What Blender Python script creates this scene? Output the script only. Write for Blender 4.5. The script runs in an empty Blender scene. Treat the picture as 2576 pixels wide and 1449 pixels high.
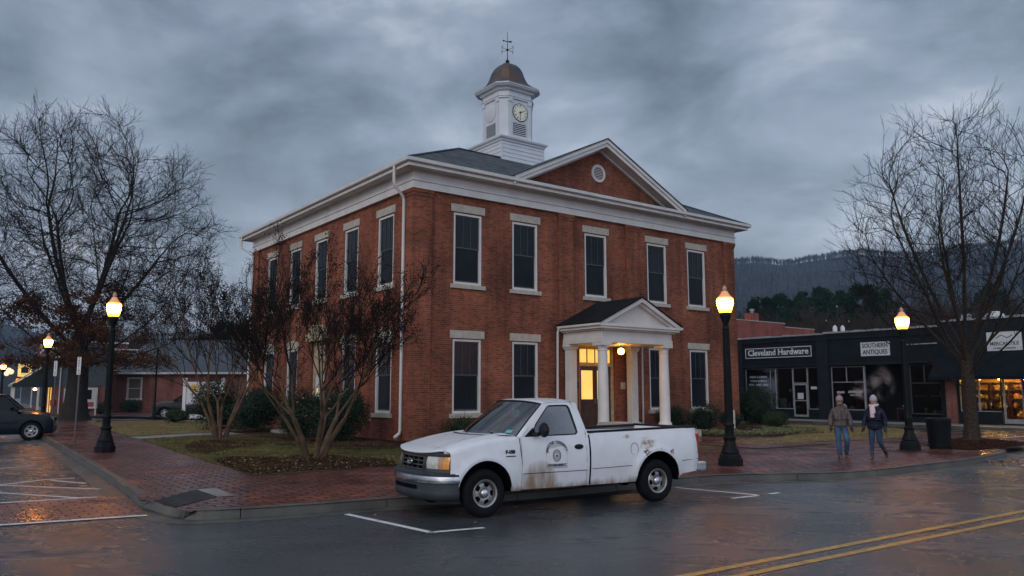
import bpy, bmesh, math, random
from mathutils import Vector, Matrix, Quaternion, noise as mnoise
from mathutils.geometry import tessellate_polygon
R = math.radians
sc = bpy.context.scene
col = sc.collection
# ---------------------------------------------------------------- camera
F_PX = 1987.0; TILT = math.atan(260.5 / F_PX); CAM_H = 1.95
cam = bpy.data.cameras.new('camera'); co = bpy.data.objects.new('camera', cam); col.objects.link(co)
co.location = (0, 0, CAM_H); co.rotation_euler = (math.pi/2 + TILT, 0, 0)
cam.sensor_width = 36; cam.lens = 36 * F_PX / 2576; cam.clip_end = 6000; cam.clip_start = .05
sc.camera = co
def ray(px, py):
    x = (px-1288)/F_PX; z = (724.5-py)/F_PX
    return Vector((x, math.cos(TILT)-z*math.sin(TILT), math.sin(TILT)+z*math.cos(TILT)))
def G(px, py, z=0.0):
    r = ray(px, py); t = (z-CAM_H)/r.z; return Vector((0, 0, CAM_H)) + r*t
def W(px, py, Y):
    r = ray(px, py); return Vector((0, 0, CAM_H)) + r*(Y/r.y)
# ---------------------------------------------------------------- view and sky
sc.view_settings.view_transform = 'Standard'; sc.view_settings.look = 'None'
sc.view_settings.exposure = 0.0; sc.view_settings.gamma = 1.0
sc.cycles.max_bounces = 6; sc.cycles.transparent_max_bounces = 12; sc.cycles.caustics_reflective = False; sc.cycles.caustics_refractive = False
sc.cycles.sample_clamp_indirect = 4.0; sc.cycles.volume_bounces = 0
SUN_EL, SUN_AZ = 28.0, -150.0     # elevation, compass direction the light comes from (behind the camera, to its left)
w = bpy.data.worlds.new('World'); sc.world = w; w.use_nodes = True
nt = w.node_tree; N = nt.nodes; Lk = nt.links; N.clear()
def nd(t, **k):
    n = N.new(t)
    for a, b in k.items(): setattr(n, a, b)
    return n
out = nd('ShaderNodeOutputWorld'); bg = nd('ShaderNodeBackground'); bg.inputs[1].default_value = 1.38
sky = nd('ShaderNodeTexSky', sky_type='NISHITA'); sky.sun_disc = False; sky.sun_elevation = R(SUN_EL); sky.sun_rotation = R(SUN_AZ)
sky.air_density = 2.0; sky.dust_density = 3.0
tc = nd('ShaderNodeTexCoord'); sep = nd('ShaderNodeSeparateXYZ'); Lk.new(tc.outputs['Generated'], sep.inputs[0])
def mth(op, a, b=None, c=None):
    n = nd('ShaderNodeMath', operation=op)
    for i, v in enumerate((a, b, c)):
        if v is None: continue
        if isinstance(v, (int, float)): n.inputs[i].default_value = v
        else: Lk.new(v, n.inputs[i])
    return n.outputs[0]
zc = mth('ADD', mth('MAXIMUM', sep.outputs[2], 0.0), 0.30)
cx = mth('DIVIDE', sep.outputs[0], zc); cy = mth('DIVIDE', sep.outputs[1], zc)
cmb = nd('ShaderNodeCombineXYZ'); Lk.new(cx, cmb.inputs[0]); Lk.new(cy, cmb.inputs[1])
def noi(scale, det, rough, dist, off, flat=True):
    mp = nd('ShaderNodeMapping'); mp.inputs['Location'].default_value = off; Lk.new(cmb.outputs[0] if flat else tc.outputs['Generated'], mp.inputs[0])
    if not flat: mp.inputs['Scale'].default_value = (1, 1, 1.9)
    n = nd('ShaderNodeTexNoise'); n.inputs['Scale'].default_value = scale; n.inputs['Detail'].default_value = det
    n.inputs['Roughness'].default_value = rough; n.inputs['Distortion'].default_value = dist
    Lk.new(mp.outputs[0], n.inputs['Vector']); return n.outputs[0]
n1 = noi(1.2, 7, .52, .30, (3.1, 1.7, 0)); n2 = noi(4.0, 8, .55, .25, (8.3, 4.4, 2.0), False)
cm = mth('ADD', mth('MULTIPLY', n1, .42), mth('MULTIPLY', n2, .58))
rp = nd('ShaderNodeValToRGB'); Lk.new(cm, rp.inputs[0])
e = rp.color_ramp.elements
e[0].position = .38; e[0].color = (.075, .098, .135, 1); e[1].position = .61; e[1].color = (.375, .405, .475, 1)
x_ = e.new(.475); x_.color = (.155, .188, .250, 1); x_ = e.new(.54); x_.color = (.228, .265, .345, 1)
# brighter low band at the horizon, thicker cloud overhead
hz = nd('ShaderNodeMapRange'); hz.inputs['From Min'].default_value = 0.0; hz.inputs['From Max'].default_value = .38
hz.inputs['To Min'].default_value = 1.22; hz.inputs['To Max'].default_value = .92; Lk.new(sep.outputs[2], hz.inputs['Value'])
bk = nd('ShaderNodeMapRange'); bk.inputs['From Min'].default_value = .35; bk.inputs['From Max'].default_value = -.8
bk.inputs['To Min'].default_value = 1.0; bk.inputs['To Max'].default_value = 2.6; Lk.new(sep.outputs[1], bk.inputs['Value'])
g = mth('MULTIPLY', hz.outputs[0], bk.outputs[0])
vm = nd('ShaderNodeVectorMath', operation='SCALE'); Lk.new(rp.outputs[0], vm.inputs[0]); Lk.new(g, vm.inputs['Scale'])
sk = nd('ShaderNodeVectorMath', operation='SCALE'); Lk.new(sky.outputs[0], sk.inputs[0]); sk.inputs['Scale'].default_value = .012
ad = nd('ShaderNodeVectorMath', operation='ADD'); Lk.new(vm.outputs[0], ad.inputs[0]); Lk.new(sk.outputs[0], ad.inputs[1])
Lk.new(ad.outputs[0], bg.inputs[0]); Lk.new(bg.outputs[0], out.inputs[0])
sl = bpy.data.lights.new('sun', 'SUN'); sl.energy = .5; sl.angle = R(25); sl.color = (1, .93, .86)
so = bpy.data.objects.new('sun', sl); col.objects.link(so)
d_ = Vector((math.cos(R(SUN_EL))*math.sin(R(SUN_AZ)), math.cos(R(SUN_EL))*math.cos(R(SUN_AZ)), math.sin(R(SUN_EL))))
so.rotation_euler = d_.to_track_quat('Z', 'Y').to_euler()
# ---------------------------------------------------------------- materials
def newmat(name):
    m = bpy.data.materials.new(name); m.use_nodes = True
    t = m.node_tree; return m, t, t.nodes, t.links, t.nodes['Principled BSDF']
def plain(name, c, rough=.6, metal=0.0, var=.25, scale=6.0, bump=.0, bscale=40.0, coat=0.0, spec=.5, coords='Object', rvar=0.0):
    m, t, n, l, p = newmat(name)
    tcn = n.new('ShaderNodeTexCoord'); src = tcn.outputs[coords]
    nz = n.new('ShaderNodeTexNoise'); nz.inputs['Scale'].default_value = scale; nz.inputs['Detail'].default_value = 6
    l.new(src, nz.inputs['Vector'])
    r = n.new('ShaderNodeValToRGB'); l.new(nz.outputs[0], r.inputs[0])
    r.color_ramp.elements[0].position = .3; r.color_ramp.elements[1].position = .7
    r.color_ramp.elements[0].color = (*[x*(1-var) for x in c], 1); r.color_ramp.elements[1].color = (*[min(1, x*(1+var)) for x in c], 1)
    l.new(r.outputs[0], p.inputs['Base Color'])
    p.inputs['Roughness'].default_value = rough; p.inputs['Metallic'].default_value = metal
    p.inputs['Coat Weight'].default_value = coat; p.inputs['Specular IOR Level'].default_value = spec
    if rvar:
        mr = n.new('ShaderNodeMapRange'); mr.inputs['From Min'].default_value = .35; mr.inputs['From Max'].default_value = .65
        mr.inputs['To Min'].default_value = rough-rvar; mr.inputs['To Max'].default_value = rough+rvar
        l.new(nz.outputs[0], mr.inputs[0]); l.new(mr.outputs[0], p.inputs['Roughness'])
    if bump:
        nb = n.new('ShaderNodeTexNoise'); nb.inputs['Scale'].default_value = bscale; nb.inputs['Detail'].default_value = 5
        l.new(src, nb.inputs['Vector'])
        b = n.new('ShaderNodeBump'); b.inputs['Strength'].default_value = bump; b.inputs['Distance'].default_value = .02
        l.new(nb.outputs[0], b.inputs['Height']); l.new(b.outputs[0], p.inputs['Normal'])
    return m
def brick(name, c1, c2, mortar, bw=.215, bh=.075, rough=.85, wet=False, mort=.010, bump=.5, stain=.35):
    m, t, n, l, p = newmat(name)
    tcn = n.new('ShaderNodeTexCoord'); src = tcn.outputs['UV']
    b = n.new('ShaderNodeTexBrick'); l.new(src, b.inputs['Vector'])
    b.inputs['Scale'].default_value = 1.0; b.inputs['Brick Width'].default_value = bw; b.inputs['Row Height'].default_value = bh
    b.inputs['Mortar Size'].default_value = mort; b.inputs['Mortar Smooth'].default_value = .2; b.inputs['Bias'].default_value = -.1
    b.inputs['Color1'].default_value = (*c1, 1); b.inputs['Color2'].default_value = (*c2, 1); b.inputs['Mortar'].default_value = (*mortar, 1)
    # large weathering patches and small per-brick grit
    nz = n.new('ShaderNodeTexNoise'); nz.inputs['Scale'].default_value = .55; nz.inputs['Detail'].default_value = 7; l.new(src, nz.inputs['Vector'])
    mr = n.new('ShaderNodeMapRange'); mr.inputs['From Min'].default_value = .3; mr.inputs['From Max'].default_value = .7
    mr.inputs['To Min'].default_value = 1-stain; mr.inputs['To Max'].default_value = 1+stain; l.new(nz.outputs[0], mr.inputs[0])
    n3 = n.new('ShaderNodeTexNoise'); n3.inputs['Scale'].default_value = 9; n3.inputs['Detail'].default_value = 4; l.new(src, n3.inputs['Vector'])
    m3 = n.new('ShaderNodeMapRange'); m3.inputs['To Min'].default_value = .7; m3.inputs['To Max'].default_value = 1.3; l.new(n3.outputs[0], m3.inputs[0])
    m0 = n.new('ShaderNodeMath'); m0.operation = 'MULTIPLY'; l.new(mr.outputs[0], m0.inputs[0]); l.new(m3.outputs[0], m0.inputs[1])
    mps = n.new('ShaderNodeMapping'); mps.inputs['Scale'].default_value = (2.4, .22, 1) if not wet else (1.3, 1.3, 1); l.new(src, mps.inputs[0])      # run-off streaks and soot
    n4 = n.new('ShaderNodeTexNoise'); n4.inputs['Scale'].default_value = 1.0; n4.inputs['Detail'].default_value = 6; l.new(mps.outputs[0], n4.inputs['Vector'])
    m4 = n.new('ShaderNodeMapRange'); m4.inputs['From Min'].default_value = .42; m4.inputs['From Max'].default_value = .68; m4.inputs['To Min'].default_value = 1.06; m4.inputs['To Max'].default_value = .70; l.new(n4.outputs[0], m4.inputs[0])
    mu = n.new('ShaderNodeMath'); mu.operation = 'MULTIPLY'; l.new(m0.outputs[0], mu.inputs[0]); l.new(m4.outputs[0], mu.inputs[1])
    sc_ = n.new('ShaderNodeVectorMath'); sc_.operation = 'SCALE'; l.new(b.outputs[0], sc_.inputs[0]); l.new(mu.outputs[0], sc_.inputs['Scale'])
    l.new(sc_.outputs[0], p.inputs['Base Color']); p.inputs['Roughness'].default_value = rough; p.inputs['Specular IOR Level'].default_value = .15
    bm_ = n.new('ShaderNodeBump'); bm_.inputs['Strength'].default_value = bump; bm_.inputs['Distance'].default_value = .013 if wet else .008
    inv = n.new('ShaderNodeMath'); inv.operation = 'SUBTRACT'; inv.inputs[0].default_value = 1.0; l.new(b.outputs['Fac'], inv.inputs[1])
    if wet:
        nw = n.new('ShaderNodeTexNoise'); nw.inputs['Scale'].default_value = .45; nw.inputs['Detail'].default_value = 6; nw.inputs['Roughness'].default_value = .6; l.new(src, nw.inputs['Vector'])
        rr = n.new('ShaderNodeMapRange'); rr.inputs['From Min'].default_value = .38; rr.inputs['From Max'].default_value = .62
        rr.inputs['To Min'].default_value = .07; rr.inputs['To Max'].default_value = .42; l.new(nw.outputs[0], rr.inputs[0])
        ra_ = n.new('ShaderNodeMath'); ra_.operation = 'MULTIPLY_ADD'; ra_.inputs[1].default_value = .35; l.new(b.outputs['Fac'], ra_.inputs[0]); l.new(rr.outputs[0], ra_.inputs[2]); l.new(ra_.outputs[0], p.inputs['Roughness'])
        nf = n.new('ShaderNodeTexNoise'); nf.inputs['Scale'].default_value = 14; nf.inputs['Detail'].default_value = 4; l.new(src, nf.inputs['Vector'])
        ad_ = n.new('ShaderNodeMath'); ad_.operation = 'MULTIPLY_ADD'; ad_.inputs[1].default_value = .6; l.new(nf.outputs[0], ad_.inputs[0]); l.new(inv.outputs[0], ad_.inputs[2])
        l.new(ad_.outputs[0], bm_.inputs['Height'])
        p.inputs['Specular IOR Level'].default_value = .5
    else: l.new(inv.outputs[0], bm_.inputs['Height'])
    l.new(bm_.outputs[0], p.inputs['Normal'])
    return m
def emis(name, c, s, var=0.0, scale=4.0):
    m, t, n, l, p = newmat(name)
    p.inputs['Base Color'].default_value = (*[min(1, x) for x in c], 1)
    p.inputs['Emission Color'].default_value = (*c, 1); p.inputs['Emission Strength'].default_value = s
    if var:
        tcn = n.new('ShaderNodeTexCoord'); nz = n.new('ShaderNodeTexNoise'); nz.inputs['Scale'].default_value = scale; l.new(tcn.outputs['Object'], nz.inputs['Vector'])
        mr = n.new('ShaderNodeMapRange'); mr.inputs['From Min'].default_value = .3; mr.inputs['From Max'].default_value = .7
        mr.inputs['To Min'].default_value = s*(1-var); mr.inputs['To Max'].default_value = s*(1+var); l.new(nz.outputs[0], mr.inputs[0]); l.new(mr.outputs[0], p.inputs['Emission Strength'])
    return m
def glassmat(name, tint=(.35, .45, .45), rough=.03, f0=.09):
    m = bpy.data.materials.new(name); m.use_nodes = True; t = m.node_tree; n = t.nodes; l = t.links; n.clear()
    o = n.new('ShaderNodeOutputMaterial'); mx = n.new('ShaderNodeMixShader'); tr = n.new('ShaderNodeBsdfTransparent'); gl = n.new('ShaderNodeBsdfGlossy')
    tr.inputs[0].default_value = (*tint, 1); gl.inputs['Roughness'].default_value = rough
    fr = n.new('ShaderNodeFresnel'); fr.inputs[0].default_value = 1.5
    a = n.new('ShaderNodeMath'); a.operation = 'ADD'; a.inputs[1].default_value = f0; l.new(fr.outputs[0], a.inputs[0])
    l.new(a.outputs[0], mx.inputs[0]); l.new(tr.outputs[0], mx.inputs[1]); l.new(gl.outputs[0], mx.inputs[2]); l.new(mx.outputs[0], o.inputs[0])
    return m
M = {}
M['brick'] = brick('brick', (.275, .073, .035), (.125, .033, .019), (.19, .125, .09), mort=.0085, stain=.36)
M['brick_far'] = brick('brick_far', (.27, .080, .055), (.19, .055, .040), (.2, .16, .14), stain=.25)
M['brick_red'] = brick('brick_red', (.24, .065, .050), (.19, .05, .04), (.33, .13, .1), bh=.09, stain=.25)
M['paver'] = brick('paver', (.255, .072, .042), (.105, .032, .024), (.008, .006, .006), bw=.40, bh=.20, wet=True, mort=.026, bump=1.0, stain=.40)
M['paver_cross'] = brick('paver_cross', (.26, .095, .065), (.17, .07, .05), (.02, .015, .013), bw=.32, bh=.22, wet=True, mort=.014, bump=.8)
M['trim'] = plain('trim', (.62, .60, .57), .55, var=.09, scale=1.6, bump=.08)
M['tower_paint'] = plain('tower_paint', (.58, .60, .62), .6, var=.08, scale=1.2, bump=.08)
M['tactile'] = brick('tactile', (.09, .09, .09), (.07, .07, .07), (.012, .012, .012), bw=.09, bh=.09, mort=.016, bump=1.0, stain=.2)
M['stone'] = plain('stone', (.42, .385, .32), .85, var=.16, scale=5, bump=.35, bscale=60)
M['sash'] = plain('sash', (.05, .055, .06), .5)
M['pane'] = plain('pane', (.008, .012, .018), .26, var=.6, scale=.5, spec=.20)
M['pane_lower'] = plain('pane_lower', (.010, .013, .017), .40, var=.6, scale=.5, spec=.12)
M['void'] = plain('void', (.004, .004, .005), .9, spec=.03)
M['void2'] = plain('void2', (.010, .011, .012), .8, spec=.05)
M['lit_glass'] = emis('lit_glass', (1, .66, .16), .72, .22, 2.0)
M['door_wood'] = plain('door_wood', (.055, .022, .012), .35, var=.4, scale=5)
M['metal_black'] = plain('metal_black', (.007, .008, .009), .45, var=.3, bump=.15, bscale=60, spec=.10)
M['metal_grey'] = plain('metal_grey', (.30, .31, .32), .4, .8, rvar=.1)
M['galv'] = plain('galv', (.10, .10, .10), .5, .5)
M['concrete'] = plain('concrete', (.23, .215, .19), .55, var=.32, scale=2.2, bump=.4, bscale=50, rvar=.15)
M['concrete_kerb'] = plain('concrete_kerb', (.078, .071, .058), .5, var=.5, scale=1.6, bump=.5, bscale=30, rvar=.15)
M['bark_dark'] = plain('bark_dark', (.030, .025, .021), .9, spec=.1, var=.4, scale=8, bump=.9, bscale=14)
M['bark_grey'] = plain('bark_grey', (.036, .029, .022), .9, spec=.08, var=.6, scale=14, bump=1.0, bscale=26)
M['bark_crape'] = plain('bark_crape', (.105, .068, .042), .85, spec=.12, var=.5, scale=3.5, bump=.5, bscale=14)
M['twig'] = plain('twig', (.020, .016, .014), .9, spec=.03)
M['dome'] = None
def asphalt():
    m, t, n, l, p = newmat('asphalt')
    src = n.new('ShaderNodeTexCoord').outputs['Object']
    def noise(scale, det=5, rough=.5, dist=0, sx=1, sy=1, rz=0):
        mp = n.new('ShaderNodeMapping'); mp.inputs['Scale'].default_value = (sx, sy, 1); mp.inputs['Rotation'].default_value = (0, 0, rz); l.new(src, mp.inputs[0])
        q = n.new('ShaderNodeTexNoise'); q.inputs['Scale'].default_value = scale; q.inputs['Detail'].default_value = det
        q.inputs['Roughness'].default_value = rough; q.inputs['Distortion'].default_value = dist; l.new(mp.outputs[0], q.inputs['Vector']); return q.outputs[0]
    def mr(v, a, b, c, d):
        q = n.new('ShaderNodeMapRange'); q.inputs['From Min'].default_value = a; q.inputs['From Max'].default_value = b
        q.inputs['To Min'].default_value = c; q.inputs['To Max'].default_value = d; l.new(v, q.inputs[0]); return q.outputs[0]
    def mul(a, b, op='MULTIPLY'):
        q = n.new('ShaderNodeMath'); q.operation = op
        for i, v in enumerate((a, b)):
            if isinstance(v, (int, float)): q.inputs[i].default_value = v
            else: l.new(v, q.inputs[i])
        return q.outputs[0]
    big = noise(.22, 6, .55, .4); streak = noise(1.5, 8, .66, .25, .62, 1.25, R(-33)); agg = noise(55, 3, .6); fine = noise(140, 2)
    tone = mul(mr(big, .3, .7, .72, 1.25), mr(agg, .36, .64, .30, 1.95))
    dark = mr(streak, .54, .66, 1.0, .38)          # old oil and tar stains drawn out along the lane
    tone = mul(tone, dark)
    # cracks
    vo = n.new('ShaderNodeTexVoronoi'); vo.feature = 'DISTANCE_TO_EDGE'; vo.inputs['Scale'].default_value = .22
    wob = n.new('ShaderNodeTexNoise'); wob.inputs['Scale'].default_value = 1.6; wob.inputs['Detail'].default_value = 5; l.new(src, wob.inputs['Vector'])
    va = n.new('ShaderNodeVectorMath'); va.operation = 'MULTIPLY_ADD'; l.new(wob.outputs['Color'], va.inputs[0]); va.inputs[1].default_value = (.9, .9, 0); l.new(src, va.inputs[2])
    l.new(va.outputs[0], vo.inputs['Vector'])
    crk = mr(vo.outputs['Distance'], .0015, .006, .35, 1.0)
    gate = mr(big, .48, .56, 0, 1); crk = mul(mul(mul(crk, -1, 'ADD'), gate), 1, 'ADD')
    tone = mul(tone, crk)
    vs = n.new('ShaderNodeVectorMath'); vs.operation = 'SCALE'; vs.inputs[0].default_value = (.047, .049, .053); l.new(tone, vs.inputs['Scale'])
    l.new(vs.outputs[0], p.inputs['Base Color'])
    wet = noise(.45, 4, .5, .4, .8, 1.2, R(-30))
    rg = mr(wet, .38, .62, .10, .34); pud = mr(noise(.33, 4, .5, .3), .69, .72, 0, 1)
    rg = mul(rg, mul(mul(dark, -1), .30, 'MULTIPLY') if False else mr(dark, .38, 1.0, .30, 0.0), 'ADD')
    rg2 = mul(rg, mr(pud, 0, 1, 1, .22))
    l.new(rg2, p.inputs['Roughness']); p.inputs['Specular IOR Level'].default_value = .8
    b = n.new('ShaderNodeBump'); b.inputs['Distance'].default_value = .008
    l.new(mul(agg, mul(fine, .5), 'ADD'), b.inputs['Height']); l.new(mr(pud, 0, 1, .60, .03), b.inputs['Strength'])
    l.new(b.outputs[0], p.inputs['Normal'])
    return m
M['asphalt'] = asphalt()
def worn(name, c, under=(.05, .048, .047), lo=.42, hi=.58, scale=7, rough=.45):
    m, t, n, l, p = newmat(name)
    src = n.new('ShaderNodeTexCoord').outputs['Object']
    a = n.new('ShaderNodeTexNoise'); a.inputs['Scale'].default_value = scale; a.inputs['Detail'].default_value = 8; a.inputs['Roughness'].default_value = .7; l.new(src, a.inputs['Vector'])
    r = n.new('ShaderNodeValToRGB'); l.new(a.outputs[0], r.inputs[0]); e = r.color_ramp.elements
    e[0].position = lo; e[0].color = (*c, 1); e[1].position = hi; e[1].color = (*[x*.45+y*.55 for x, y in zip(c, under)], 1)
    l.new(r.outputs[0], p.inputs['Base Color']); p.inputs['Roughness'].default_value = rough
    nb = n.new('ShaderNodeTexNoise'); nb.inputs['Scale'].default_value = 55; l.new(src, nb.inputs['Vector'])
    b = n.new('ShaderNodeBump'); b.inputs['Strength'].default_value = .35; b.inputs['Distance'].default_value = .006; l.new(nb.outputs[0], b.inputs['Height']); l.new(b.outputs[0], p.inputs['Normal'])
    return m
M['paint_white'] = worn('paint_white', (.72, .72, .70), lo=.50, hi=.72)
M['paint_yellow'] = worn('paint_yellow', (.54, .29, .045), lo=.42, hi=.62)
def shingle():
    m, t, n, l, p = newmat('shingle')
    src = n.new('ShaderNodeTexCoord').outputs['Object']
    vo = n.new('ShaderNodeTexVoronoi'); vo.inputs['Scale'].default_value = 3.2; l.new(src, vo.inputs['Vector'])
    nz = n.new('ShaderNodeTexNoise'); nz.inputs['Scale'].default_value = 5; nz.inputs['Detail'].default_value = 6; l.new(src, nz.inputs['Vector'])
    ad = n.new('ShaderNodeMath'); ad.operation = 'MULTIPLY'; l.new(vo.outputs['Color'], ad.inputs[0]); l.new(nz.outputs[0], ad.inputs[1])
    r = n.new('ShaderNodeValToRGB'); l.new(ad.outputs[0], r.inputs[0]); e = r.color_ramp.elements
    e[0].position = .08; e[0].color = (.020, .026, .030, 1); e[1].position = .5; e[1].color = (.075, .090, .098, 1)
    l.new(r.outputs[0], p.inputs['Base Color']); p.inputs['Roughness'].default_value = .75
    wv = n.new('ShaderNodeTexWave'); wv.bands_direction = 'Z'; wv.wave_profile = 'SAW'; wv.inputs['Scale'].default_value = 3.2; l.new(src, wv.inputs['Vector'])
    b = n.new('ShaderNodeBump'); b.inputs['Strength'].default_value = .5; b.inputs['Distance'].default_value = .02; l.new(wv.outputs[0], b.inputs['Height']); l.new(b.outputs[0], p.inputs['Normal'])
    return m
M['shingle'] = shingle()
M['roof_dark'] = plain('roof_dark', (.012, .0125, .014), .75, var=.5, scale=3, bump=.3, spec=.1)
M['roof_far'] = plain('roof_far', (.058, .066, .076), .6, var=.22, scale=1.5)
M['siding_grey'] = plain('siding_grey', (.078, .090, .10), .7, var=.2, scale=2.5, bump=.3)
def domemat():
    m, t, n, l, p = newmat('dome_copper')
    src = n.new('ShaderNodeTexCoord').outputs['Object']
    mp = n.new('ShaderNodeMapping'); mp.inputs['Scale'].default_value = (1, 1, .45); l.new(src, mp.inputs[0])
    nz = n.new('ShaderNodeTexNoise'); nz.inputs['Scale'].default_value = 1.1; nz.inputs['Detail'].default_value = 8; nz.inputs['Distortion'].default_value = .6; l.new(mp.outputs[0], nz.inputs['Vector'])
    r = n.new('ShaderNodeValToRGB'); l.new(nz.outputs[0], r.inputs[0]); e = r.color_ramp.elements
    e[0].position = .44; e[0].color = (.060, .066, .072, 1); e[1].position = .64; e[1].color = (.13, .070, .048, 1)
    l.new(r.outputs[0], p.inputs['Base Color']); p.inputs['Roughness'].default_value = .42; p.inputs['Metallic'].default_value = .45
    return m
M['dome'] = domemat()
def grass(name, a, b_, scale=1.2):
    m, t, n, l, p = newmat(name)
    src = n.new('ShaderNodeTexCoord').outputs['Object']
    nz = n.new('ShaderNodeTexNoise'); nz.inputs['Scale'].default_value = scale; nz.inputs['Detail'].default_value = 9; nz.inputs['Roughness'].default_value = .7; l.new(src, nz.inputs['Vector'])
    r = n.new('ShaderNodeValToRGB'); l.new(nz.outputs[0], r.inputs[0]); e = r.color_ramp.elements
    e[0].position = .40; e[0].color = (*a, 1); e[1].position = .60; e[1].color = (*b_, 1)
    n2 = n.new('ShaderNodeTexNoise'); n2.inputs['Scale'].default_value = 30; n2.inputs['Detail'].default_value = 5; l.new(src, n2.inputs['Vector'])
    mr = n.new('ShaderNodeMapRange'); mr.inputs['From Min'].default_value = .3; mr.inputs['From Max'].default_value = .7; mr.inputs['To Min'].default_value = .5; mr.inputs['To Max'].default_value = 1.5; l.new(n2.outputs[0], mr.inputs[0])
    vs = n.new('ShaderNodeVectorMath'); vs.operation = 'SCALE'; l.new(r.outputs[0], vs.inputs[0]); l.new(mr.outputs[0], vs.inputs['Scale'])
    l.new(vs.outputs[0], p.inputs['Base Color']); p.inputs['Roughness'].default_value = .9; p.inputs['Specular IOR Level'].default_value = .1
    b = n.new('ShaderNodeBump'); b.inputs['Strength'].default_value = 1; b.inputs['Distance'].default_value = .04; l.new(n2.outputs[0], b.inputs['Height']); l.new(b.outputs[0], p.inputs['Normal'])
    return m
M['lawn'] = grass('lawn', (.055, .058, .018), (.150, .115, .048))
M['dormant'] = grass('dormant', (.15, .115, .048), (.225, .175, .078), 2)
M['mulch'] = grass('mulch', (.030, .016, .011), (.060, .031, .020), 4)
M['blade'] = plain('blade', (.105, .100, .032), .8, var=.5, scale=1.2, spec=.2)
M['blade_dry'] = plain('blade_dry', (.21, .165, .075), .8, var=.35, scale=1.2, spec=.2)
M['leaf_litter'] = plain('leaf_litter', (.24, .15, .085), .8, var=.6, scale=60)
M['mulch_chip'] = plain('mulch_chip', (.050, .020, .012), .85, spec=.05, var=.6, scale=40)
M['leaf_brown'] = plain('leaf_brown', (.085, .036, .017), .9, spec=.05, var=.45, scale=3)
M['leaf_green'] = plain('leaf_green', (.012, .027, .012), .55, var=.5, scale=3, spec=.15)
M['leaf_box'] = plain('leaf_box', (.024, .040, .014), .6, var=.5, scale=3, spec=.15)
M['leaf_olive'] = plain('leaf_olive', (.10, .11, .035), .6, var=.6, scale=6)
M['needle'] = plain('needle', (.010, .030, .015), .9, var=.4, scale=.4, spec=.05)
M['wood_twig'] = plain('wood_twig', (.048, .036, .030), .9, spec=.05, var=.35, scale=.3)
M['flower_pink'] = plain('flower_pink', (.62, .20, .24), .6, var=.2)
M['hill'] = grass('hill', (.016, .020, .024), (.034, .036, .040), .06); M['far_twig'] = plain('far_twig', (.026, .027, .030), .9, var=.3, scale=.05, spec=.1)
M['shop_dark'] = plain('shop_dark', (.010, .0135, .016), .7, spec=.08, var=.25, scale=1.2, bump=.25, bscale=14)
M['shop_dark2'] = plain('shop_dark2', (.014, .018, .021), .7, spec=.08, var=.25, scale=1.2, bump=.25, bscale=14)
M['awning_dark'] = plain('awning_dark', (.008, .011, .014), .8, spec=.06, var=.3, scale=2)
M['alu'] = plain('alu', (.36, .37, .38), .4, .3)
M['sign_white'] = plain('sign_white', (.55, .56, .57), .5, var=.08)
M['sign_navy'] = plain('sign_navy', (.010, .014, .024), .4)
M['ink'] = plain('ink', (.02, .02, .022), .5)
M['ink_white'] = plain('ink_white', (.70, .71, .72), .5)
M['cream'] = plain('cream', (.42, .33, .20), .6)
M['glass'] = glassmat('glass', f0=.15); M['shopglass'] = glassmat('shopglass', (.62, .66, .66), f0=.02)
M['tyre'] = plain('tyre', (.008, .008, .009), .8, spec=.12, bump=.2)
M['rubber'] = plain('rubber', (.010, .011, .013), .5, spec=.2)
M['steel'] = plain('steel', (.34, .32, .30), .35, .75, var=.3, scale=9)
M['chrome'] = plain('chrome', (.50, .50, .51), .16, 1.0, var=.25, scale=7)
M['chromedull'] = plain('chromedull', (.56, .56, .58), .22, 1.0, var=.3, scale=5)
M['bumper_grey'] = plain('bumper_grey', (.032, .038, .042), .5, spec=.3)
M['grille_grey'] = plain('grille_grey', (.040, .043, .045), .42, spec=.3)
M['headlamp'] = plain('headlamp', (.50, .49, .42), .12, var=.25, scale=10, coat=.5)
M['amber'] = plain('amber', (.80, .30, .02), .12, coat=.5)
M['amber_pale'] = plain('amber_pale', (.45, .22, .12), .15, coat=.5)
M['redlens'] = plain('redlens', (.28, .012, .012), .15, coat=.5)
M['seat'] = plain('seat', (.05, .055, .06), .8)
M['paint_teal'] = plain('paint_teal', (.001, .006, .011), .25, .0, var=.1, coat=.05, spec=.25)
M['paint_black'] = plain('paint_black', (.003, .004, .007), .28, var=.1, coat=.05, spec=.22)
M['paint_silver'] = plain('paint_silver', (.38, .40, .42), .25, .3, var=.1, coat=.5)
M['skin'] = plain('skin', (.46, .22, .17), .5, var=.08)
M['jacket_grey'] = plain('jacket_grey', (.085, .073, .072), .8, var=.25, scale=14, bump=.5, bscale=22)
M['jacket_navy'] = plain('jacket_navy', (.006, .010, .026), .5, spec=.2, var=.3, scale=14, bump=.3, bscale=30)
M['denim'] = plain('denim', (.030, .075, .145), .85, var=.45, scale=5, bump=.3, bscale=50)
M['denim_dark'] = plain('denim_dark', (.013, .034, .075), .85, var=.4, scale=5, bump=.3, bscale=50)
M['boot'] = plain('boot', (.035, .020, .013), .55, var=.3)
M['glove'] = plain('glove', (.012, .013, .018), .7)
M['knit_grey'] = plain('knit_grey', (.34, .35, .37), .9, var=.15, scale=20, bump=.9, bscale=60)
M['knit_taupe'] = plain('knit_taupe', (.24, .22, .21), .9, var=.2, scale=20, bump=.9, bscale=60)
M['scarf'] = plain('scarf', (.55, .46, .46), .9, var=.12, scale=20, bump=.8, bscale=50)
M['pom'] = plain('pom', (.30, .07, .04), .95, var=.3, scale=30)
M['hair'] = plain('hair', (.06, .04, .03), .7)
M['shade_dark'] = plain('shade_dark', (.01, .01, .012), .1)
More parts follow.
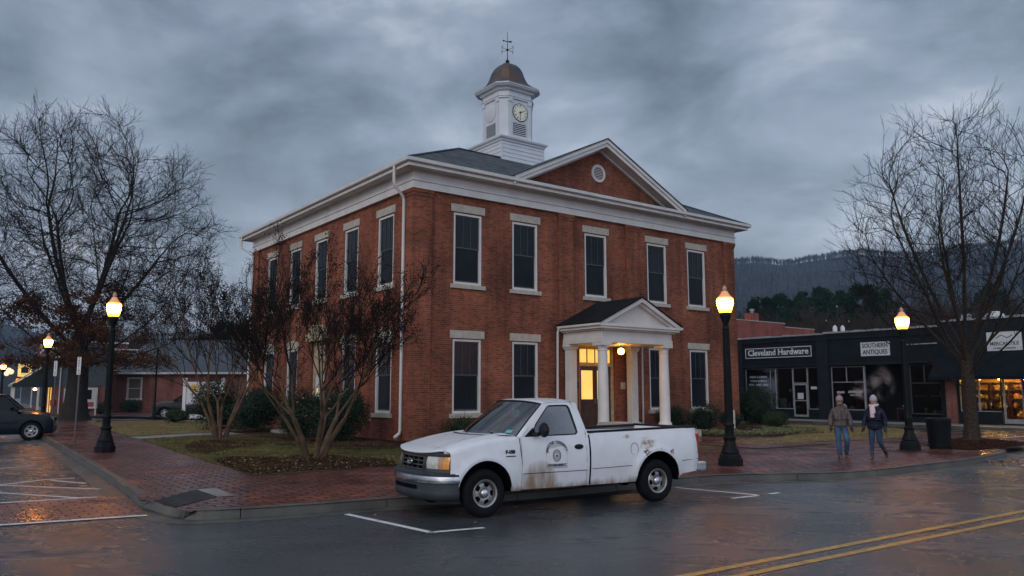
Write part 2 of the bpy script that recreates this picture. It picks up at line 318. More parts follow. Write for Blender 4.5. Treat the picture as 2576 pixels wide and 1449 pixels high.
M['clock_face'] = plain('clock_face', (.80, .74, .58), .5, var=.06)
def truckpaint():
    m, t, n, l, p = newmat('truck_paint')
    src = n.new('ShaderNodeTexCoord').outputs['Object']; sp = n.new('ShaderNodeSeparateXYZ'); l.new(src, sp.inputs[0])
    def mt(op, a, b=0.0, cl=False):
        q = n.new('ShaderNodeMath'); q.operation = op; q.use_clamp = cl
        for i, v in enumerate((a, b)):
            if isinstance(v, (int, float)): q.inputs[i].default_value = v
            else: l.new(v, q.inputs[i])
        return q.outputs[0]
    def blob(x0, z0, rx, rz):          # 1 in the middle, 0 outside
        dx = mt('DIVIDE', mt('SUBTRACT', sp.outputs[0], x0), rx); dz = mt('DIVIDE', mt('SUBTRACT', sp.outputs[2], z0), rz)
        return mt('SUBTRACT', 1.0, mt('ADD', mt('MULTIPLY', dx, dx), mt('MULTIPLY', dz, dz)), True)
    def nz(s, sx=1, sz=1, det=7, rough=.65):
        mp = n.new('ShaderNodeMapping'); mp.inputs['Scale'].default_value = (sx, 1, sz); l.new(src, mp.inputs[0])
        q = n.new('ShaderNodeTexNoise'); q.inputs['Scale'].default_value = s; q.inputs['Detail'].default_value = det; q.inputs['Roughness'].default_value = rough; l.new(mp.outputs[0], q.inputs['Vector']); return q.outputs[0]
    streak = nz(7, 1, .16); mott = nz(13); fine = nz(26)
    def ss(v, a, b):
        q = n.new('ShaderNodeMapRange'); q.inputs['From Min'].default_value = a; q.inputs['From Max'].default_value = b; l.new(v, q.inputs[0]); return q.outputs[0]
    # brown run-off: door bottom, rockers, arches
    run = mt('MULTIPLY', ss(mt('MULTIPLY', mt('POWER', mt('ADD', blob(-1.00, .42, .40, .46), 0.0), .5), streak), .15, .50), .92)
    low = mt('MULTIPLY', ss(mt('MULTIPLY', ss(sp.outputs[2], .62, .37), streak), .26, .50), .8)
    patch = mt('MULTIPLY', ss(mt('MULTIPLY', mt('POWER', mt('MAXIMUM', blob(-3.30, 1.04, .26, .20), blob(-2.86, 1.16, .17, .06)), .5), mott), .36, .54), .8)
    arch = ss(mt('MULTIPLY', mt('POWER', mt('MAXIMUM', mt('MAXIMUM', blob(-3.25, .88, .13, .09), blob(-3.84, .87, .10, .07)), mt('MULTIPLY', blob(-3.50, .93, .42, .04), .5)), .5), fine), .40, .47)
    brown = mt('MAXIMUM', mt('MAXIMUM', run, low), patch)
    mx = n.new('ShaderNodeMix'); mx.data_type = 'RGBA'; l.new(brown, mx.inputs[0]); mx.inputs[6].default_value = (.72, .72, .725, 1); mx.inputs[7].default_value = (.25, .15, .075, 1)
    mx2 = n.new('ShaderNodeMix'); mx2.data_type = 'RGBA'; l.new(arch, mx2.inputs[0]); l.new(mx.outputs[2], mx2.inputs[6]); mx2.inputs[7].default_value = (.11, .050, .026, 1)
    gr = ss(nz(2.2, 1, 1), .35, .7); vs = n.new('ShaderNodeVectorMath'); vs.operation = 'SCALE'; l.new(mx2.outputs[2], vs.inputs[0]); l.new(mt('ADD', mt('MULTIPLY', gr, -.14), 1.04), vs.inputs['Scale'])
    l.new(vs.outputs[0], p.inputs['Base Color'])
    l.new(mt('ADD', mt('MULTIPLY', brown, .35), mt('ADD', mt('MULTIPLY', gr, .12), .26)), p.inputs['Roughness'])
    p.inputs['Coat Weight'].default_value = .25; p.inputs['Coat Roughness'].default_value = .15
    return m
M['truck_paint'] = truckpaint()
# ---------------------------------------------------------------- mesh builder
class MB:
    def __init__(s): s.v = []; s.f = []; s.m = []; s.cur = 0
    def add(s, vs, fs):
        o = len(s.v); s.v.extend([tuple(x) for x in vs]); s.f.extend([tuple(i+o for i in q) for q in fs]); s.m.extend([s.cur]*len(fs)); return s
    def box(s, x0, x1, y0, y1, z0, z1):
        if x0 > x1: x0, x1 = x1, x0
        if y0 > y1: y0, y1 = y1, y0
        return s.add([(x0,y0,z0),(x1,y0,z0),(x1,y1,z0),(x0,y1,z0),(x0,y0,z1),(x1,y0,z1),(x1,y1,z1),(x0,y1,z1)],
                     [(0,3,2,1),(4,5,6,7),(0,1,5,4),(1,2,6,5),(2,3,7,6),(3,0,4,7)])
    def prism(s, pts, a0, a1, axis='y'):      # 2-D outline pushed along an axis; pts are (u,z) / (x,y)
        n = len(pts)
        def P(p, a): return (p[0], a, p[1]) if axis == 'y' else ((a, p[0], p[1]) if axis == 'x' else (p[0], p[1], a))
        vs = [P(p, a0) for p in pts] + [P(p, a1) for p in pts]
        tr = tessellate_polygon([[Vector((p[0], p[1], 0)) for p in pts]])
        fs = [tuple(t) for t in tr] + [tuple(i+n for i in reversed(t)) for t in tr] + [(i, (i+1) % n, (i+1) % n+n, i+n) for i in range(n)]
        return s.add(vs, fs)
    def tube(s, path, rad, n=6, cap=True):
        path = [Vector(p) for p in path]
        if isinstance(rad, (int, float)): rad = [rad]*len(path)
        o = len(s.v); t0 = (path[1]-path[0]).normalized(); up = Vector((0, 0, 1)) if abs(t0.z) < .95 else Vector((1, 0, 0))
        a = t0.cross(up).normalized()
        for i, p in enumerate(path):
            t = (path[min(i+1, len(path)-1)]-path[max(i-1, 0)]).normalized()
            a = (a - t*a.dot(t)); a = a.normalized() if a.length > 1e-6 else t.orthogonal().normalized(); b = t.cross(a)
            for k in range(n):
                an = 2*math.pi*k/n; s.v.append(tuple(p + (a*math.cos(an)+b*math.sin(an))*rad[i]))
        for i in range(len(path)-1):
            for k in range(n):
                k2 = (k+1) % n; s.f.append((o+i*n+k, o+i*n+k2, o+(i+1)*n+k2, o+(i+1)*n+k)); s.m.append(s.cur)
        if cap:
            s.f.append(tuple(o+k for k in reversed(range(n)))); s.f.append(tuple(o+(len(path)-1)*n+k for k in range(n))); s.m += [s.cur]*2
        return s
    def lathe(s, prof, n=24, c=(0, 0, 0), axis='z', ph=0.0):
        o = len(s.v)
        for r, z in prof:
            for k in range(n):
                an = 2*math.pi*(k+ph)/n; x, y = r*math.cos(an), r*math.sin(an)
                q = (x, y, z) if axis == 'z' else ((x, z, y) if axis == 'y' else (z, x, y))
                s.v.append((c[0]+q[0], c[1]+q[1], c[2]+q[2]))
        for i in range(len(prof)-1):
            for k in range(n):
                k2 = (k+1) % n; s.f.append((o+i*n+k, o+i*n+k2, o+(i+1)*n+k2, o+(i+1)*n+k)); s.m.append(s.cur)
        s.f.append(tuple(o+k for k in reversed(range(n)))); s.f.append(tuple(o+(len(prof)-1)*n+k for k in range(n))); s.m += [s.cur]*2
        return s
    def grid(s, fn, nu, nv, thick=None):      # fn(i/nu, j/nv)
        o = len(s.v)
        for i in range(nu+1):
            for j in range(nv+1): s.v.append(tuple(fn(i/nu, j/nv)))
        for i in range(nu):
            for j in range(nv):
                a = o+i*(nv+1)+j; s.f.append((a, a+nv+1, a+nv+2, a+1)); s.m.append(s.cur)
        return s
    def blob(s, c, r, seg=10, rings=6, jit=0, rnd=None):
        prof = [(max(1e-4, math.sin(math.pi*i/rings)), -math.cos(math.pi*i/rings)) for i in range(rings+1)]
        o = len(s.v); s.lathe(prof, seg)
        for i in range(o, len(s.v)):
            x, y, z = s.v[i]; k = 1+(rnd.uniform(-jit, jit) if rnd else 0); s.v[i] = (c[0]+x*r[0]*k, c[1]+y*r[1]*k, c[2]+z*r[2]*k)
        return s
    def build(s, name, mat, parent=None, smooth=None, bevel=0, loc=None, fix=True, uv=True):
        me = bpy.data.meshes.new(name); me.from_pydata(s.v, [], s.f)
        mats = mat if isinstance(mat, (list, tuple)) else [mat]
        for m in mats: me.materials.append(M[m] if isinstance(m, str) else m)
        if len(mats) > 1: me.polygons.foreach_set('material_index', s.m)
        if fix and len(s.f) < 60000:
            b = bmesh.new(); b.from_mesh(me); bmesh.ops.recalc_face_normals(b, faces=b.faces); b.to_mesh(me); b.free()
        if uv:
            ul = me.uv_layers.new(name='UVMap'); V = me.vertices; data = [0.0]*(2*len(me.loops))
            for p in me.polygons:
                nx, ny, nz = (abs(c) for c in p.normal)
                for li in p.loop_indices:
                    c = V[me.loops[li].vertex_index].co
                    if nz > .7: u_, v_ = c.x, c.y
                    elif nx > ny: u_, v_ = c.y, c.z
                    else: u_, v_ = c.x, c.z
                    data[2*li] = u_; data[2*li+1] = v_
            ul.data.foreach_set('uv', data)
        if smooth is not None:
            me.shade_smooth()
            if smooth < 179: me.set_sharp_from_angle(angle=R(smooth))
        o = bpy.data.objects.new(name, me); col.objects.link(o)
        if parent: o.parent = parent
        if loc: o.location = loc
        if bevel:
            bv = o.modifiers.new('bevel', 'BEVEL'); bv.width = bevel; bv.segments = 2; bv.limit_method = 'ANGLE'; bv.angle_limit = R(40)
        return o
def tag(o, label=None, cat=None, group=None, kind=None):
    for k, v in (('label', label), ('category', cat), ('group', group), ('kind', kind)):
        if v: o[k] = v
    return o
def empty(name, loc=(0, 0, 0), rz=0.0, label=None, cat=None, group=None, kind=None):
    o = bpy.data.objects.new(name, None); col.objects.link(o); o.location = loc; o.rotation_euler = (0, 0, rz); o.empty_display_size = .3
    return tag(o, label, cat, group, kind)
def kids(o): return [c for c in bpy.data.objects if c.parent == o]
def copy_tree(o, parent=None, label=None):
    c = o.copy(); col.objects.link(c)
    if parent: c.parent = parent
    if label: c['label'] = label
    for ch in kids(o): copy_tree(ch, c)
    return c
def text_verts(txt, size, depth=.0, align='CENTER', space=1.0, bold=0.0):
    cu = bpy.data.curves.new('t', 'FONT'); cu.body = txt; cu.size = size; cu.align_x = align; cu.align_y = 'CENTER'; cu.extrude = depth; cu.space_character = space; cu.offset = bold; cu.resolution_u = 3
    ob = bpy.data.objects.new('t', cu); me = bpy.data.meshes.new_from_object(ob)
    vs = [v.co.copy() for v in me.vertices]; fs = [tuple(p.vertices) for p in me.polygons]
    bpy.data.objects.remove(ob); bpy.data.meshes.remove(me); bpy.data.curves.remove(cu)
    return vs, fs
def add_text(mb, txt, size, mtx, depth=.004, space=1.0, align='CENTER', sx=1.0, bold=0.0):
    vs, fs = text_verts(txt, size, depth, align, space, bold)
    mb.add([mtx @ Vector((v.x*sx, v.y, v.z)) for v in vs], fs)
FACE_Y = Matrix.Rotation(math.pi/2, 4, 'X')        # text lying in XY stood up, read from -Y
# ---------------------------------------------------------------- site frame: U along the court front to the right, V away into the block
ANG = math.atan2(1.0085, 1.345)
GZ = .15
P0 = G(1030, 1112, GZ); P0.z = 0
UU = Vector((math.cos(ANG), math.sin(ANG), 0)); VV = Vector((-math.sin(ANG), math.cos(ANG), 0))
def S(u, v, z=0.0): return P0 + UU*u + VV*v + Vector((0, 0, z))
def poly(name, pts, z, mat, kind='structure', z0=None, rot=True):
    mb = MB(); P = [Vector((p[0], p[1], 0)) for p in pts]; n = len(P)
    tr = tessellate_polygon([P])
    inv = Matrix.Rotation(-ANG, 4, 'Z')
    Q = [inv @ (p-P0) for p in P]          # local to the site frame so that paving courses run square to the kerb
    mb.add([(q.x, q.y, z) for q in Q], [tuple(t) for t in tr])
    o = mb.build(name, mat, fix=False)
    o.location = P0; o.rotation_euler = (0, 0, ANG)
    for p in o.data.polygons:
        if p.normal.z < 0: p.flip()
    o['kind'] = kind; return o
def px(lst, z=GZ): return [G(a, b, z) for a, b in lst]
def strip(name, pts, wid, z, mat, kind='structure'):
    pts = [Vector((p[0], p[1], 0)) for p in pts]; L = []; Rr = []
    for i, p in enumerate(pts):
        t = (pts[min(i+1, len(pts)-1)]-pts[max(i-1, 0)]).normalized(); nrm = Vector((-t.y, t.x, 0)); L.append(p+nrm*wid/2); Rr.append(p-nrm*wid/2)
    mb = MB(); n = len(pts); mb.add([(q.x, q.y, z) for q in L+Rr], [(i, i+1, n+i+1, n+i) for i in range(n-1)])
    o = mb.build(name, mat, fix=False)
    for p in o.data.polygons:
        if p.normal.z < 0: p.flip()
    o['kind'] = kind; return o
def smooth_line(pts, it=2):
    pts = [Vector((p[0], p[1], 0)) for p in pts]
    for _ in range(it):
        q = [pts[0]]
        for a, b in zip(pts, pts[1:]): q += [a*.75+b*.25, a*.25+b*.75]
        q.append(pts[-1]); pts = q
    return pts
g = MB(); g.grid(lambda a, b: ((a-.5)*4000, (b-.5)*4000+1200, 0), 8, 8)
tag(g.build('asphalt_road', 'asphalt', fix=False), kind='structure')
front = px([(95,1100),(160,1139),(225,1180),(325,1248)], 0) + px([(352,1274),(395,1292),(430,1302),(480,1309),(560,1306),(700,1298),(1040,1270)], 0)
front += [S(-6, -13.75), S(-.8, -13.75), S(.6, -14.2), S(2.2, -15.2), S(4, -15.4), S(6.5, -15.4)] + px([(2450,1168),(2523,1153)], 0) + [S(12.9, -14.6), S(13.5, -13.9), S(14.2, -13.5), S(17.6, -13.3), S(19.2, -12.6), S(20.4, -11.2), S(21.4, -9.2), S(23, -7.6), S(24.3, -5.6), S(24.5, 0), S(24.5, 20), S(24.5, 62)]
for i in range(len(front)): front[i].z = 0
front = [front[0]] + smooth_line(front, 2)[1:]
left_end = front[0]; far_left = Vector((-27.5, 45.5, 0))
def near(p, a): return min(range(len(front)), key=lambda i: (front[i]-a).length)
i0, i1 = near(front, px([(345,1266)], 0)[0]), near(front, px([(485,1309)], 0)[0])
inner = px([(357,1257),(388,1263),(414,1272),(440,1278),(476,1287)], .14)
for q in inner: q.z = 0
outline = [far_left] + front[:i0+1] + inner + front[i1:] + [S(-14, 62), Vector((-17, 52.5, 0)), Vector((-26.5, 49.5, 0))]
poly('brick_sidewalk', outline, .14, 'paver')
def kerb(name, pts, wid=.16, h=.15, mat='concrete_kerb', side=1, gutter=True, drop=None):
    pts = [Vector((p[0], p[1], 0)) for p in pts]
    prof = [(0, 0), (-.015*side, h-.03), (-.035*side, h), (-wid*side, h), (-wid*side, 0)]
    mb = MB(); n = len(prof); acc = 0.0; nxt = 2.4; run = []
    def flush(run):
        if len(run) < 2: return
        vs = [v for st in run for v in st]; m_ = len(run)
        mb.add(vs, [(i*n+k, i*n+k+1, (i+1)*n+k+1, (i+1)*n+k) for i in range(m_-1) for k in range(n-1)] + [tuple(range(n)), tuple((m_-1)*n+k for k in range(n))])
    def station(p, nr, f): return [((p+nr*o_).x, (p+nr*o_).y, z*f) for o_, z in prof]
    nrs = []
    for i, p in enumerate(pts): t = (pts[min(i+1, len(pts)-1)]-pts[max(i-1, 0)]).normalized(); nrs.append(Vector((t.y, -t.x, 0)))
    run = [station(pts[0], nrs[0], drop(0) if drop else 1)]
    for i in range(len(pts)-1):
        a, b = pts[i], pts[i+1]; L_ = (b-a).length; fa, fb = (drop(i), drop(i+1)) if drop else (1, 1)
        while acc+L_ > nxt and L_ > 1e-6:
            t = (nxt-acc)/L_; q = a.lerp(b, t); nr = nrs[i].lerp(nrs[i+1], t); f = fa+(fb-fa)*t; run.append(station(q, nr, f)); flush(run); run = [station(q+(b-a)/L_*.014, nr, f)]; nxt += 2.4
        acc += L_; run.append(station(b, nrs[i+1], fb))
    flush(run); vs, fs = [], []
    mb.add(vs, fs); o = mb.build(name, mat); o['kind'] = 'structure'; return o
def dropf(i):
    d = min(abs(i-1-i0), abs(i-1-i1)) if not (i0 <= i-1 <= i1) else -min(i-1-i0, i1-(i-1))
    return 1.0 if d >= 0 else max(.10, 1.0+d*.5)
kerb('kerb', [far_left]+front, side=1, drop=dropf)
rim = [front[i] for i in range(i0, i1+1)]; mbr = MB(); nn_ = len(rim); inn = []
path_ = [inner[0], inner[1], inner[2], inner[3], inner[4]]; dl_ = [0]
for a, b in zip(path_, path_[1:]): dl_.append(dl_[-1]+(b-a).length)
for k in range(nn_):
    t_ = dl_[-1]*k/(nn_-1); j = max(q for q in range(len(path_)-1) if dl_[q] <= t_+1e-9); inn.append(path_[j].lerp(path_[j+1], (t_-dl_[j])/(dl_[j+1]-dl_[j])))
inn[0] = inner[0]; inn[-1] = inner[-1]
mbr.add([(p.x, p.y, max(.018, .14*dropf(i0+k+1))) for k, p in enumerate(rim)]+[(p.x, p.y, .1405) for p in inn], [(k, k+1, nn_+k+1, nn_+k) for k in range(nn_-1)])
mbr.add([(front[i0].x, front[i0].y, .14), (inner[0].x, inner[0].y, .14), (inner[0].x, inner[0].y, .1401)], [(0, 1, 2)])
rp_ = mbr.build('kerb_ramp', 'concrete_kerb', fix=False); rp_['kind'] = 'structure'
# gutter pan, a concrete strip along the front kerb
def offs(pts, d):
    r = []
    for i, p in enumerate(pts):
        t = (pts[min(i+1, len(pts)-1)]-pts[max(i-1, 0)]).normalized(); r.append(p+Vector((t.y, -t.x, 0))*d)
    return r
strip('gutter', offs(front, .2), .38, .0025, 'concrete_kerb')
# planting and paths on the block
poly('lawn', px([(355,1105),(480,1097),(620,1091),(760,1087)]) + [S(0, 0), S(7.0, 0), S(7.0, -9.0)] + px([(1000,1172),(820,1184),(640,1196),(560,1172),(450,1138)]), .150, 'lawn')
poly('dormant_lawn', px([(220,1065),(330,1060),(640,1058),(640,1084),(480,1089),(324,1097),(275,1083)]), .150, 'dormant')
poly('side_path', px([(324,1099),(480,1090),(640,1085),(760,1080),(760,1086),(620,1091),(480,1096),(350,1104)]), .146, 'concrete')
poly('dormant_lawn', [S(20.3, 4), S(24.3, 4), S(24.1, -5.4), S(22.4, -7.3)] + px([(2290,1101),(2180,1106),(2080,1110),(1900,1118),(1790,1113)]) + [S(12.2, -6.6), S(16.5, -5), S(20.3,-3.5)], .152, 'dormant')
poly('lawn', [S(12, -.1), S(12, -5.6), S(16.5, -5), S(20.2, -3.6), S(20.2, 4), S(19, 4), S(19, -.1)], .150, 'lawn')
poly('mulch_bed', px([(565,1172),(540,1158),(580,1150),(700,1151),(790,1143),(880,1150),(985,1157),(1000,1171),(820,1182),(640,1194)]), .158, 'mulch')
poly('mulch_bed', px([(462,1120),(505,1108),(580,1103),(655,1107),(668,1116),(640,1124),(580,1129),(520,1142),(470,1134)]), .160, 'mulch')
poly('mulch_bed', [S(-.1, 17.4), S(-2.2, 17.2), S(-3.0, 9.9), S(-2.6, 7.6), S(-4.2, 5), S(-4.4, 1), S(-3.4, -2.6), S(0, -2.8), S(6.8, -2.3), S(6.8, .1), S(-.1, .1)], .162, 'mulch')
poly('mulch_bed', [S(11.8, 0), S(11.8, -4.2), S(14, -5.6), S(17.6, -5.6), S(21.8, -2.2), S(21.8, .6), S(19.6, 2.5), S(19.05, 4), S(19.05, -.05)], .163, 'mulch')
pit = px([(2330,1121),(2365,1107),(2450,1102),(2560,1112),(2592,1120),(2530,1127),(2440,1131),(2370,1129)])
poly('mulch_bed', pit, .164, 'mulch')
poly('front_walk', [S(7.2, -2.9), S(11.5, -2.9), S(11.5, -9.6), S(7.2, -9.6)], .155, 'paver')
# corner ramp: tactile plate and a concrete landing, brick crosswalk with its lines
poly('tactile_plate', px([(386,1259),(494,1231),(545,1249),(441,1275)], .15), .147, 'tactile')
poly('corner_landing', px([(495,1231),(545,1227),(590,1246),(548,1249)], .15), .1465, 'concrete')
poly('brick_crosswalk', px([(-500,1377),(-500,1312),(0,1270),(250,1250),(318,1250),(346,1278),(372,1297),(0,1323)], 0), .009, 'paver_cross')
W_ = 'paint_white'
strip('crosswalk_line', px([(-400,1352),(0,1323),(370,1298)], 0), .13, .014, W_)
strip('crosswalk_line', px([(-400,1308),(0,1267),(245,1252)], 0), .10, .014, W_)
for a in ([(0,1220),(110,1207),(188,1203)], [(-60,1214),(0,1221),(250,1231)], [(-60,1233),(0,1240),(212,1254)], [(130,1209),(215,1216)], [(-150,1168),(60,1155)], [(-150,1190),(90,1172)], [(-150,1132),(20,1124)]):
    strip('parking_line', px(a, 0), .085, .005, W_)
strip('parking_line', px([(872,1294),(1085,1340)], 0), .11, .005, W_)
strip('parking_line', px([(1080,1340),(1218,1328)], 0), .10, .005, W_)
strip('parking_line', px([(1700,1227),(1920,1247)], 0), .10, .005, W_)
strip('parking_line', px([(1918,1246),(1842,1254)], 0), .10, .005, W_)
strip('parking_line', px([(1935,1243),(1960,1240)], 0), .10, .005, W_)
def long_line(a, b, ext=3.0):
    a, b = G(*a), G(*b); d = (b-a); return [a-d*.9, a, b, b+d*ext]
strip('centre_line', long_line((1758,1443), (2576,1286)), .115, .005, 'paint_yellow')
strip('centre_line', long_line((1890,1443), (2576,1304)), .115, .005, 'paint_yellow')
strip('crosswalk_line', [S(21.2, -10.5), S(29.4, -10.7)], .14, .005, W_)
poly('brick_crosswalk', [S(19.6, -12.6), S(20.8, -10.8), S(29.4, -11), S(29.4, -13.4), S(19.2, -13.1)], .004, 'paver_cross')
# far side of the side street, and the ground beyond the parking lot
fs = [S(29.5, -60), S(29.5, 62)]
poly('far_sidewalk', [S(29.5, -60), S(60, -60), S(60, 62), S(29.5, 62)], .14, 'concrete'); kerb('kerb', [S(29.5, 62), S(29.5, -60)], side=1)
def wpt(p, Y): q = W(p, 1000, Y); return (q.x, q.y)
verge = [wpt(-900, 60.5), wpt(120, 60.5), wpt(640, 60.5), wpt(900, 61), wpt(900, 90), wpt(-900, 90)]
poly('verge', verge, .10, 'lawn'); kerb('kerb', [Vector((*p, 0)) for p in verge[:4]], h=.11, side=-1)
poly('far_left_sidewalk', [wpt(-900, 61.5), wpt(128, 61.5), wpt(190, 64.2), wpt(190, 67), wpt(-900, 67)], .112, 'concrete')
poly('street_lot_line', [wpt(330, 57.9), wpt(430, 57.9), wpt(450, 58.3), wpt(340, 58.3)], .006, W_)
# grass blades, litter and bark chips: uncountable ground cover
def scatter(name, polypx, cnt, kind_, mat, z, hmin, hmax, seed, world=None):
    rnd = random.Random(seed); P = [Vector((p[0], p[1], 0)) for p in (world or px(polypx))]
    tr = tessellate_polygon([P]); ar = []
    for t in tr: a, b, c = (P[i] for i in t); ar.append((b-a).cross(c-a).length/2)
    mb = MB()
    for t, A_ in zip(tr, ar):
        for _ in range(int(cnt*A_/sum(ar))):
            r1, r2 = math.sqrt(rnd.random()), rnd.random(); a, b, c = (P[i] for i in t); q = a*(1-r1)+b*(r1*(1-r2))+c*(r1*r2)
            if mnoise.noise(q*.9) < rnd.uniform(-.6, .15) and kind_ == 'blade': continue
            an = rnd.uniform(0, 6.3); h = rnd.uniform(hmin, hmax); dx, dy = math.cos(an), math.sin(an)
            if kind_ == 'blade':
                w_ = .012; l_ = rnd.uniform(-.03, .03)
                mb.add([(q.x-dx*w_, q.y-dy*w_, z), (q.x+dx*w_, q.y+dy*w_, z), (q.x+l_+dy*.01, q.y-l_, z+h)], [(0, 1, 2)])
            else:
                s_ = h; ti = rnd.uniform(-.5, .5)*s_; tj = rnd.uniform(-.4, .4)*s_
                mb.add([(q.x-dx*s_, q.y-dy*s_, z+.006), (q.x+dy*s_*.55, q.y-dx*s_*.55, z+.01+abs(ti)), (q.x+dx*s_, q.y+dy*s_, z+.012+abs(tj)), (q.x-dy*s_*.55, q.y+dx*s_*.55, z+.008)], [(0, 1, 2, 3)])
    o = mb.build(name, mat, fix=False, uv=False); o['kind'] = 'stuff'; o['label'] = {'blade': 'short grass blades', 'leaf': 'small scattered pieces on the ground'}[kind_]; return o
lawnpx = [(355,1105),(480,1097),(760,1090),(1010,1118),(1180,1125),(1180,1158),(1000,1171),(640,1194),(450,1138)]
tag(scatter('grass', lawnpx, 26000, 'blade', 'blade', .15, .025, .06, 1), 'short thin green grass on the left lawn')
tag(scatter('grass', [(220,1065),(330,1060),(640,1060),(640,1084),(480,1089),(324,1097),(275,1083)], 14000, 'blade', 'blade_dry', .15, .03, .07, 2), 'dormant tan grass left of the courthouse')
tag(scatter('grass', None, 22000, 'blade', 'blade_dry', .152, .03, .07, 3, world=[S(20.3, 4), S(24.3, 4), S(24.1, -5.4), S(22.4, -7.3)] + px([(2290,1101),(2080,1110),(1900,1118),(1790,1113)]) + [S(12.2, -6.6), S(16.5,-5), S(20.3,-3.5)]), 'dormant tan grass right of the courthouse')
for k, (pp, c_) in enumerate((([(565,1172),(540,1158),(580,1150),(700,1151),(790,1143),(880,1150),(985,1157),(1000,1171),(820,1182),(640,1194)], 9000), ([(462,1120),(505,1108),(655,1107),(668,1116),(520,1142)], 2500))):
    tag(scatter('bark_mulch', pp, c_, 'leaf', 'mulch_chip', .16, .015, .04, 10+k), ('dark bark mulch under the nearer bare shrub tree', 'dark bark mulch under the farther bare shrub tree')[k])
tag(scatter('bark_mulch', None, 6000, 'leaf', 'mulch_chip', .163, .02, .045, 14, world=[S(-3.4, -2.6), S(0, -2.8), S(6.8, -2.3), S(6.8, 0), S(0, 0), S(-3.2, 7)]), 'dark bark mulch along the foot of the brick wall')
tag(scatter('bark_mulch', None, 5000, 'leaf', 'mulch_chip', .165, .02, .045, 15, world=pit), 'dark bark mulch round the street tree')
tag(scatter('fallen_leaves', [(540,1158),(700,1151),(1000,1150),(1000,1171),(640,1196)], 320, 'leaf', 'leaf_litter', .175, .02, .045, 20), 'pale fallen leaves on the near mulch')
tag(scatter('fallen_leaves', [(860,1255),(1720,1205),(1780,1240),(1100,1330)], 70, 'leaf', 'leaf_litter', .006, .015, .04, 21), 'few wet leaves on the asphalt by the truck')
tag(scatter('fallen_leaves', [(2480,1148),(2560,1140),(2576,1152),(2500,1160)], 260, 'leaf', 'leaf_litter', .006, .02, .05, 22), 'tan leaves drifted by the drain at the kerb')
# ---------------------------------------------------------------- courthouse
BW, BD = 18.95, 17.6
CH = empty('courthouse', P0, ANG, 'two storey red brick courthouse with white trim, clock cupola and columned porch', 'courthouse')
def wall_cells(mb, a0, a1, z0, z1, holes, y, depth, axis, flip=1):
    xs = sorted({a0, a1, *[h[0] for h in holes], *[h[1] for h in holes]}); zs = sorted({z0, z1, *[h[2] for h in holes], *[h[3] for h in holes]})
    def P(a, yy, z): return (a, yy, z) if axis == 'x' else (yy, a, z)
    for i in range(len(xs)-1):
        for j in range(len(zs)-1):
            cx, cz = (xs[i]+xs[i+1])/2, (zs[j]+zs[j+1])/2
            if any(h[0] < cx < h[1] and h[2] < cz < h[3] for h in holes): continue
            mb.add([P(xs[i], y, zs[j]), P(xs[i+1], y, zs[j]), P(xs[i+1], y, zs[j+1]), P(xs[i], y, zs[j+1])], [(0, 1, 2, 3)])
    for a, b, c, d in holes:
        q = [(a, c), (b, c), (b, d), (a, d)]
        for k in range(4):
            p, r = q[k], q[(k+1) % 4]
            mb.add([P(p[0], y, p[1]), P(r[0], y, r[1]), P(r[0], y+depth, r[1]), P(p[0], y+depth, p[1])], [(0, 1, 2, 3)])
FC = [2.52, 5.36, 9.33, 13.25, 16.07]; HW = .66
SC_ = [2.33, 5.45, 8.58, 11.70, 14.85]
up, lo = (6.06, 8.88), (1.12, 3.95)
REC = .10
fh = [(c-HW, c+HW, *up) for c in FC] + [(c-HW, c+HW, *lo) for c in FC if c != 9.33] + [(8.28, 10.42, .44, 3.96)]
sh_ = [(c-HW, c+HW, *up) for c in SC_] + [(c-HW, c+HW, *lo) for c in SC_ if c != 8.58] + [(7.85, 9.35, .30, 4.2)]
mb = MB(); wall_cells(mb, 0.02, BW-.02, GZ-.1, 9.62, fh, REC, .22, 'x'); wall_cells(mb, 0.02, BD, GZ-.1, 9.62, sh_, REC, .22, 'y')
mb.add([(BW-.02, REC, 0), (BW-.02, BD, 0), (BW-.02, BD, 9.62), (BW-.02, REC, 9.62)], [(0, 1, 2, 3)]); mb.add([(0.02+REC-.02, BD, 0), (BW-.02, BD, 0), (BW-.02, BD, 9.62), (0.1, BD, 9.62)], [(0, 1, 2, 3)])
mb.build('wall', 'brick', CH, fix=False)
# pilasters with a stepped brick head
for a, b in ((0, .82), (7.12, 7.93), (11.13, 11.95), (18.12, BW)):
    pl = MB()
    x0 = a if a > 0 else 0
    pl.box(x0, b, 0 if a else 0, REC+.02, GZ-.1, 9.28); pl.box(x0-.03, b+.03, -.03, REC+.02, 9.28, 9.40); pl.box(x0-.06, b+.06, -.06, REC+.02, 9.40, 9.545)
    if a: pl.build('pilaster', 'brick', CH)
    else: pl0 = pl
for a, b in ((REC+.03, .82), (16.8, BD)):
    pl = pl0 if a < 1 else MB()
    pl.box(0, REC+.02, a, b, GZ-.1, 9.28); pl.box(-.03, REC+.02, a, b+.03, 9.28, 9.40); pl.box(-.06, REC+.02, a, b+.06, 9.40, 9.545)
    pl.build('pilaster', 'brick', CH)
def ringprof(mb, prof, x0, x1, y0, y1):
    n = len(prof); vs = []
    for o, z in prof: vs += [(x0-o, y0-o, z), (x1+o, y0-o, z), (x1+o, y1+o, z), (x0-o, y1+o, z)]
    fs = [(i*4+k, i*4+(k+1) % 4, (i+1)*4+(k+1) % 4, (i+1)*4+k) for i in range(n-1) for k in range(4)]
    mb.add(vs, fs)
f = MB(); ringprof(f, [(-.1, 9.55), (.045, 9.55), (.045, 9.81), (.085, 9.83), (.085, 9.87), (.035, 9.87), (.035, 10.16), (.10, 10.20), (.10, 10.23), (.50, 10.25), (.50, 10.22), (.53, 10.22), (.53, 10.40), (.3, 10.42)], 0, BW, 0, BD)
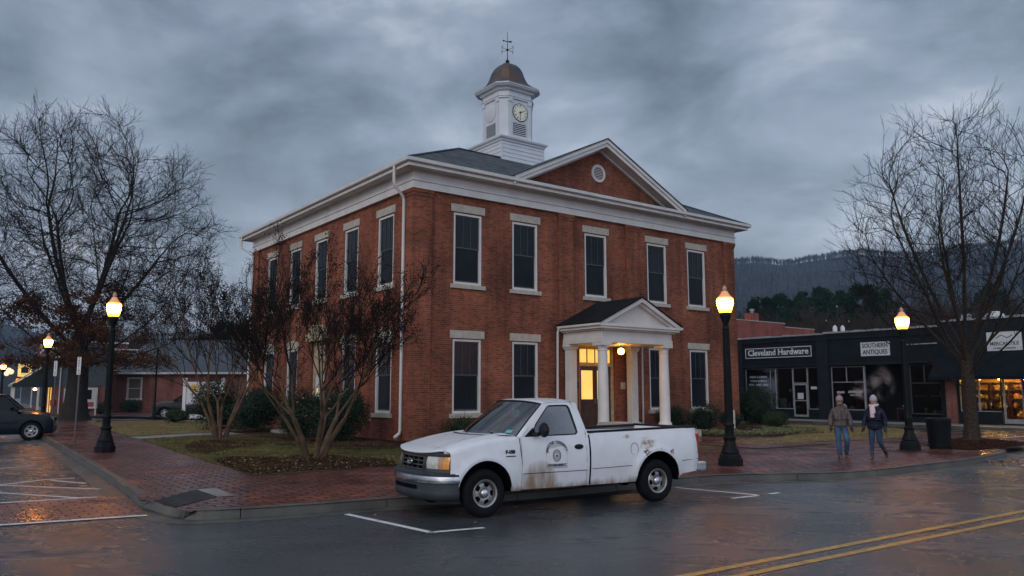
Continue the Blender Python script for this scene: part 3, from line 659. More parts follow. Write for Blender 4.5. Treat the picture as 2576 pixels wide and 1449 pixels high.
f.build('entablature', 'trim', CH, smooth=30)
f = MB(); ringprof(f, [(.535, 10.36), (.60, 10.345), (.655, 10.38), (.67, 10.50), (.645, 10.50), (.63, 10.40), (.56, 10.40), (.535, 10.44)], 0, BW, 0, BD)
f.build('gutter', 'trim', CH)
RT = 13.49; RI = 5.6
rf = MB(); o = .64; z0 = 10.455
vs = [(-o, -o, z0), (BW+o, -o, z0), (BW+o, BD+o, z0), (-o, BD+o, z0), (RI, RI, RT), (BW-RI, RI, RT), (BW-RI, BD-RI, RT), (RI, BD-RI, RT)]
rf.add(vs, [(0, 1, 5, 4), (1, 2, 6, 5), (2, 3, 7, 6), (3, 0, 4, 7), (4, 5, 6, 7), (0, 3, 2, 1)])
roof = rf.build('roof', 'shingle', CH)
hc = MB(); hc.tube([(-o, -o, z0+.02), (RI, RI, RT+.03)], .05, 6); hc.tube([(RI, RI, RT+.03), (BW-RI, RI, RT+.03)], .05, 6); hc.tube([(BW+o, -o, z0+.02), (BW-RI, RI, RT+.03)], .05, 6)
hc.build('ridge_cap', 'shingle', roof)
# gable over the middle bays
gx, gz, gl, gr, ge = 9.44, 13.13, 4.28, 14.60, 10.62
sl_ = (gz-ge)/(gx-gl)
pb = MB(); pb.prism([(gl+.8, 10.5), (gr-.8, 10.5), (gx, gz-.42)], .0, .2); ped = pb.build('pediment', 'brick', CH)
def rake(mb, a0, a1, top, th, y0, y1):
    for s_ in (-1, 1):
        xe = gx+s_*(gx-gl+a0)
        mb.prism([(gx, gz-top), (xe, gz-top-sl_*abs(xe-gx)), (xe, gz-top-th-sl_*abs(xe-gx)), (gx, gz-top-th)], y0, y1)
rk = MB(); rake(rk, 0, 0, .03, .16, -.66, .0); rake(rk, 0, 0, .19, .17, -.60, 0.0); rake(rk, -.3, 0, .36, .10, -.14, -.003); rk.build('raking_cornice', 'trim', CH)
rg = MB()
for s_ in (-1, 1):
    xe = gx+s_*(gx-gl+.06); ze = gz-sl_*abs(xe-gx)
    rg.add([(gx, -.70, gz+.02), (xe, -.70, ze+.02), (xe, 6.2, ze+.02), (gx, 6.2, gz+.02), (gx, -.70, gz-.03), (xe, -.70, ze-.03), (xe, 6.2, ze-.03), (gx, 6.2, gz-.03)],
           [(0, 1, 2, 3), (4, 7, 6, 5), (0, 4, 5, 1), (1, 5, 6, 2), (2, 6, 7, 3), (3, 7, 4, 0)])
rg.build('gable_roof', 'shingle', CH)
vt = MB(); vt.lathe([(.30, 0), (.30, -.05), (.40, -.06), (.42, -.02), (.42, 0)], 32, (gx, 0, 11.66), 'y'); ve = vt.build('round_vent', 'trim', CH, smooth=40)
vt = MB()
for k in range(8):
    z = 11.66-.26+k*.074; hw = math.sqrt(max(.0, .30**2-(z-11.66)**2)); vt.add([(gx-hw, -.045, z-.01), (gx+hw, -.045, z-.01), (gx+hw, -.01, z+.035), (gx-hw, -.01, z+.035)], [(0, 1, 2, 3)])
vt.build('louvre', 'trim', ve); MB().lathe([(.30, -.001), (.001, -.004)], 24, (gx, 0, 11.66), 'y').build('backing', 'void', ve)
brm = MB(); brm.lathe([(.43, -.012), (.56, -.012), (.56, .0)], 32, (gx, 0, 11.66), 'y'); brm.build('brick_ring', 'brick', ve)
# windows
def window(c, z0, z1, axis, lower):
    def X(a, y, z): return (a, y, z) if axis == 'x' else (y, a, z)
    def bx(mb, a0, a1, y0, y1, zz0, zz1):
        if axis == 'x': mb.box(a0, a1, y0, y1, zz0, zz1)
        else: mb.box(y0, y1, a0, a1, zz0, zz1)
    y = REC+.02; a0, a1 = c-HW+.004, c+HW-.004; zz0, zz1 = z0+.004, z1-.004; t = .085
    m = MB(); bx(m, a0, a0+t, y, y+.12, zz0, zz1); bx(m, a1-t, a1, y, y+.12, zz0, zz1); bx(m, a0+t, a1-t, y, y+.12, zz1-t, zz1); bx(m, a0+t, a1-t, y, y+.13, zz0, zz0+t+.01)
    fr = m.build('window', 'trim', CH)
    m = MB(); b0, b1, c0, c1 = a0+t, a1-t, zz0+t+.01, zz1-t; mid = (c0+c1)/2+.05; s_ = .045
    for (p, q, yy) in ((c0, mid, .09), (mid-.03, c1, .06)):
        bx(m, b0, b0+s_, y+yy, y+yy+.03, p, q); bx(m, b1-s_, b1, y+yy, y+yy+.03, p, q); bx(m, b0+s_, b1-s_, y+yy, y+yy+.03, p, p+s_+(.02 if p == c0 else 0)); bx(m, b0+s_, b1-s_, y+yy, y+yy+.03, q-s_, q)
    wd = (b1-b0-2*s_)/3
    for k in (1, 2): bx(m, b0+s_+wd*k-.011, b0+s_+wd*k+.011, y+.055, y+.065, mid+s_-.03, c1-s_)
    m.build('sash', 'sash', fr)
    m = MB(); bx(m, b0+s_*.5, b1-s_*.5, y+.072, y+.078, mid, c1-.02); m.build('pane', 'pane', fr)
    m = MB(); bx(m, b0+s_*.5, b1-s_*.5, y+.10, y+.106, c0+.02, mid-.004); m.build('pane', 'pane_lower', fr)
    m = MB()
    if lower and axis == 'y': m.prism([(c-.79, z1+.03), (c+.79, z1+.03)]+[(c+.79*math.cos(a), z1+.18+.26*math.sin(a)) for a in [math.pi*k/12 for k in range(13)]], REC-.035, REC+.10, 'x')
    else: bx(m, c-.79, c+.79, REC-.035, REC+.10, z1+.03, z1+.33)
    m.build('lintel', 'stone', fr)
    m = MB(); bx(m, c-.80, c+.80, REC-.09, REC+.12, z0-.16, z0-.002); m.build('sill', 'stone', fr)
for c in FC:
    window(c, *up, 'x', 0)
    if c != 9.33: window(c, *lo, 'x', 1)
for c in SC_:
    window(c, *up, 'y', 0)
    if c != 8.58: window(c, *lo, 'y', 1)
# downspouts
def pipe(path, r=.055, name='downspout'):
    m = MB(); m.tube(path, r, 8); return m.build(name, 'trim', CH, smooth=50)
pipe([(-.60, -.12+.55, 10.38), (-.60, .43, 9.75), (-.56, .45, 9.62), (-.12, .60, 9.32), (-.06, .62, 9.18), (-.05, .62, 6), (-.05, .62, .55), (-.08, .62, .42), (-.30, .60, .28)], .062)
pipe([(-.60, 17.9, 10.38), (-.60, 17.9, 9.8), (-.08, 17.45, 9.3), (-.06, 17.45, .4)], .06)
# front door
dm = MB(); y = REC+.20
dm.box(8.285, 8.42, y-.08, y+.05, .45, 3.955); dm.box(10.28, 10.415, y-.08, y+.05, .45, 3.955); dm.box(8.42, 10.28, y-.08, y+.05, 3.80, 3.955); dm.box(8.42, 10.28, y-.08, y+.05, 3.04, 3.18)
dr = dm.build('front_door', 'cream', CH, bevel=.008)
tm = MB()
for k in range(4):
    a = 8.42+k*.465; tm.box(a+.02, a+.445, y-.01, y, 3.20, 3.78)
tm.build('transom_pane', 'lit_glass', dr)
for k in range(5): a = 8.42+k*.465; tm = MB(); tm.box(a-.02 if k else a, a+.02 if k < 4 else a, y-.045, y+.02, 3.18, 3.80); tm.build('transom_bar', 'sash', dr)
for a, b in ((8.43, 9.34), (9.36, 10.27)):
    m = MB(); q0, q1 = a+.12, b-.12
    m.box(a, q0, y-.02, y+.03, .46, 3.03); m.box(q1, b, y-.02, y+.03, .46, 3.03); m.box(q0, q1, y-.02, y+.03, 2.86, 3.03); m.box(q0, q1, y-.02, y+.03, .46, 1.62); m.box(q0+.06, q1-.06, y-.04, y-.02, .62, .98); m.box(q0+.06, q1-.06, y-.04, y-.02, 1.08, 1.5)
    lf = m.build('door_leaf', 'door_wood', dr, bevel=.006)
    MB().box(q0, q1, y, y+.012, 1.62, 2.86).build('pane', 'lit_glass', lf)
    hx = b-.05 if a < 9 else a+.05
    h = MB(); h.tube([(hx, y-.02, 1.45), (hx, y-.07, 1.45), (hx, y-.07, 1.65), (hx, y-.02, 1.65)], .012, 6); h.build('handle', 'metal_grey', lf)
MB().box(10.72, 11.0, REC-.03, REC, 2.06, 2.36).build('plaque', 'stone', CH)
MB().box(7.98, 8.2, REC-.03, REC, 2.06, 2.36).build('notice_plate', 'metal_black', CH)
# side door with an arched pale hood surround
m = MB(); yy = REC+.20
m.box(yy-.10, yy+.02, 7.855, 8.02, .31, 4.18); m.box(yy-.10, yy+.02, 9.18, 9.345, .31, 4.18); m.box(yy-.10, yy+.02, 8.02, 9.18, 2.75, 4.18); sd = m.build('side_door', 'cream', CH)
MB().box(yy-.04, yy, 8.02, 9.18, .31, 2.75).build('door_leaf', 'trim', sd)
m = MB(); m.box(yy-.05, yy-.042, 8.90, 9.0, 1.8, 2.1); m.build('pane', 'lit_glass', sd)
m = MB(); m.box(-.14, REC+.02, 7.65, 9.55, 4.22, 4.55); m.prism([(7.65, 4.55), (9.55, 4.55)]+[(8.6+.95*math.cos(a), 4.55+.48*math.sin(a)) for a in [math.pi*k/12 for k in range(13)]][1:-1], -.05, REC+.02, 'x'); m.build('door_hood', 'cream', sd)
MB().box(-1.6, .1, 7.6, 9.6, 0, .29).build('step', 'concrete', sd)
# ---- portico
PX0, PX1, PY = 7.22, 11.38, -2.42
PO = MB(); pc = (PX0+PX1)/2
ent = MB()
ent.box(PX0, PX1, PY, -0.065, 3.90, 4.10); ent.box(PX0+.03, PX1-.03, PY+.03, -.067, 4.10, 4.38)
po = ent.build('portico', 'trim', CH, bevel=.01)
c_ = MB(); c_.box(PX0-.09, PX1+.09, PY-.09, -.068, 4.38, 4.44); c_.box(PX0-.22, PX1+.22, PY-.22, -.069, 4.44, 4.53); c_.box(PX0-.27, PX1+.27, PY-.27, -.07, 4.53, 4.64); c_.build('cornice', 'trim', po, bevel=.012)
pz, pe = 5.78, 4.66; ps = (pz-pe)/(PX1+.3-pc)
t_ = MB(); t_.prism([(PX0+.05, pe), (PX1-.05, pe), (pc, pz-.20)], PY+.05, PY+.12); t_.build('tympanum', 'trim', po)
t_ = MB()
for s_ in (-1, 1):
    xe = pc+s_*(PX1+.27-pc)
    t_.prism([(pc, pz), (xe, pe), (xe, pe-.015), (xe-s_*.30, pe-.015), (pc, pz-.17)], PY-.27, PY+.04)
    t_.prism([(pc, pz-.172), (xe-s_*.31, pe-.014), (xe-s_*.50, pe-.014), (pc, pz-.27)], PY-.12, PY+.045)
t_.build('raking_cornice', 'trim', po)
t_ = MB()
for s_ in (-1, 1):
    xe = pc+s_*(PX1+.34-pc); ze = pz-ps*abs(xe-pc)
    t_.add([(pc, PY-.32, pz+.05), (xe, PY-.32, ze+.05), (xe, -.0, ze+.05), (pc, -.0, pz+.05), (pc, PY-.32, pz+.002), (xe, PY-.32, ze+.002), (xe, 0, ze+.002), (pc, 0, pz+.002)], [(0, 1, 2, 3), (4, 7, 6, 5), (0, 4, 5, 1), (1, 5, 6, 2), (2, 6, 7, 3), (3, 7, 4, 0)])
t_.build('porch_roof', 'roof_dark', po)
t_ = MB(); t_.box(PX0-.33, PX0-.27, PY-.25, -.07, 4.56, 4.66); t_.box(PX1+.27, PX1+.36, PY-.3, -.07, 4.56, 4.66); t_.build('gutter', 'trim', po)
FZ = .46
fl = MB(); fl.box(PX0-.15, PX1+.15, PY-.15, REC, GZ-.1, FZ-.02); fl.build('porch_floor', 'concrete', po)
st = MB()
for k in range(2): st.box(PX0+.75, PX1-.4, PY-.152-.34*(k+1), PY-.15-.34*k, GZ-.1, FZ-.12-.13*k)
st.build('step', 'concrete', po)
def column(x, y, sq=False):
    if sq:
        m = MB(); m.box(x-.19, x+.19, y-.16, y+.16, FZ, 3.70); m.box(x-.24, x+.24, y-.20, y+.20, 3.70, 3.78); m.box(x-.28, x+.28, y-.22, y+.22, 3.78, 3.90); m.box(x-.24, x+.24, y-.2, y+.2, FZ, FZ+.16); return m.build('column', 'trim', po, bevel=.008)
    m = MB(); m.box(x-.29, x+.29, y-.29, y+.29, FZ-.01, FZ+.08)
    m.lathe([(.27, FZ+.08), (.285, FZ+.13), (.27, FZ+.18), (.235, FZ+.21), (.225, FZ+.26), (.222, 1.5), (.212, 2.4), (.190, 3.50), (.190, 3.56), (.21, 3.58), (.21, 3.61), (.192, 3.63), (.195, 3.68), (.25, 3.76), (.25, 3.78)], 28, (x, y, 0))
    m.box(x-.28, x+.28, y-.28, y+.28, 3.78, 3.905); return m.build('column', 'trim', po, smooth=35)
column(PX0+.30, PY+.26); column(PX1-.30, PY+.26); column(PX0+.28, -.26, True); column(PX1-.28, -.26, True)
ck = MB(); ck.box(PX0-.35, PX0+.65, PY-1.35, PY-.16, 0, .66); k1 = ck.build('cheek_wall', 'stone', po); ck = MB(); ck.box(PX0-.42, PX0+.72, PY-1.42, PY-.155, .66, .78); ck.build('coping', 'stone', k1)
ck = MB(); ck.box(PX1-.35, PX1+.25, PY-1.2, PY-.16, 0, .40); ck.build('cheek_wall', 'stone', po)
pipe([(PX0-.30, -.18, 4.56), (PX0-.30, -.10, 4.4), (PX0-.30, -.05, .25)], .05).parent = po
pipe([(12.04, .02, 4.50), (12.04, .04, .25)], .05).parent = po
pl_ = MB(); pl_.lathe([(.001, 3.50), (.07, 3.51), (.12, 3.57), (.135, 3.64), (.11, 3.72), (.05, 3.76)], 16, (pc+.05, -1.35, 0)); lampg = pl_.build('porch_lamp', emis('porch_globe', (1, .42, .06), 40), po, smooth=60)
MB().lathe([(.09, 3.76), (.09, 3.79), (.02, 3.80), (.02, 3.91)], 12, (pc+.05, -1.35, 0)).build('lamp_cap', 'metal_black', lampg)
# ---- clock cupola
TX, TY = 9.45, 6.86
CT = MB()
b = MB(); b.box(TX-1.34, TX+1.34, TY-1.34, TY+1.34, 13.2, 14.46); tower = b.build('clock_cupola', 'tower_paint', CH)
b = MB()
for k in range(5):
    z = 13.42+k*.21; ringprof(b, [(0, z), (.022, z+.004), (.004, z+.20)], TX-1.34, TX+1.34, TY-1.34, TY+1.34)
b.build('clapboard', 'tower_paint', tower)
b = MB(); b.box(TX-1.37, TX-1.30, TY-1.37, TY-1.30, 13.2, 14.45); b.box(TX+1.30, TX+1.37, TY-1.37, TY-1.30, 13.2, 14.45); b.build('corner_board', 'tower_paint', tower)
b = MB(); ringprof(b, [(0, 14.40), (.06, 14.42), (.08, 14.50), (.15, 14.56), (.17, 14.64), (.0, 14.67), (-1.3, 14.70)], TX-1.34, TX+1.34, TY-1.34, TY+1.34); b.build('base_cornice', 'tower_paint', tower)
def octo(h, c): return [(-h, -h+c), (-h+c, -h), (h-c, -h), (h, -h+c), (h, h-c), (h-c, h), (-h+c, h), (-h, h-c)]
def octring(mb, prof, ch=.36):
    vs = []
    for h, z in prof: vs += [(TX+x, TY+y, z) for x, y in octo(h, ch*h/1.12)]
    n = len(prof); mb.add(vs, [(i*8+k, i*8+(k+1) % 8, (i+1)*8+(k+1) % 8, (i+1)*8+k) for i in range(n-1) for k in range(8)])
HS = 1.06
b = MB(); octring(b, [(HS, 14.66), (HS, 16.95)], .34); b.build('shaft', 'tower_paint', tower)
b = MB()
for s1, ax in ((-1, 'x'), (1, 'x'), (-1, 'y'), (1, 'y')):
    for off in (-1, 1):
        a0, a1 = off*(HS-.34-.20), off*(HS-.34-.01); lo_, hi_ = sorted((a0, a1)); y0, y1 = s1*HS, s1*(HS+.045)
        for (e0, z0_, z1_) in ((0, 14.68, 16.66), (.035, 14.68, 14.84), (.03, 16.66, 16.86)):
            if ax == 'x': b.box(TX+lo_-e0, TX+hi_+e0, TY+y0, TY+y1+s1*e0, z0_, z1_)
            else: b.box(TX+y0, TX+y1+s1*e0, TY+lo_-e0, TY+hi_+e0, z0_, z1_)
b.build('pilaster', 'tower_paint', tower)
b = MB(); octring(b, [(HS, 16.84), (HS+.07, 16.86), (HS+.07, 16.93), (HS+.10, 16.95), (HS+.02, 16.97), (HS+.02, 17.22), (HS+.12, 17.28), (HS+.15, 17.36), (HS+.30, 17.42), (HS+.34, 17.50), (HS+.37, 17.50), (HS+.37, 17.57), (HS+.28, 17.60)], .36); b.build('cornice', 'tower_paint', tower)
b = MB(); octring(b, [(HS+.385, 17.565), (HS+.12, 17.72), (.98, 17.92), (.88, 18.10), (.80, 18.32), (.72, 18.60), (.60, 18.84), (.44, 19.03), (.26, 19.14), (.08, 19.19), (.01, 19.20)], .42); b.build('dome', 'dome', tower)
# dials on the two seen faces (a blank disc to the left, the clock in front), louvres under them
cf = MB(); cf.lathe([(.48, 0), (.48, -.03), (.46, -.045), (.44, -.03)], 40, (TX+.02, TY-HS-.002, 16.20), 'y'); ck = cf.build('clock', 'sash', tower, smooth=40)
MB().lathe([(.455, -.03), (.001, -.032)], 40, (TX+.02, TY-HS-.002, 16.20), 'y').build('dial', 'clock_face', ck)
hm = MB(); cy_ = TY-HS-.045
def hand(ang, L, w_):
    a = R(ang); dx, dz = math.sin(a), math.cos(a); nx, nz = dz, -dx
    hm.add([(TX+.02-dx*.08+nx*w_, cy_, 16.2-dz*.08+nz*w_), (TX+.02-dx*.08-nx*w_, cy_, 16.2-dz*.08-nz*w_), (TX+.02+dx*L-nx*w_*.5, cy_, 16.2+dz*L-nz*w_*.5), (TX+.02+dx*L+nx*w_*.5, cy_, 16.2+dz*L+nz*w_*.5)], [(0, 1, 2, 3)])
hand(66, .30, .026); hand(182, .36, .020); hm.lathe([(.04, -.01), (.001, -.012)], 12, (TX+.02, cy_, 16.2), 'y'); hm.build('hand', 'ink', ck)
nm = MB()
for k in range(12):
    a = R(k*30); mt_ = Matrix.Translation((TX+.02+math.sin(a)*.36, TY-HS-.037, 16.2+math.cos(a)*.36)) @ FACE_Y
    add_text(nm, ['XII', 'I', 'II', 'III', 'IV', 'V', 'VI', 'VII', 'VIII', 'IX', 'X', 'XI'][k], .115, mt_, .001, sx=.8, bold=.003)
nm.build('numeral', 'ink', ck, uv=False)
bd = MB(); bd.lathe([(.44, -.0), (.44, -.035), (.40, -.05), (.001, -.05)], 32, (TX-HS+.002, TY, 16.20), 'x'); bd.build('blank_dial', 'tower_paint', tower, smooth=40)
for ax in ('x', 'y'):
    bk_ = MB(); lm = MB()
    if ax == 'x': bk_.box(TX-.40, TX+.40, TY-HS-.004, TY-HS, 14.98, 15.64)
    else: bk_.box(TX-HS-.004, TX-HS, TY-.40, TY+.40, 14.98, 15.64)
    for k in range(7):
        z = 15.0+k*.094
        if ax == 'x': lm.add([(TX-.40, TY-HS-.05, z), (TX+.40, TY-HS-.05, z), (TX+.40, TY-HS-.012, z+.055), (TX-.40, TY-HS-.012, z+.055)], [(0, 1, 2, 3)])
        else: lm.add([(TX-HS-.05, TY-.40, z), (TX-HS-.05, TY+.40, z), (TX-HS-.012, TY+.40, z+.055), (TX-HS-.012, TY-.40, z+.055)], [(0, 1, 2, 3)])
    lv = lm.build('louvre', 'tower_paint', tower); bk_.build('backing', 'void', tower)
wv = MB(); wv.lathe([(.16, 19.14), (.15, 19.20), (.09, 19.26), (.11, 19.33), (.06, 19.40), (.03, 19.46)], 12, (TX, TY, 0)); wv.tube([(TX, TY, 19.4), (TX, TY, 20.98)], [.022, .010], 6)
wv.blob((TX, TY, 19.98), (.07, .07, .07), 8, 6); vane = wv.build('weathervane', 'metal_black', tower, smooth=50)
va = MB(); dv = Vector((.80, .30, 0)).normalized(); q0 = Vector((TX, TY, 20.45))
va.tube([q0-dv*.40+Vector((0,0,-.11)), q0+dv*.12+Vector((0,0,.02))], .022, 5); va.tube([q0-dv*.40+Vector((0,0,-.11)), q0-dv*.30+Vector((0,0,-.05))], [.05,.02], 4)
va.tube([q0+dv*.05, q0+dv*.30+Vector((0,0,.10)), q0+dv*.48+Vector((0,0,.16))], [.02, .055, .005], 5); va.build('arrow', 'metal_black', vane)
va = MB()
for k, (an, L_) in enumerate(((10, .42), (100, .42), (190, .42), (280, .42))):
    d3 = Vector((math.cos(R(an)), math.sin(R(an)), 0)); c0 = Vector((TX, TY, 19.98)); va.tube([c0, c0+d3*L_], .013, 4); e_ = c0+d3*L_
    va.tube([e_+Vector((0,0,-.10)), e_+Vector((0,0,.10))], .014, 4); va.tube([e_+Vector((0,0,.09)), e_-d3*.1+Vector((0,0,.09))], .012, 4)
va.build('compass_arm', 'metal_black', vane)
# ---------------------------------------------------------------- pickup truck (x forward from the front axle, y left, z up)
_f = G(1222, 1303); _r = G(1655, 1263); _d = (_f-_r).normalized(); _n = Vector((-_d.y, _d.x, 0))
TR = empty('pickup_truck', _f - _n*.985, math.atan2(_d.y, _d.x), 'rusty white two door pickup truck with a round seal on its door', 'pickup truck')
RA = -3.52; WR = .368
def bodyy(z):                       # half width of the flank by height
    pts = [(.34, .925), (.40, .955), (.55, .975), (.64, .985), (.68, .992), (.85, .995), (1.0, .988), (1.12, .968), (1.20, .945), (1.30, .915)]
    for (a, b), (c, d) in zip(pts, pts[1:]):
        if z <= c: return b+(d-b)*max(0, (z-a))/(c-a)
    return pts[-1][1]
def arch(x, cx, r, zc): return zc+math.sqrt(max(0, r*r-(x-cx)**2)) if abs(x-cx) < r else None
def columns(mb, xs, zl, zu, yf, nz, side):
    o = len(mb.v)
    for x in xs:
        a, b = zl(x), zu(x)
        for j in range(nz+1):
            z = a+(b-a)*j/nz; mb.v.append((x, side*yf(x, z), z))
    for i in range(len(xs)-1):
        for j in range(nz):
            k = o+i*(nz+1)+j; mb.f.append((k, k+nz+1, k+nz+2, k+1)); mb.m.append(mb.cur)
def xsamp(a, b, cx, r, n=14):
    s = {a, b}; s |= {cx+r*math.cos(math.pi*k/22) for k in range(23)}
    k = a
    while k < b: s.add(k); k += .09
    return sorted(x for x in s if a-1e-6 <= x <= b+1e-6)
def hoodz(x): t = (x+.6)/1.4; return 1.245-.03*t-.19*t*t-.03*t**6     # shoulder height of the fender line
def flare(x, z, cx, r, amt=.028):
    d = math.hypot(x-cx, z-.40); return amt*math.exp(-((d-r-.03)/.075)**2) if z > .42 else 0
AF, AR_ = .475, .495
def xfront(y): a = abs(y)/.97; return .86-.24*a**2.6-.09*a**8
for s in (1, -1):
    pass
body = MB()
NZ = 10
for s in (1, -1):
    # fender flank
    xs = xsamp(-.60, .60, 0, AF)
    columns(body, xs, lambda x: (arch(x, 0, AF, .40) or .37) if abs(x) < AF else (.37 if x < 0 else .68), lambda x: hoodz(x)-.10, lambda x, z: bodyy(z)-(.02 if x > .3 else 0)*(x-.3)/.3+flare(x, z, 0, AF)-.022*max(0, (x-.42)/.18)**2, NZ, s)
    # roll-over of the shoulder
    o = len(body.v); xs2 = [-.60+1.2*i/24 for i in range(25)]
    for x in xs2:
        y0 = bodyy(hoodz(x)-.10)-(.02*(x-.3)/.3 if x > .3 else 0)-.022*max(0, (x-.42)/.18)**2; z0 = hoodz(x)-.10
        for k in range(7):
            a = math.pi/2*k/6; body.v.append((x, s*(y0-.13*(1-math.cos(a))), z0+.10*math.sin(a)))
    last = [Vector(q) for q in body.v[-7:]]
    for i in range(24):
        for k in range(6): q = o+i*7+k; body.f.append((q, q+7, q+8, q+1)); body.m.append(0)
    o = len(body.v)          # nose cap between the fender shoulder and the lamp surround
    for k in range(7):
        yb = .955-.135*k/6; B = Vector((xfront(yb)-.035, s*yb, .992)); A_ = last[k]
        for j in range(5): t = j/4; q = A_*(1-t)+B*t; body.v.append((q.x+.03*math.sin(math.pi*t), q.y, q.z+.012*math.sin(math.pi*t)))
    for k in range(6):
        for j in range(4): q = o+k*5+j; body.f.append((q, q+5, q+6, q+1)); body.m.append(0)
    columns(body, [.50, .55, .60], lambda x: .68, lambda x: .99, lambda x, z: .945, 3, s)
    body.add([(-.59, s*.932, 1.19), (-.72, s*.938, 1.19), (-.95, s*.915, 1.28), (-.93, s*.885, 1.45), (-.66, s*.905, 1.26), (-.60, s*.905, 1.235)], [(0, 1, 2, 3, 4, 5)])
# hood: from the shoulder in
def hood(u, v):
    y = -.83+1.66*v; a = abs(y)/.83; xf = xfront(y)-.02; x = -.60+(xf+.60)*u
    xx = min(x, .60); zz = hoodz(xx)-(.10*max(0, x-.60)+.9*max(0, x-.60)**2)
    crown = .040*(1-a*a)*(1-.5*u**3) + .022*max(0, 1-((a-.80)/.16)**2)*(1-u)**.5
    if u < .01: pass
    return (x if u > 0 else -.60, y, zz+crown*(1-.3*u)-.006*(1 if a > .97 else 0))
hm_ = MB(); hm_.grid(hood, 26, 34)
hm_.grid(lambda u, v: (lambda q: (q[0]+.010*math.sin(math.pi*u/1), q[1], q[2]*(1-u)+(q[2]-.03)*u))(hood(1, v)), 3, 34)
# bed flanks
for s in (1, -1):
    xs = xsamp(-4.53, -2.035, RA, AR_)
    railz = lambda x: 1.235+.045*min(1, (-2.0-x)/2.5)
    columns(body, xs, lambda x: arch(x, RA, AR_, .40) if abs(x-RA) < AR_ else (.38 if x > RA else .46+.05*(RA-AR_-x)/.55), railz, lambda x, z: bodyy(z)+.004+flare(x, z, RA, AR_, .034)+(-.05*((-4.43-x)/.10)**2 if x < -4.43 else 0), 12, s)
    # inner bed wall and rail
    body.box(-4.50, -2.06, s*.80, s*.86, .93, 1.20)
body.box(-4.50, -2.05, -.52, .52, .70, .78)
body.box(-2.10, -2.045, -.86, .86, .78, 1.22); body.box(-4.50, -2.05, -.80, .80, .925, .94)
# cab back and rockers
for s in (1, -1): columns(body, [-2.02, -1.99, -1.965], lambda x: .38, lambda x: 1.24, lambda x, z: bodyy(z), 10, s); columns(body, [-.66, -.60], lambda x: .37, lambda x: 1.24, lambda x, z: bodyy(z)-.002, 10, s)
bo = body.build('body', 'truck_paint', TR, smooth=35)
hm_.build('hood', 'truck_paint', TR, smooth=50)
# tailgate
m = MB(); m.grid(lambda u, v: (-4.545-.012*math.sin(math.pi*v), -.90+1.8*u, .50+.78*v), 10, 6); m.box(-4.54, -4.49, -.86, .86, .5, 1.26); m.build('tailgate', 'truck_paint', TR, smooth=40)
# doors with their window frames
def gy(z): return .945-(z-1.21)*.30
def sideloop(pts, n):
    # closed loop resampled with rounded corners
    P = [Vector((p[0], p[1], 0)) for p in pts]
    for _ in range(3):
        q = []
        for i in range(len(P)): a, b = P[i], P[(i+1) % len(P)]; q += [a*.8+b*.2, a*.2+b*.8] if _ == 0 else [a*.75+b*.25, a*.25+b*.75]
        P = q
    d = [0]
    for i in range(len(P)): d.append(d[-1]+(P[(i+1) % len(P)]-P[i]).length)
    out_ = []
    for k in range(n):
        t = d[-1]*k/n; i = max(j for j in range(len(P)) if d[j] <= t); a, b = P[i], P[(i+1) % len(P)]; f = (t-d[i])/max(1e-9, d[i+1]-d[i]); out_.append(a*(1-f)+b*f)
    return out_
winp = [(-.80, 1.225), (-1.27, 1.70), (-1.30, 1.715), (-1.67, 1.72), (-1.705, 1.70), (-1.80, 1.25), (-1.78, 1.235)]
outp = [(-.66, 1.20), (-1.215, 1.76), (-1.25, 1.775), (-1.70, 1.785), (-1.76, 1.765), (-1.985, 1.20), (-1.9, 1.19)]
def ringpoly(outer, inner, n=56):
    # rays from the centre of the inner loop give matching points on both loops
    c = Vector((-1.42, 1.45, 0))
    def hit(poly, a):
        d = Vector((math.cos(a), math.sin(a), 0)); best = None
        for i in range(len(poly)):
            p, q = poly[i], poly[(i+1) % len(poly)]; e_ = q-p; den = d.x*e_.y-d.y*e_.x
            if abs(den) < 1e-9: continue
            w_ = p-c; t = (w_.x*e_.y-w_.y*e_.x)/den; s_ = (w_.x*d.y-w_.y*d.x)/den
            if t > 0 and -1e-6 <= s_ <= 1+1e-6 and (best is None or t < best): best = t
        return c+d*best
    return [hit(outer, 2*math.pi*k/n) for k in range(n)], [hit(inner, 2*math.pi*k/n) for k in range(n)]
wl = sideloop(winp, 80); ol = sideloop(outp, 90)
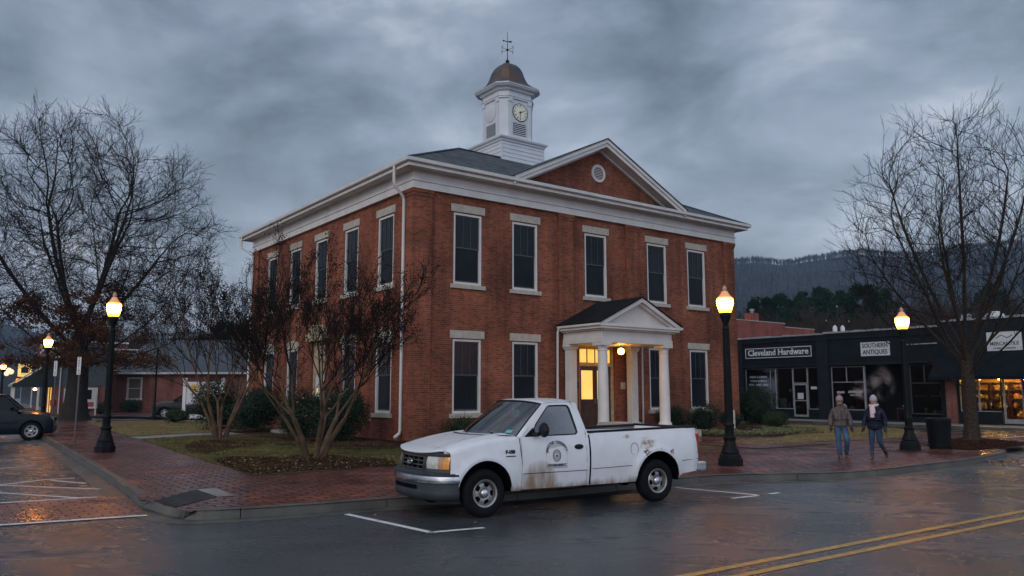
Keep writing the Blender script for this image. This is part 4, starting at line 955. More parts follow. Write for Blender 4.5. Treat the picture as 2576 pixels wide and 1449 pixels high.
for s in (1, -1):
    d = MB(); xs = [-.66-.04*0-1.305*i/26 for i in range(27)]
    columns(d, xs, lambda x: .385, lambda x: 1.215, lambda x, z: bodyy(z)+.006, 12, s)
    dl = d.build('door', 'truck_paint', TR, smooth=40)
    d = MB(); oo, ii = ringpoly(ol, wl); n = len(oo)
    vs = [(p.x, s*(gy(p.y)+.004), p.y) for p in oo] + [(p.x, s*(gy(p.y)+.002), p.y) for p in ii] + [(p.x, s*(gy(p.y)-.03), p.y) for p in ii]
    d.add(vs, [(k, (k+1) % n, n+(k+1) % n, n+k) for k in range(n)] + [(n+k, n+(k+1) % n, 2*n+(k+1) % n, 2*n+k) for k in range(n)])
    d.build('window_frame', 'truck_paint', dl, smooth=45)
    d = MB(); d.add([(p.x, s*(gy(p.y)-.012), p.y) for p in ii], [tuple(range(n))]); d.build('window_pane', 'glass', dl)
    d = MB(); d.tube([(p.x, s*(gy(p.y)+.001), p.y) for p in ii]+[(ii[0].x, s*(gy(ii[0].y)+.001), ii[0].y)], .011, 5, cap=False); d.build('window_seal', 'rubber', dl, smooth=60)
    d = MB(); d.lathe([(.085, 0), (.085, .012), (.07, .02), (.001, .014)], 20, (0, 0, 0), 'y')
    for i in range(len(d.v)): x, y, z = d.v[i]; d.v[i] = (-1.78+x*1.05, s*(.992+y), 1.03+z*.50)
    d.build('handle', 'rubber', dl, smooth=50)
    m = MB(); m.blob((-1.0, s*1.12, 1.33), (.065, .125, .120), 14, 10); m.prism([(-.74, 1.215), (-1.0, 1.215), (-.90, 1.36)], s*.925, s*.945); m.tube([(-.90, s*.96, 1.25), (-.95, s*1.05, 1.26)], .035, 8); m.build('wing_mirror', 'rubber', dl, smooth=60)
    # seams, body crease and trim line
    m = MB()
    m.tube([(x, s*(bodyy(z)+.003), z) for x, z in [(-.632, 1.20), (-.640, 1.0), (-.668, .8), (-.68, .6), (-.68, .39)]], .006, 4)
    m.tube([(-2.018, s*(bodyy(z)+.002), z) for z in (1.22, 1.0, .8, .6, .40)], .014, 4)
    m.tube([(-.68, s*(bodyy(.635)+.009), .635), (-1.95, s*(bodyy(.635)+.009), .635)], .005, 4)
    m.tube([(-2.06, s*(bodyy(.65)+.005), .65), (-2.95, s*(bodyy(.66)+.006), .665)], .005, 4)
    m.tube([(-4.08, s*(bodyy(.70)+.010), .70), (-4.48, s*(bodyy(.70)-.004), .72)], .005, 4)
    m.tube([(-1.945, s*(bodyy(z)+.006), z) for z in (1.20, 1.0, .8, .6, .40)]+[], .0035, 4)
    m.build('panel_gap', 'void', TR)
# fuel door, decal, badge on the near flank
m = MB(); m.tube([(-2.98+.085*math.cos(a), bodyy(.95)+.006, .95+.105*math.sin(a)) for a in [2*math.pi*k/24 for k in range(25)]], .0035, 4); m.build('fuel_door', 'void', TR)
DM = Matrix.Translation((-1.33, .9985, .87)) @ Matrix.Rotation(math.pi, 4, 'Z') @ FACE_Y
def decal_point(x, z, o=.003): return (-1.33-x, bodyy(.87+z)+.006+o, .87+z)
m = MB()
arcp = [(-.205, .12), (-.205, .01), (-.205, -.165), (.205, -.165), (.205, .12)]
topa = [(.205*math.cos(a), .12+.15*math.sin(a)) for a in [math.pi*k/16 for k in range(17)]]
base = [(-.205, -.165), (.205, -.165)] + topa
m.add([decal_point(x, z, .0015) for x, z in base], [tuple(range(len(base)))]); dec = m.build('door_decal', plain('decal_ground', (.47, .475, .47), .4, var=.06), TR)
m = MB(); lp = base+[base[0]]; m.tube([decal_point(x, z, .002) for x, z in lp], .0025, 4)
txt = 'WHITE COUNTY'
for k, chx in enumerate(txt):
    if chx == ' ': continue
    a = math.pi*(1-(k+.5)/len(txt)); a = math.pi/2+(a-math.pi/2)*.96; rx, rz = .190, .16
    p = (rx*math.cos(a), .085+rz*math.sin(a)); mt_ = Matrix.Translation(decal_point(p[0], p[1], .011)) @ Matrix.Rotation(math.pi, 4, 'Z') @ FACE_Y @ Matrix.Rotation((a-math.pi/2)*.9, 4, 'Z')
    add_text(m, chx, .058, mt_, .0005, bold=.002)
add_text(m, 'GOVERNMENT', .056, Matrix.Translation(decal_point(0, -.125, .0035)) @ Matrix.Rotation(math.pi, 4, 'Z') @ FACE_Y, .0005, bold=.0025, sx=1.0)
m.build('lettering', 'ink', dec, uv=False)
m = MB()
for r_ in (.078, .070, .045): m.tube([decal_point(r_*math.cos(a), .03+r_*1.22*math.sin(a), .003) for a in [2*math.pi*k/24 for k in range(25)]], .0035 if r_ != .070 else .002, 4)
for k in range(16):
    a = 2*math.pi*k/16; m.tube([decal_point(.050*math.cos(a), .03+.061*math.sin(a), .003), decal_point(.064*math.cos(a), .03+.078*math.sin(a), .003)], .003, 4)
m.tube([decal_point(-.02, .03, .003), decal_point(.02, .03, .003)], .006, 4); m.tube([decal_point(0, -.005, .003), decal_point(0, .065, .003)], .006, 4); m.tube([decal_point(-.03, .005, .003), decal_point(0, .02, .003), decal_point(.03, .005, .003)], .004, 4)
m.build('seal', 'ink', dec, uv=False)
m = MB(); add_text(m, 'F-150', .075, Matrix.Translation((-.44, bodyy(.99)+.006, .99)) @ Matrix.Rotation(math.pi, 4, 'Z') @ FACE_Y, .004, bold=.004); m.box(-.36, -.54, bodyy(.92), bodyy(.92)+.005, .915, .93); m.build('badge', 'rubber', TR, uv=False)
# roof, pillars, windscreen
rz = lambda x: 1.80 - .05*max(0, (-1.28-x)/-.22 if x > -1.28 else 0)**1.5 - .02*max(0, (-1.62-x)/.25)**2
def rooff(u, v):
    y = -1+2*v; xf = -.98-.20*abs(y)**2.2; x = xf+(-1.86-xf)*u
    edge = .785; ys = y*edge; z = 1.752+.058*(1-abs(y)**3.0)
    k = 4*u*(1-u); z += .012*min(1, k*1.8)-.010*(1-min(1, k*2.2))
    return (x, ys, z+(.015*u))
m = MB(); m.grid(rooff, 18, 22)
# rear slope of the cab with its window opening as a ring
def rearf(u, v):
    y = -1+2*v; x = -1.86-.15*u**1.0-.0*v; z = rooff(1, v)[2]*(1-u)+1.22*u; w_ = .785+(.935-.785)*u; return (x, y*w_, z)
n_ = 24
for (u0, u1, v0, v1) in ((0, .16, 0, 1), (.80, 1, 0, 1), (.16, .80, 0, .14), (.16, .80, .86, 1)):
    m.grid(lambda a, b: rearf(u0+(u1-u0)*a, v0+(v1-v0)*b), 6, 12)
# pillars: strip between the screen edge and the door frame
def scr(u, v):                      # windscreen: u 0 bottom .. 1 top
    y = -1+2*v; xb = -.22-.38*abs(y)**2.2; xt = -.985-.20*abs(y)**2.2; zb = 1.225+.02*(1-abs(y)**2); zt = 1.742+.05*(1-abs(y)**3)
    yb, yt = y*.90, y*.755; return (xb+(xt-xb)*u, yb+(yt-yb)*u, zb+(zt-zb)*u+.012*math.sin(math.pi*u))
for s, v in ((-1, 0), (1, 1)):
    o = len(m.v); K = 14
    for k in range(K+1):
        u = k/K; a = Vector(scr(u, v)); zz = a.z+.005; xx = -.66-(1.235-.66)*u-.01; b = Vector((xx, s*(gy(1.215+.55*u)+.003), 1.215+.55*u)); mid = (a+b)/2+Vector((.02, s*.012, .008))
        m.v += [tuple(a), tuple(mid), tuple(b)]
    for k in range(K):
        for j in range(2): q = o+k*3+j; m.f.append((q, q+3, q+4, q+1)); m.m.append(0)
    # roof side rail and rear quarter
    o = len(m.v); K = 20
    for k in range(K+1):
        u = k/K; a = Vector(rooff(u, v)); b = Vector((-1.235+(-1.76+1.235)*u, s*(gy(1.77)+.002), 1.766+.012*u)); mid = (a+b)/2+Vector((0, s*.012, .006)); m.v += [tuple(a), tuple(mid), tuple(b)]
    for k in range(K):
        for j in range(2): q = o+k*3+j; m.f.append((q, q+3, q+4, q+1)); m.m.append(0)
    o = len(m.v)
    for k in range(K+1):
        u = k/K; a = Vector(rearf(u, v)); z = 1.778-(1.778-1.20)*u; b = Vector((-1.755-(1.985-1.755)*u, s*(gy(z)+.003), z)); mid = (a+b)/2+Vector((-.01, s*.010, 0)); m.v += [tuple(a), tuple(mid), tuple(b)]
    for k in range(K):
        for j in range(2): q = o+k*3+j; m.f.append((q, q+3, q+4, q+1)); m.m.append(0)
cab = m.build('cab_roof', 'truck_paint', TR, smooth=60)
m = MB(); m.grid(scr, 10, 24); m.build('windscreen', 'glass', TR, smooth=80)
m = MB(); fr_ = [scr(0, k/24) for k in range(25)]+[scr(k/10, 1) for k in range(1, 11)]+[scr(1, 1-k/24) for k in range(1, 25)]+[scr(1-k/10, 0) for k in range(1, 11)]
m.tube([Vector(p)+Vector((.004, 0, .002)) for p in fr_], .014, 5, cap=False); m.build('windscreen_seal', 'rubber', TR, smooth=60)
m = MB(); m.grid(lambda a, b: rearf(.16+.64*a, .14+.72*b), 4, 6); m.build('rear_window', 'glass', TR)
m = MB(); m.grid(lambda u, v: (lambda p, q: (p[0]*(1-u)+(-.60+.02)*u if False else p[0]+(-.585-p[0])*u*0+.07*u*0+(0.0), p[1], p[2]) if u == 0 else (max(-.60, min(p[0]+.16*u, p[0]+.16)), p[1]*1.0, hoodz(-.5)+.012))(scr(0, v), None), 1, 20)
m.build('cowl', 'rubber', TR)
m = MB(); m.tube([(-.36, .55, 1.262), (-.42, .30, 1.29), (-.50, .02, 1.35)], .010, 5); m.tube([(-.20, -.05, 1.262), (-.33, -.30, 1.30), (-.42, -.55, 1.33)], .010, 5); m.tube([(-.34, .62, 1.25), (-.37, .48, 1.275)], .018, 5); m.build('wiper', 'rubber', TR)
m = MB(); q0, q1 = Vector(scr(.07, .90)), Vector(scr(.15, .965)); m.add([Vector(scr(.08, .90))+Vector((.006, 0, .004)), Vector(scr(.08, .95))+Vector((.006, 0, .004)), Vector(scr(.16, .95))+Vector((.006, 0, .004)), Vector(scr(.16, .90))+Vector((.006, 0, .004))], [(0, 1, 2, 3)]); m.build('inspection_sticker', plain('sticker', (.12, .42, .40), .4), TR)
# interior
m = MB(); m.box(-1.95, -.70, -.86, .86, .45, .55); m.box(-1.86, -.62, -.88, -.86, .5, 1.15); m.box(-1.86, -.62, .86, .88, .5, 1.15); m.box(-.78, -.45, -.86, .86, .85, 1.20); m.build('cabin_lining', 'seat', TR)
m = MB(); m.box(-1.78, -1.22, -.78, .78, .72, .90); m.box(-1.88, -1.72, -.78, .78, .88, 1.32); m.box(-1.86, -1.76, .30, .60, 1.32, 1.50); m.box(-1.86, -1.76, -.60, -.30, 1.32, 1.50); m.build('bench_seat', 'seat', TR, bevel=.05)
m = MB(); pw = [Vector((-1.02+.17*math.sin(a)*.45, .40+.19*math.cos(a), 1.13+.17*math.sin(a)*.9)) for a in [2*math.pi*k/20 for k in range(21)]]; m.tube(pw, .015, 5, cap=False); m.tube([(-1.02, .4, 1.13), (-.75, .4, 1.02)], .03, 6); m.build('steering_wheel', 'rubber', TR)
m = MB(); m.box(-.90, -.88, -.12, .12, 1.62, 1.69); m.build('rear_view_mirror', 'rubber', TR)
# dark backing, chassis, wheel wells
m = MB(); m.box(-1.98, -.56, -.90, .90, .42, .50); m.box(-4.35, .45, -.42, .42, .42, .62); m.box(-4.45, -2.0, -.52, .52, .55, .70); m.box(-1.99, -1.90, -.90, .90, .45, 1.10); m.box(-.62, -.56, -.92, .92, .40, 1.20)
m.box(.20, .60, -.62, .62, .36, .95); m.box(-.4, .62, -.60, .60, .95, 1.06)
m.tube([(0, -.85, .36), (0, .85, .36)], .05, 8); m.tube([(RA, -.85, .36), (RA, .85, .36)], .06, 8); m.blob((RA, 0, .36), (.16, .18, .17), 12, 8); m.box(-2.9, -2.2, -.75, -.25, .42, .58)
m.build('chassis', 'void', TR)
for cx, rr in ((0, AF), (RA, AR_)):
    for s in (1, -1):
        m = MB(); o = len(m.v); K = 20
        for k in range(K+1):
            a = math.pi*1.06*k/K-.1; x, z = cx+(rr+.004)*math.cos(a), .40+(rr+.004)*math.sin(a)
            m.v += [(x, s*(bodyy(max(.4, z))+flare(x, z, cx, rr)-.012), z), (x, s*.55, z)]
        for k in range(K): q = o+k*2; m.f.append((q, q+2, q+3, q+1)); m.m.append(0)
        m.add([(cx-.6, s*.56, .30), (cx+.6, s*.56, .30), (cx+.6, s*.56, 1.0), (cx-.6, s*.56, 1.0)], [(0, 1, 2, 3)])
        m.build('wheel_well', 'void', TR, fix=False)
# wheels
def wheel(parent, x, y, s, r=.368, wd=.235, rim=.215, dull='steel', yaw=0):
    t = MB(); t.lathe([(rim, -wd*.42), (rim+.03, -wd*.5), (r-.05, -wd*.5), (r-.012, -wd*.40), (r, -wd*.30), (r, wd*.30), (r-.012, wd*.40), (r-.05, wd*.5), (rim+.03, wd*.5), (rim, wd*.42)], 48, (0, 0, 0), 'y')
    t.f = t.f[:-2]; t.m = t.m[:-2]
    for k in range(3):      # tread grooves
        yy = -.06+.06*k; t.tube([((r+.001)*math.cos(a), yy, (r+.001)*math.sin(a)) for a in [2*math.pi*j/32 for j in range(33)]], .004, 3, cap=False)
    wo = t.build('wheel', 'tyre', parent, smooth=35, loc=(x, y, r))
    m = MB(); o1 = s*wd*.42
    m.lathe([(rim+.006, o1), (rim-.004, o1+s*.014), (rim-.028, o1+s*.004), (rim-.036, o1-s*.03), (rim-.03, -o1)], 48, (0, 0, 0), 'y'); m.f = m.f[:-2]; m.m = m.m[:-2]
    m.build('rim', dull, wo, smooth=40)
    # dished disc with five windows
    m = MB(); nr, na = 8, 60; r0, r1 = .055, rim-.032
    def P(i, j, back=0):
        rr_ = r0+(r1-r0)*i/nr; a = 2*math.pi*j/na; dish = o1-s*(.010+.040*((rr_-r0)/(r1-r0)-.45)**2*4*.5+.02)
        return (rr_*math.cos(a), dish-s*back, rr_*math.sin(a))
    for i in range(nr+1):
        for j in range(na): m.v.append(P(i, j))
    for i in range(nr):
        for j in range(na):
            ph = (j % 12)/12
            if 3 <= i <= 6 and .22 < ph < (.72 if i > 3 else .62): continue
            m.f.append((i*na+j, i*na+(j+1) % na, (i+1)*na+(j+1) % na, (i+1)*na+j)); m.m.append(0)
    m.build('disc', dull, wo, smooth=40)
    MB().lathe([(rim-.03, o1-s*.085), (.001, o1-s*.085)], 24, (0, 0, 0), 'y').build('brake_drum', 'void2', wo)
    m = MB(); m.lathe([(.072, o1-s*.03), (.072, o1-s*.005), (.060, o1+s*.012), (.035, o1+s*.020), (.001, o1+s*.022)], 24, (0, 0, 0), 'y')
    for k in range(5): a = 2*math.pi*k/5; m.blob((.048*math.cos(a), o1+s*.008, .048*math.sin(a)), (.012, .014, .012), 6, 4)
    m.build('hub_cap', 'chrome', wo, smooth=45)
    wo.rotation_euler.y = yaw
    return wo
for k, (x, s) in enumerate(((0, 1), (0, -1), (RA, 1), (RA, -1))): wheel(TR, x, s*.86, s, yaw=.4*k)
# front end
def fpatch(mb, y0, y1, z0, z1, o0, o1, ny=14, nz=3, slant=.06):
    def P(a, b): y = y0+(y1-y0)*a; z = z0+(z1-z0)*b; return (xfront(y)-(z-.66)*slant*2+o0+(o1-o0)*b, y*1.0, z)
    mb.grid(P, ny, nz)
m = MB(); 
# surround as a frame around grille and lamps
fpatch(m, -.955, .955, .945, 1.03, .0, -.02, 40, 2); fpatch(m, -.955, -.40, .67, .755, .0, 0, 14, 1); fpatch(m, .40, .955, .67, .755, .0, 0, 14, 1); fpatch(m, -.40, .40, .67, .715, .0, 0, 16, 1); fpatch(m, -.50, -.40, .715, .945, 0, 0, 3, 2); fpatch(m, .40, .50, .715, .945, 0, 0, 3, 2)
fpatch(m, .90, .955, .755, .945, 0, 0, 2, 2); fpatch(m, -.955, -.90, .755, .945, 0, 0, 2, 2)
gs = m.build('grille_surround', 'grille_grey', TR, smooth=60)
sm = gs.modifiers.new('thick', 'SOLIDIFY'); sm.thickness = .03; sm.offset = -1
m = MB()
for z in (.725, .79, .855, .92): fpatch(m, -.40, .40, z, z+.020, -.010, -.012, 16, 1)
for y in (-.20, 0, .20): fpatch(m, y-.008, y+.008, .72, .95, -.022, -.022, 1, 3)
gb = m.build('grille', 'grille_grey', TR); sm = gb.modifiers.new('thick', 'SOLIDIFY'); sm.thickness = .03; sm.offset = -1
m = MB(); fpatch(m, -.42, .42, .70, .97, -.085, -.085, 12, 3); m.build('radiator', 'void', TR)
m = MB(); q = [(xfront(0)+.006, .092*math.cos(a), .842+.040*math.sin(a)) for a in [2*math.pi*k/24 for k in range(25)]]; m.tube(q, .007, 5, cap=False); em = m.build('emblem', 'chrome', TR)
m = MB(); m.add([(xfront(0)+.004, .088*math.cos(a), .842+.037*math.sin(a)) for a in [2*math.pi*k/24 for k in range(24)]], [tuple(range(24))]); m.build('emblem_field', plain('emblem_blue', (.02, .03, .06), .3), em)
m = MB(); m.tube([(xfront(0)+.008, .055*math.cos(a)*(-1), .842+.014*math.sin(2*a)) for a in [2*math.pi*k/24 for k in range(25)]], .004, 4, cap=False); m.build('script', 'chrome', em)
for s in (1, -1):
    def lampP(a, b, y0=.50, y1=.735):
        y = (y0+(y1-y0)*a); z = .755+(.945-.755)*b; ins = .035*(1-b)*(1-a) ; y2 = y-.02*b*0+(.045*(b) if a < .01 else 0)*0
        return (xfront(y)-(z-.66)*.12-.012+.016*math.sin(math.pi*b), s*y2, z)
    m = MB(); m.grid(lampP, 8, 6); hl = m.build('headlight', 'headlamp', TR, smooth=60)
    m = MB(); m.grid(lambda a, b: lampP(a, b, .737, .815), 4, 6); m.build('marker_lens', 'amber_pale', hl, smooth=60)
    m = MB(); m.grid(lambda a, b: lampP(a, b, .817, .900), 4, 6); m.build('indicator_lens', 'amber', hl, smooth=60)
# bumper: profile swept along the curved front
def sweep(mb, prof, yw=1.0, xb=.46, rise=0.0, n=36):
    pts = []
    for k in range(n+1):
        t = -1+2*k/n; a = abs(t)
        if a > .86: f = (a-.86)/.14; y = .965+.015*f; x = (xfront(.965)+.05)*(1-f)+xb*f
        else: y = a/.86*.965; x = xfront(y)+.10-.05*(y/.965)**2
        pts.append((Vector((x, math.copysign(y, t), 0)), f if a > .86 else 0))
    o = len(mb.v); m_ = len(prof)
    for i, (p, f) in enumerate(pts):
        tv = (pts[min(i+1, n)][0]-pts[max(i-1, 0)][0]).normalized(); nr = Vector((tv.y, -tv.x, 0)); nr = nr if nr.x > 0 or (abs(nr.x) < .2 and nr.y*p.y > 0) else -nr
        for d_0, z in prof: q = p+nr*d_0; mb.v.append((q.x, q.y, z))
    for i in range(n):
        for k in range(m_-1): q = o+i*m_+k; mb.f.append((q, q+m_, q+m_+1, q+1)); mb.m.append(0)
m = MB(); sweep(m, [(-.14, .70), (-.02, .705), (.005, .69), (.004, .655)]); bp = m.build('bumper_pad', 'bumper_grey', TR, smooth=50)
m = MB(); sweep(m, [(.0, .655), (.015, .648), (.022, .60), (.018, .55), (.004, .535), (-.03, .53)]); m.build('front_bumper', 'chromedull', TR, smooth=50)
m = MB(); sweep(m, [(-.01, .536), (-.004, .50), (-.008, .44), (.004, .40), (0, .35), (-.03, .29), (-.10, .27)]); va_ = m.build('air_dam', 'bumper_grey', TR, smooth=50)
m = MB()
m.grid(lambda a, b: (xfront(-.42+.84*a)+.10+.008-.05*((-.42+.84*a)/.965)**2, -.42+.84*a, .44+.065*b), 12, 1); m.build('air_intake', 'void', va_)
# rear
for s in (1, -1):
    m = MB(); m.box(-4.555, -4.47, s*.86, s*.965, .80, 1.18); m.build('tail_light', 'redlens', TR, bevel=.02)
m = MB(); m.box(-4.74, -4.60, -.92, .92, .48, .66)
for s in (1, -1): m.box(-4.72, -4.44, s*.90, s*.975, .50, .66)
m.build('rear_bumper', 'chromedull', TR, bevel=.03)
for s in (1, -1):
    m = MB(); m.box(-4.53, -2.05, s*.84, s*.955, 1.0, 1.0)
    m = MB(); m.grid(lambda a, b: (-4.53+2.48*a, s*(.83+.105*b), 1.246+.045*min(1, (2.53-2.48*a)/2.5)+(-.012 if b in (0,) else 0)), 20, 3); rl = m.build('bed_rail', 'rubber', TR, smooth=60); q = rl.modifiers.new('t', 'SOLIDIFY'); q.thickness = .035; q.offset = 1 if s > 0 else -1
m = MB(); m.box(-4.56, -4.49, -.88, .88, 1.262, 1.30); m.build('tailgate_cap', 'rubber', TR, bevel=.01)
m = MB(); m.tube([(-.55, -.86, 1.24), (-.62, -.88, 2.0)], .003, 4); m.build('antenna', 'rubber', TR)
# ---------------------------------------------------------------- street lamps
def globe_mat():
    m, t, n, l, p = newmat('lamp_globe')
    src = n.new('ShaderNodeTexCoord').outputs['Object']; sp = n.new('ShaderNodeSeparateXYZ'); l.new(src, sp.inputs[0])
    r = n.new('ShaderNodeValToRGB'); mr = n.new('ShaderNodeMapRange'); mr.inputs['From Min'].default_value = 3.82; mr.inputs['From Max'].default_value = 4.42; l.new(sp.outputs[2], mr.inputs[0]); l.new(mr.outputs[0], r.inputs[0])
    e = r.color_ramp.elements; e[0].position = 0; e[0].color = (.9, .32, .03, 1); e[1].position = 1; e[1].color = (.22, .07, .012, 1)
    for q, c in ((.10, (1, .24, .012)), (.32, (1, .34, .040)), (.55, (1, .34, .040)), (.63, (1, .24, .014)), (.70, (.42, .11, .012))): x = e.new(q); x.color = (*c, 1)
    l.new(r.outputs[0], p.inputs['Emission Color']); p.inputs['Base Color'].default_value = (.5, .35, .2, 1)
    m2 = n.new('ShaderNodeValToRGB'); l.new(mr.outputs[0], m2.inputs[0]); e = m2.color_ramp.elements; e[0].position = .0; e[0].color = (.03, .03, .03, 1); e[1].position = .72; e[1].color = (.016, .016, .016, 1)
    for q, c in ((.15, .30), (.35, 1), (.54, 1), (.66, .10)): x = e.new(q); x.color = (c, c, c, 1)
    ms = n.new('ShaderNodeMath'); ms.operation = 'MULTIPLY'; ms.inputs[1].default_value = GLOBE; l.new(m2.outputs[0], ms.inputs[0]); l.new(ms.outputs[0], p.inputs['Emission Strength'])
    return m
GLOBE = 80.0
M['globe'] = globe_mat()
def lamp_post():
    t = empty('street_lamp')
    b = MB(); b.lathe([(.30, 0), (.30, .17), (.27, .19), (.26, .26), (.22, .30)], 8, ph=.5); b.lathe([(.21, .28), (.225, .33), (.19, .42), (.15, .52), (.135, .62), (.155, .66), (.155, .70), (.115, .74)], 20); b.build('base', 'metal_black', t, smooth=32)
    b = MB(); b.lathe([(.115, .72), (.108, .95), (.125, .98), (.125, 1.02), (.10, 1.05), (.095, 1.2), (.078, 3.2), (.070, 3.40), (.090, 3.42), (.090, 3.47), (.07, 3.50)], 20)
    for k in range(10): a = 2*math.pi*k/10; b.tube([(.098*math.cos(a), .098*math.sin(a), 1.06), (.075*math.cos(a), .075*math.sin(a), 3.38)], .011, 4)
    b.build('post', 'metal_black', t, smooth=40)
    b = MB(); b.lathe([(.065, 3.49), (.07, 3.56), (.115, 3.68), (.145, 3.75), (.15, 3.82), (.13, 3.85)], 20); b.build('globe_fitter', 'metal_black', t, smooth=45)
    g_ = MB(); g_.lathe([(.125, 3.83), (.145, 3.86), (.180, 3.98), (.202, 4.10), (.206, 4.17), (.196, 4.21), (.165, 4.25), (.12, 4.31), (.09, 4.36), (.075, 4.40)], 28); gb_ = g_.build('globe', 'globe', t, smooth=50)
    c = MB(); c.lathe([(.05, 4.395), (.045, 4.42), (.062, 4.45), (.058, 4.49), (.03, 4.53), (.008, 4.56)], 14); c.build('finial', M['amber_pale'], gb_, smooth=60)
    return t
lp0 = lamp_post()
LAMPS = [(G(1838, 1170, GZ), 'black lamp post with lit acorn globe, standing just behind the parked pickup'),
         (G(2290, 1131, GZ), 'lit lamp post beside the walking couple and the litter bin'),
         (G(263, 1137, GZ), 'lit lamp post on the left brick sidewalk, nearest of those on that side'),
         (Vector((-24.0, 40.9, GZ)), 'lit lamp post behind the dark car, beside the big oak trunk'),
         (Vector((-45.2, 70.5, .11)), 'lit lamp post far down the left street before the storefronts'),
         (Vector((-70, 106, .11)), 'farthest lit lamp post, at the left edge of the photo')]
for i, (p, lb) in enumerate(LAMPS):
    o = lp0 if i == 0 else copy_tree(lp0); o.location = (p.x, p.y, .14 if i < 4 else .11); o.rotation_euler.z = i*.7; tag(o, lb, 'street lamp', 'black acorn street lamps')
    if i in (0, 1): o.scale = (1, 1, .985)
    if i == 2: o.scale = (1.0, 1.0, 1.065)
    if i == 3: o.scale = (1.0, 1.0, 1.06)
# ---------------------------------------------------------------- bare trees
def rndunit(r): 
    while True:
        v = Vector((r.uniform(-1, 1), r.uniform(-1, 1), r.uniform(-1, 1)))
        if .05 < v.length < 1: return v.normalized()
def limb(mb, p, d, L, r0, r1, n, sides, rnd, wig=.12, up=.05, path=None):
    pts = [Vector(p)]; rad = [r0]; dirs = [d.copy()]; st = L/n
    for i in range(n):
        d = (d+rndunit(rnd)*wig+Vector((0, 0, up))).normalized(); pts.append(pts[-1]+d*st); rad.append(r0+(r1-r0)*((i+1)/n)**.8); dirs.append(d)
    mb.tube(pts, rad, sides, cap=False); return pts, rad, dirs
def branch(mbs, p, d, L, r, lvl, cfg, rnd, tips):
    c = cfg[lvl]; mb = mbs[0] if lvl < c.get('split', 1) else mbs[1]
    pts, rad, dirs = limb(mb, p, d, L, r, max(r*c['taper'], .0035*c.get('tmin', 1)), c['n'], c['sides'], rnd, c['wig'], c['up'])
    if lvl+1 >= len(cfg): tips.append((pts[-1], dirs[-1])); return
    k = c['kids']; nn = cfg[lvl+1]; az = rnd.uniform(0, 6.28)
    for j in range(k):
        t = c['start']+(1-c['start'])*(j+rnd.uniform(.2, .9))/k; f = t*(len(pts)-1); i = min(int(f), len(pts)-2); q = pts[i].lerp(pts[i+1], f-i); dd = dirs[i+1]; rr = rad[i]+(rad[i+1]-rad[i])*(f-i)
        az += 2.4+rnd.uniform(-.5, .5); o = dd.orthogonal().normalized(); o = Quaternion(dd, az) @ o
        an = R(rnd.uniform(*c['ang'])); nd_ = (dd*math.cos(an)+o*math.sin(an)).normalized(); nd_.z += c.get('lift', .15); nd_.normalize()
        if 'cull' in cfg[0] and cfg[0]['cull'](q): continue
        branch(mbs, q, nd_, L*c['lr']*(1.15-t*.65)*rnd.uniform(.7, 1.2), min(rr*.72, r*c['rr']), lvl+1, cfg, rnd, tips)
    # the leader forks on
    for s_ in range(2):
        o = Quaternion(dirs[-1], rnd.uniform(0, 6.28)) @ dirs[-1].orthogonal().normalized(); an = R(rnd.uniform(10, 24)); nd_ = (dirs[-1]*math.cos(an)+o*math.sin(an)).normalized()
        branch(mbs, pts[-1], nd_, L*c['lr']*rnd.uniform(.6, .95), rad[-1], lvl+1, cfg, rnd, tips)
def tree(name, base, label, cat, limbs, cfg, trunk, bark, twig, seed, group=None, leafmesh=None):
    rnd = random.Random(seed); t = empty(name, base, 0, label, cat, group); a, b = MB(), MB(); tips = []
    for tp in trunk: a.tube([Vector(q[:3]) for q in tp], [q[3] for q in tp], 12, cap=False)
    for (p, d, L, r) in limbs: branch((a, b), Vector(p), Vector(d).normalized(), L, r, 0, cfg, rnd, tips)
    a.build('trunk', bark, t, smooth=180, fix=False, uv=False); b.build('crown', twig, t, smooth=180, fix=False, uv=False)
    return t, tips
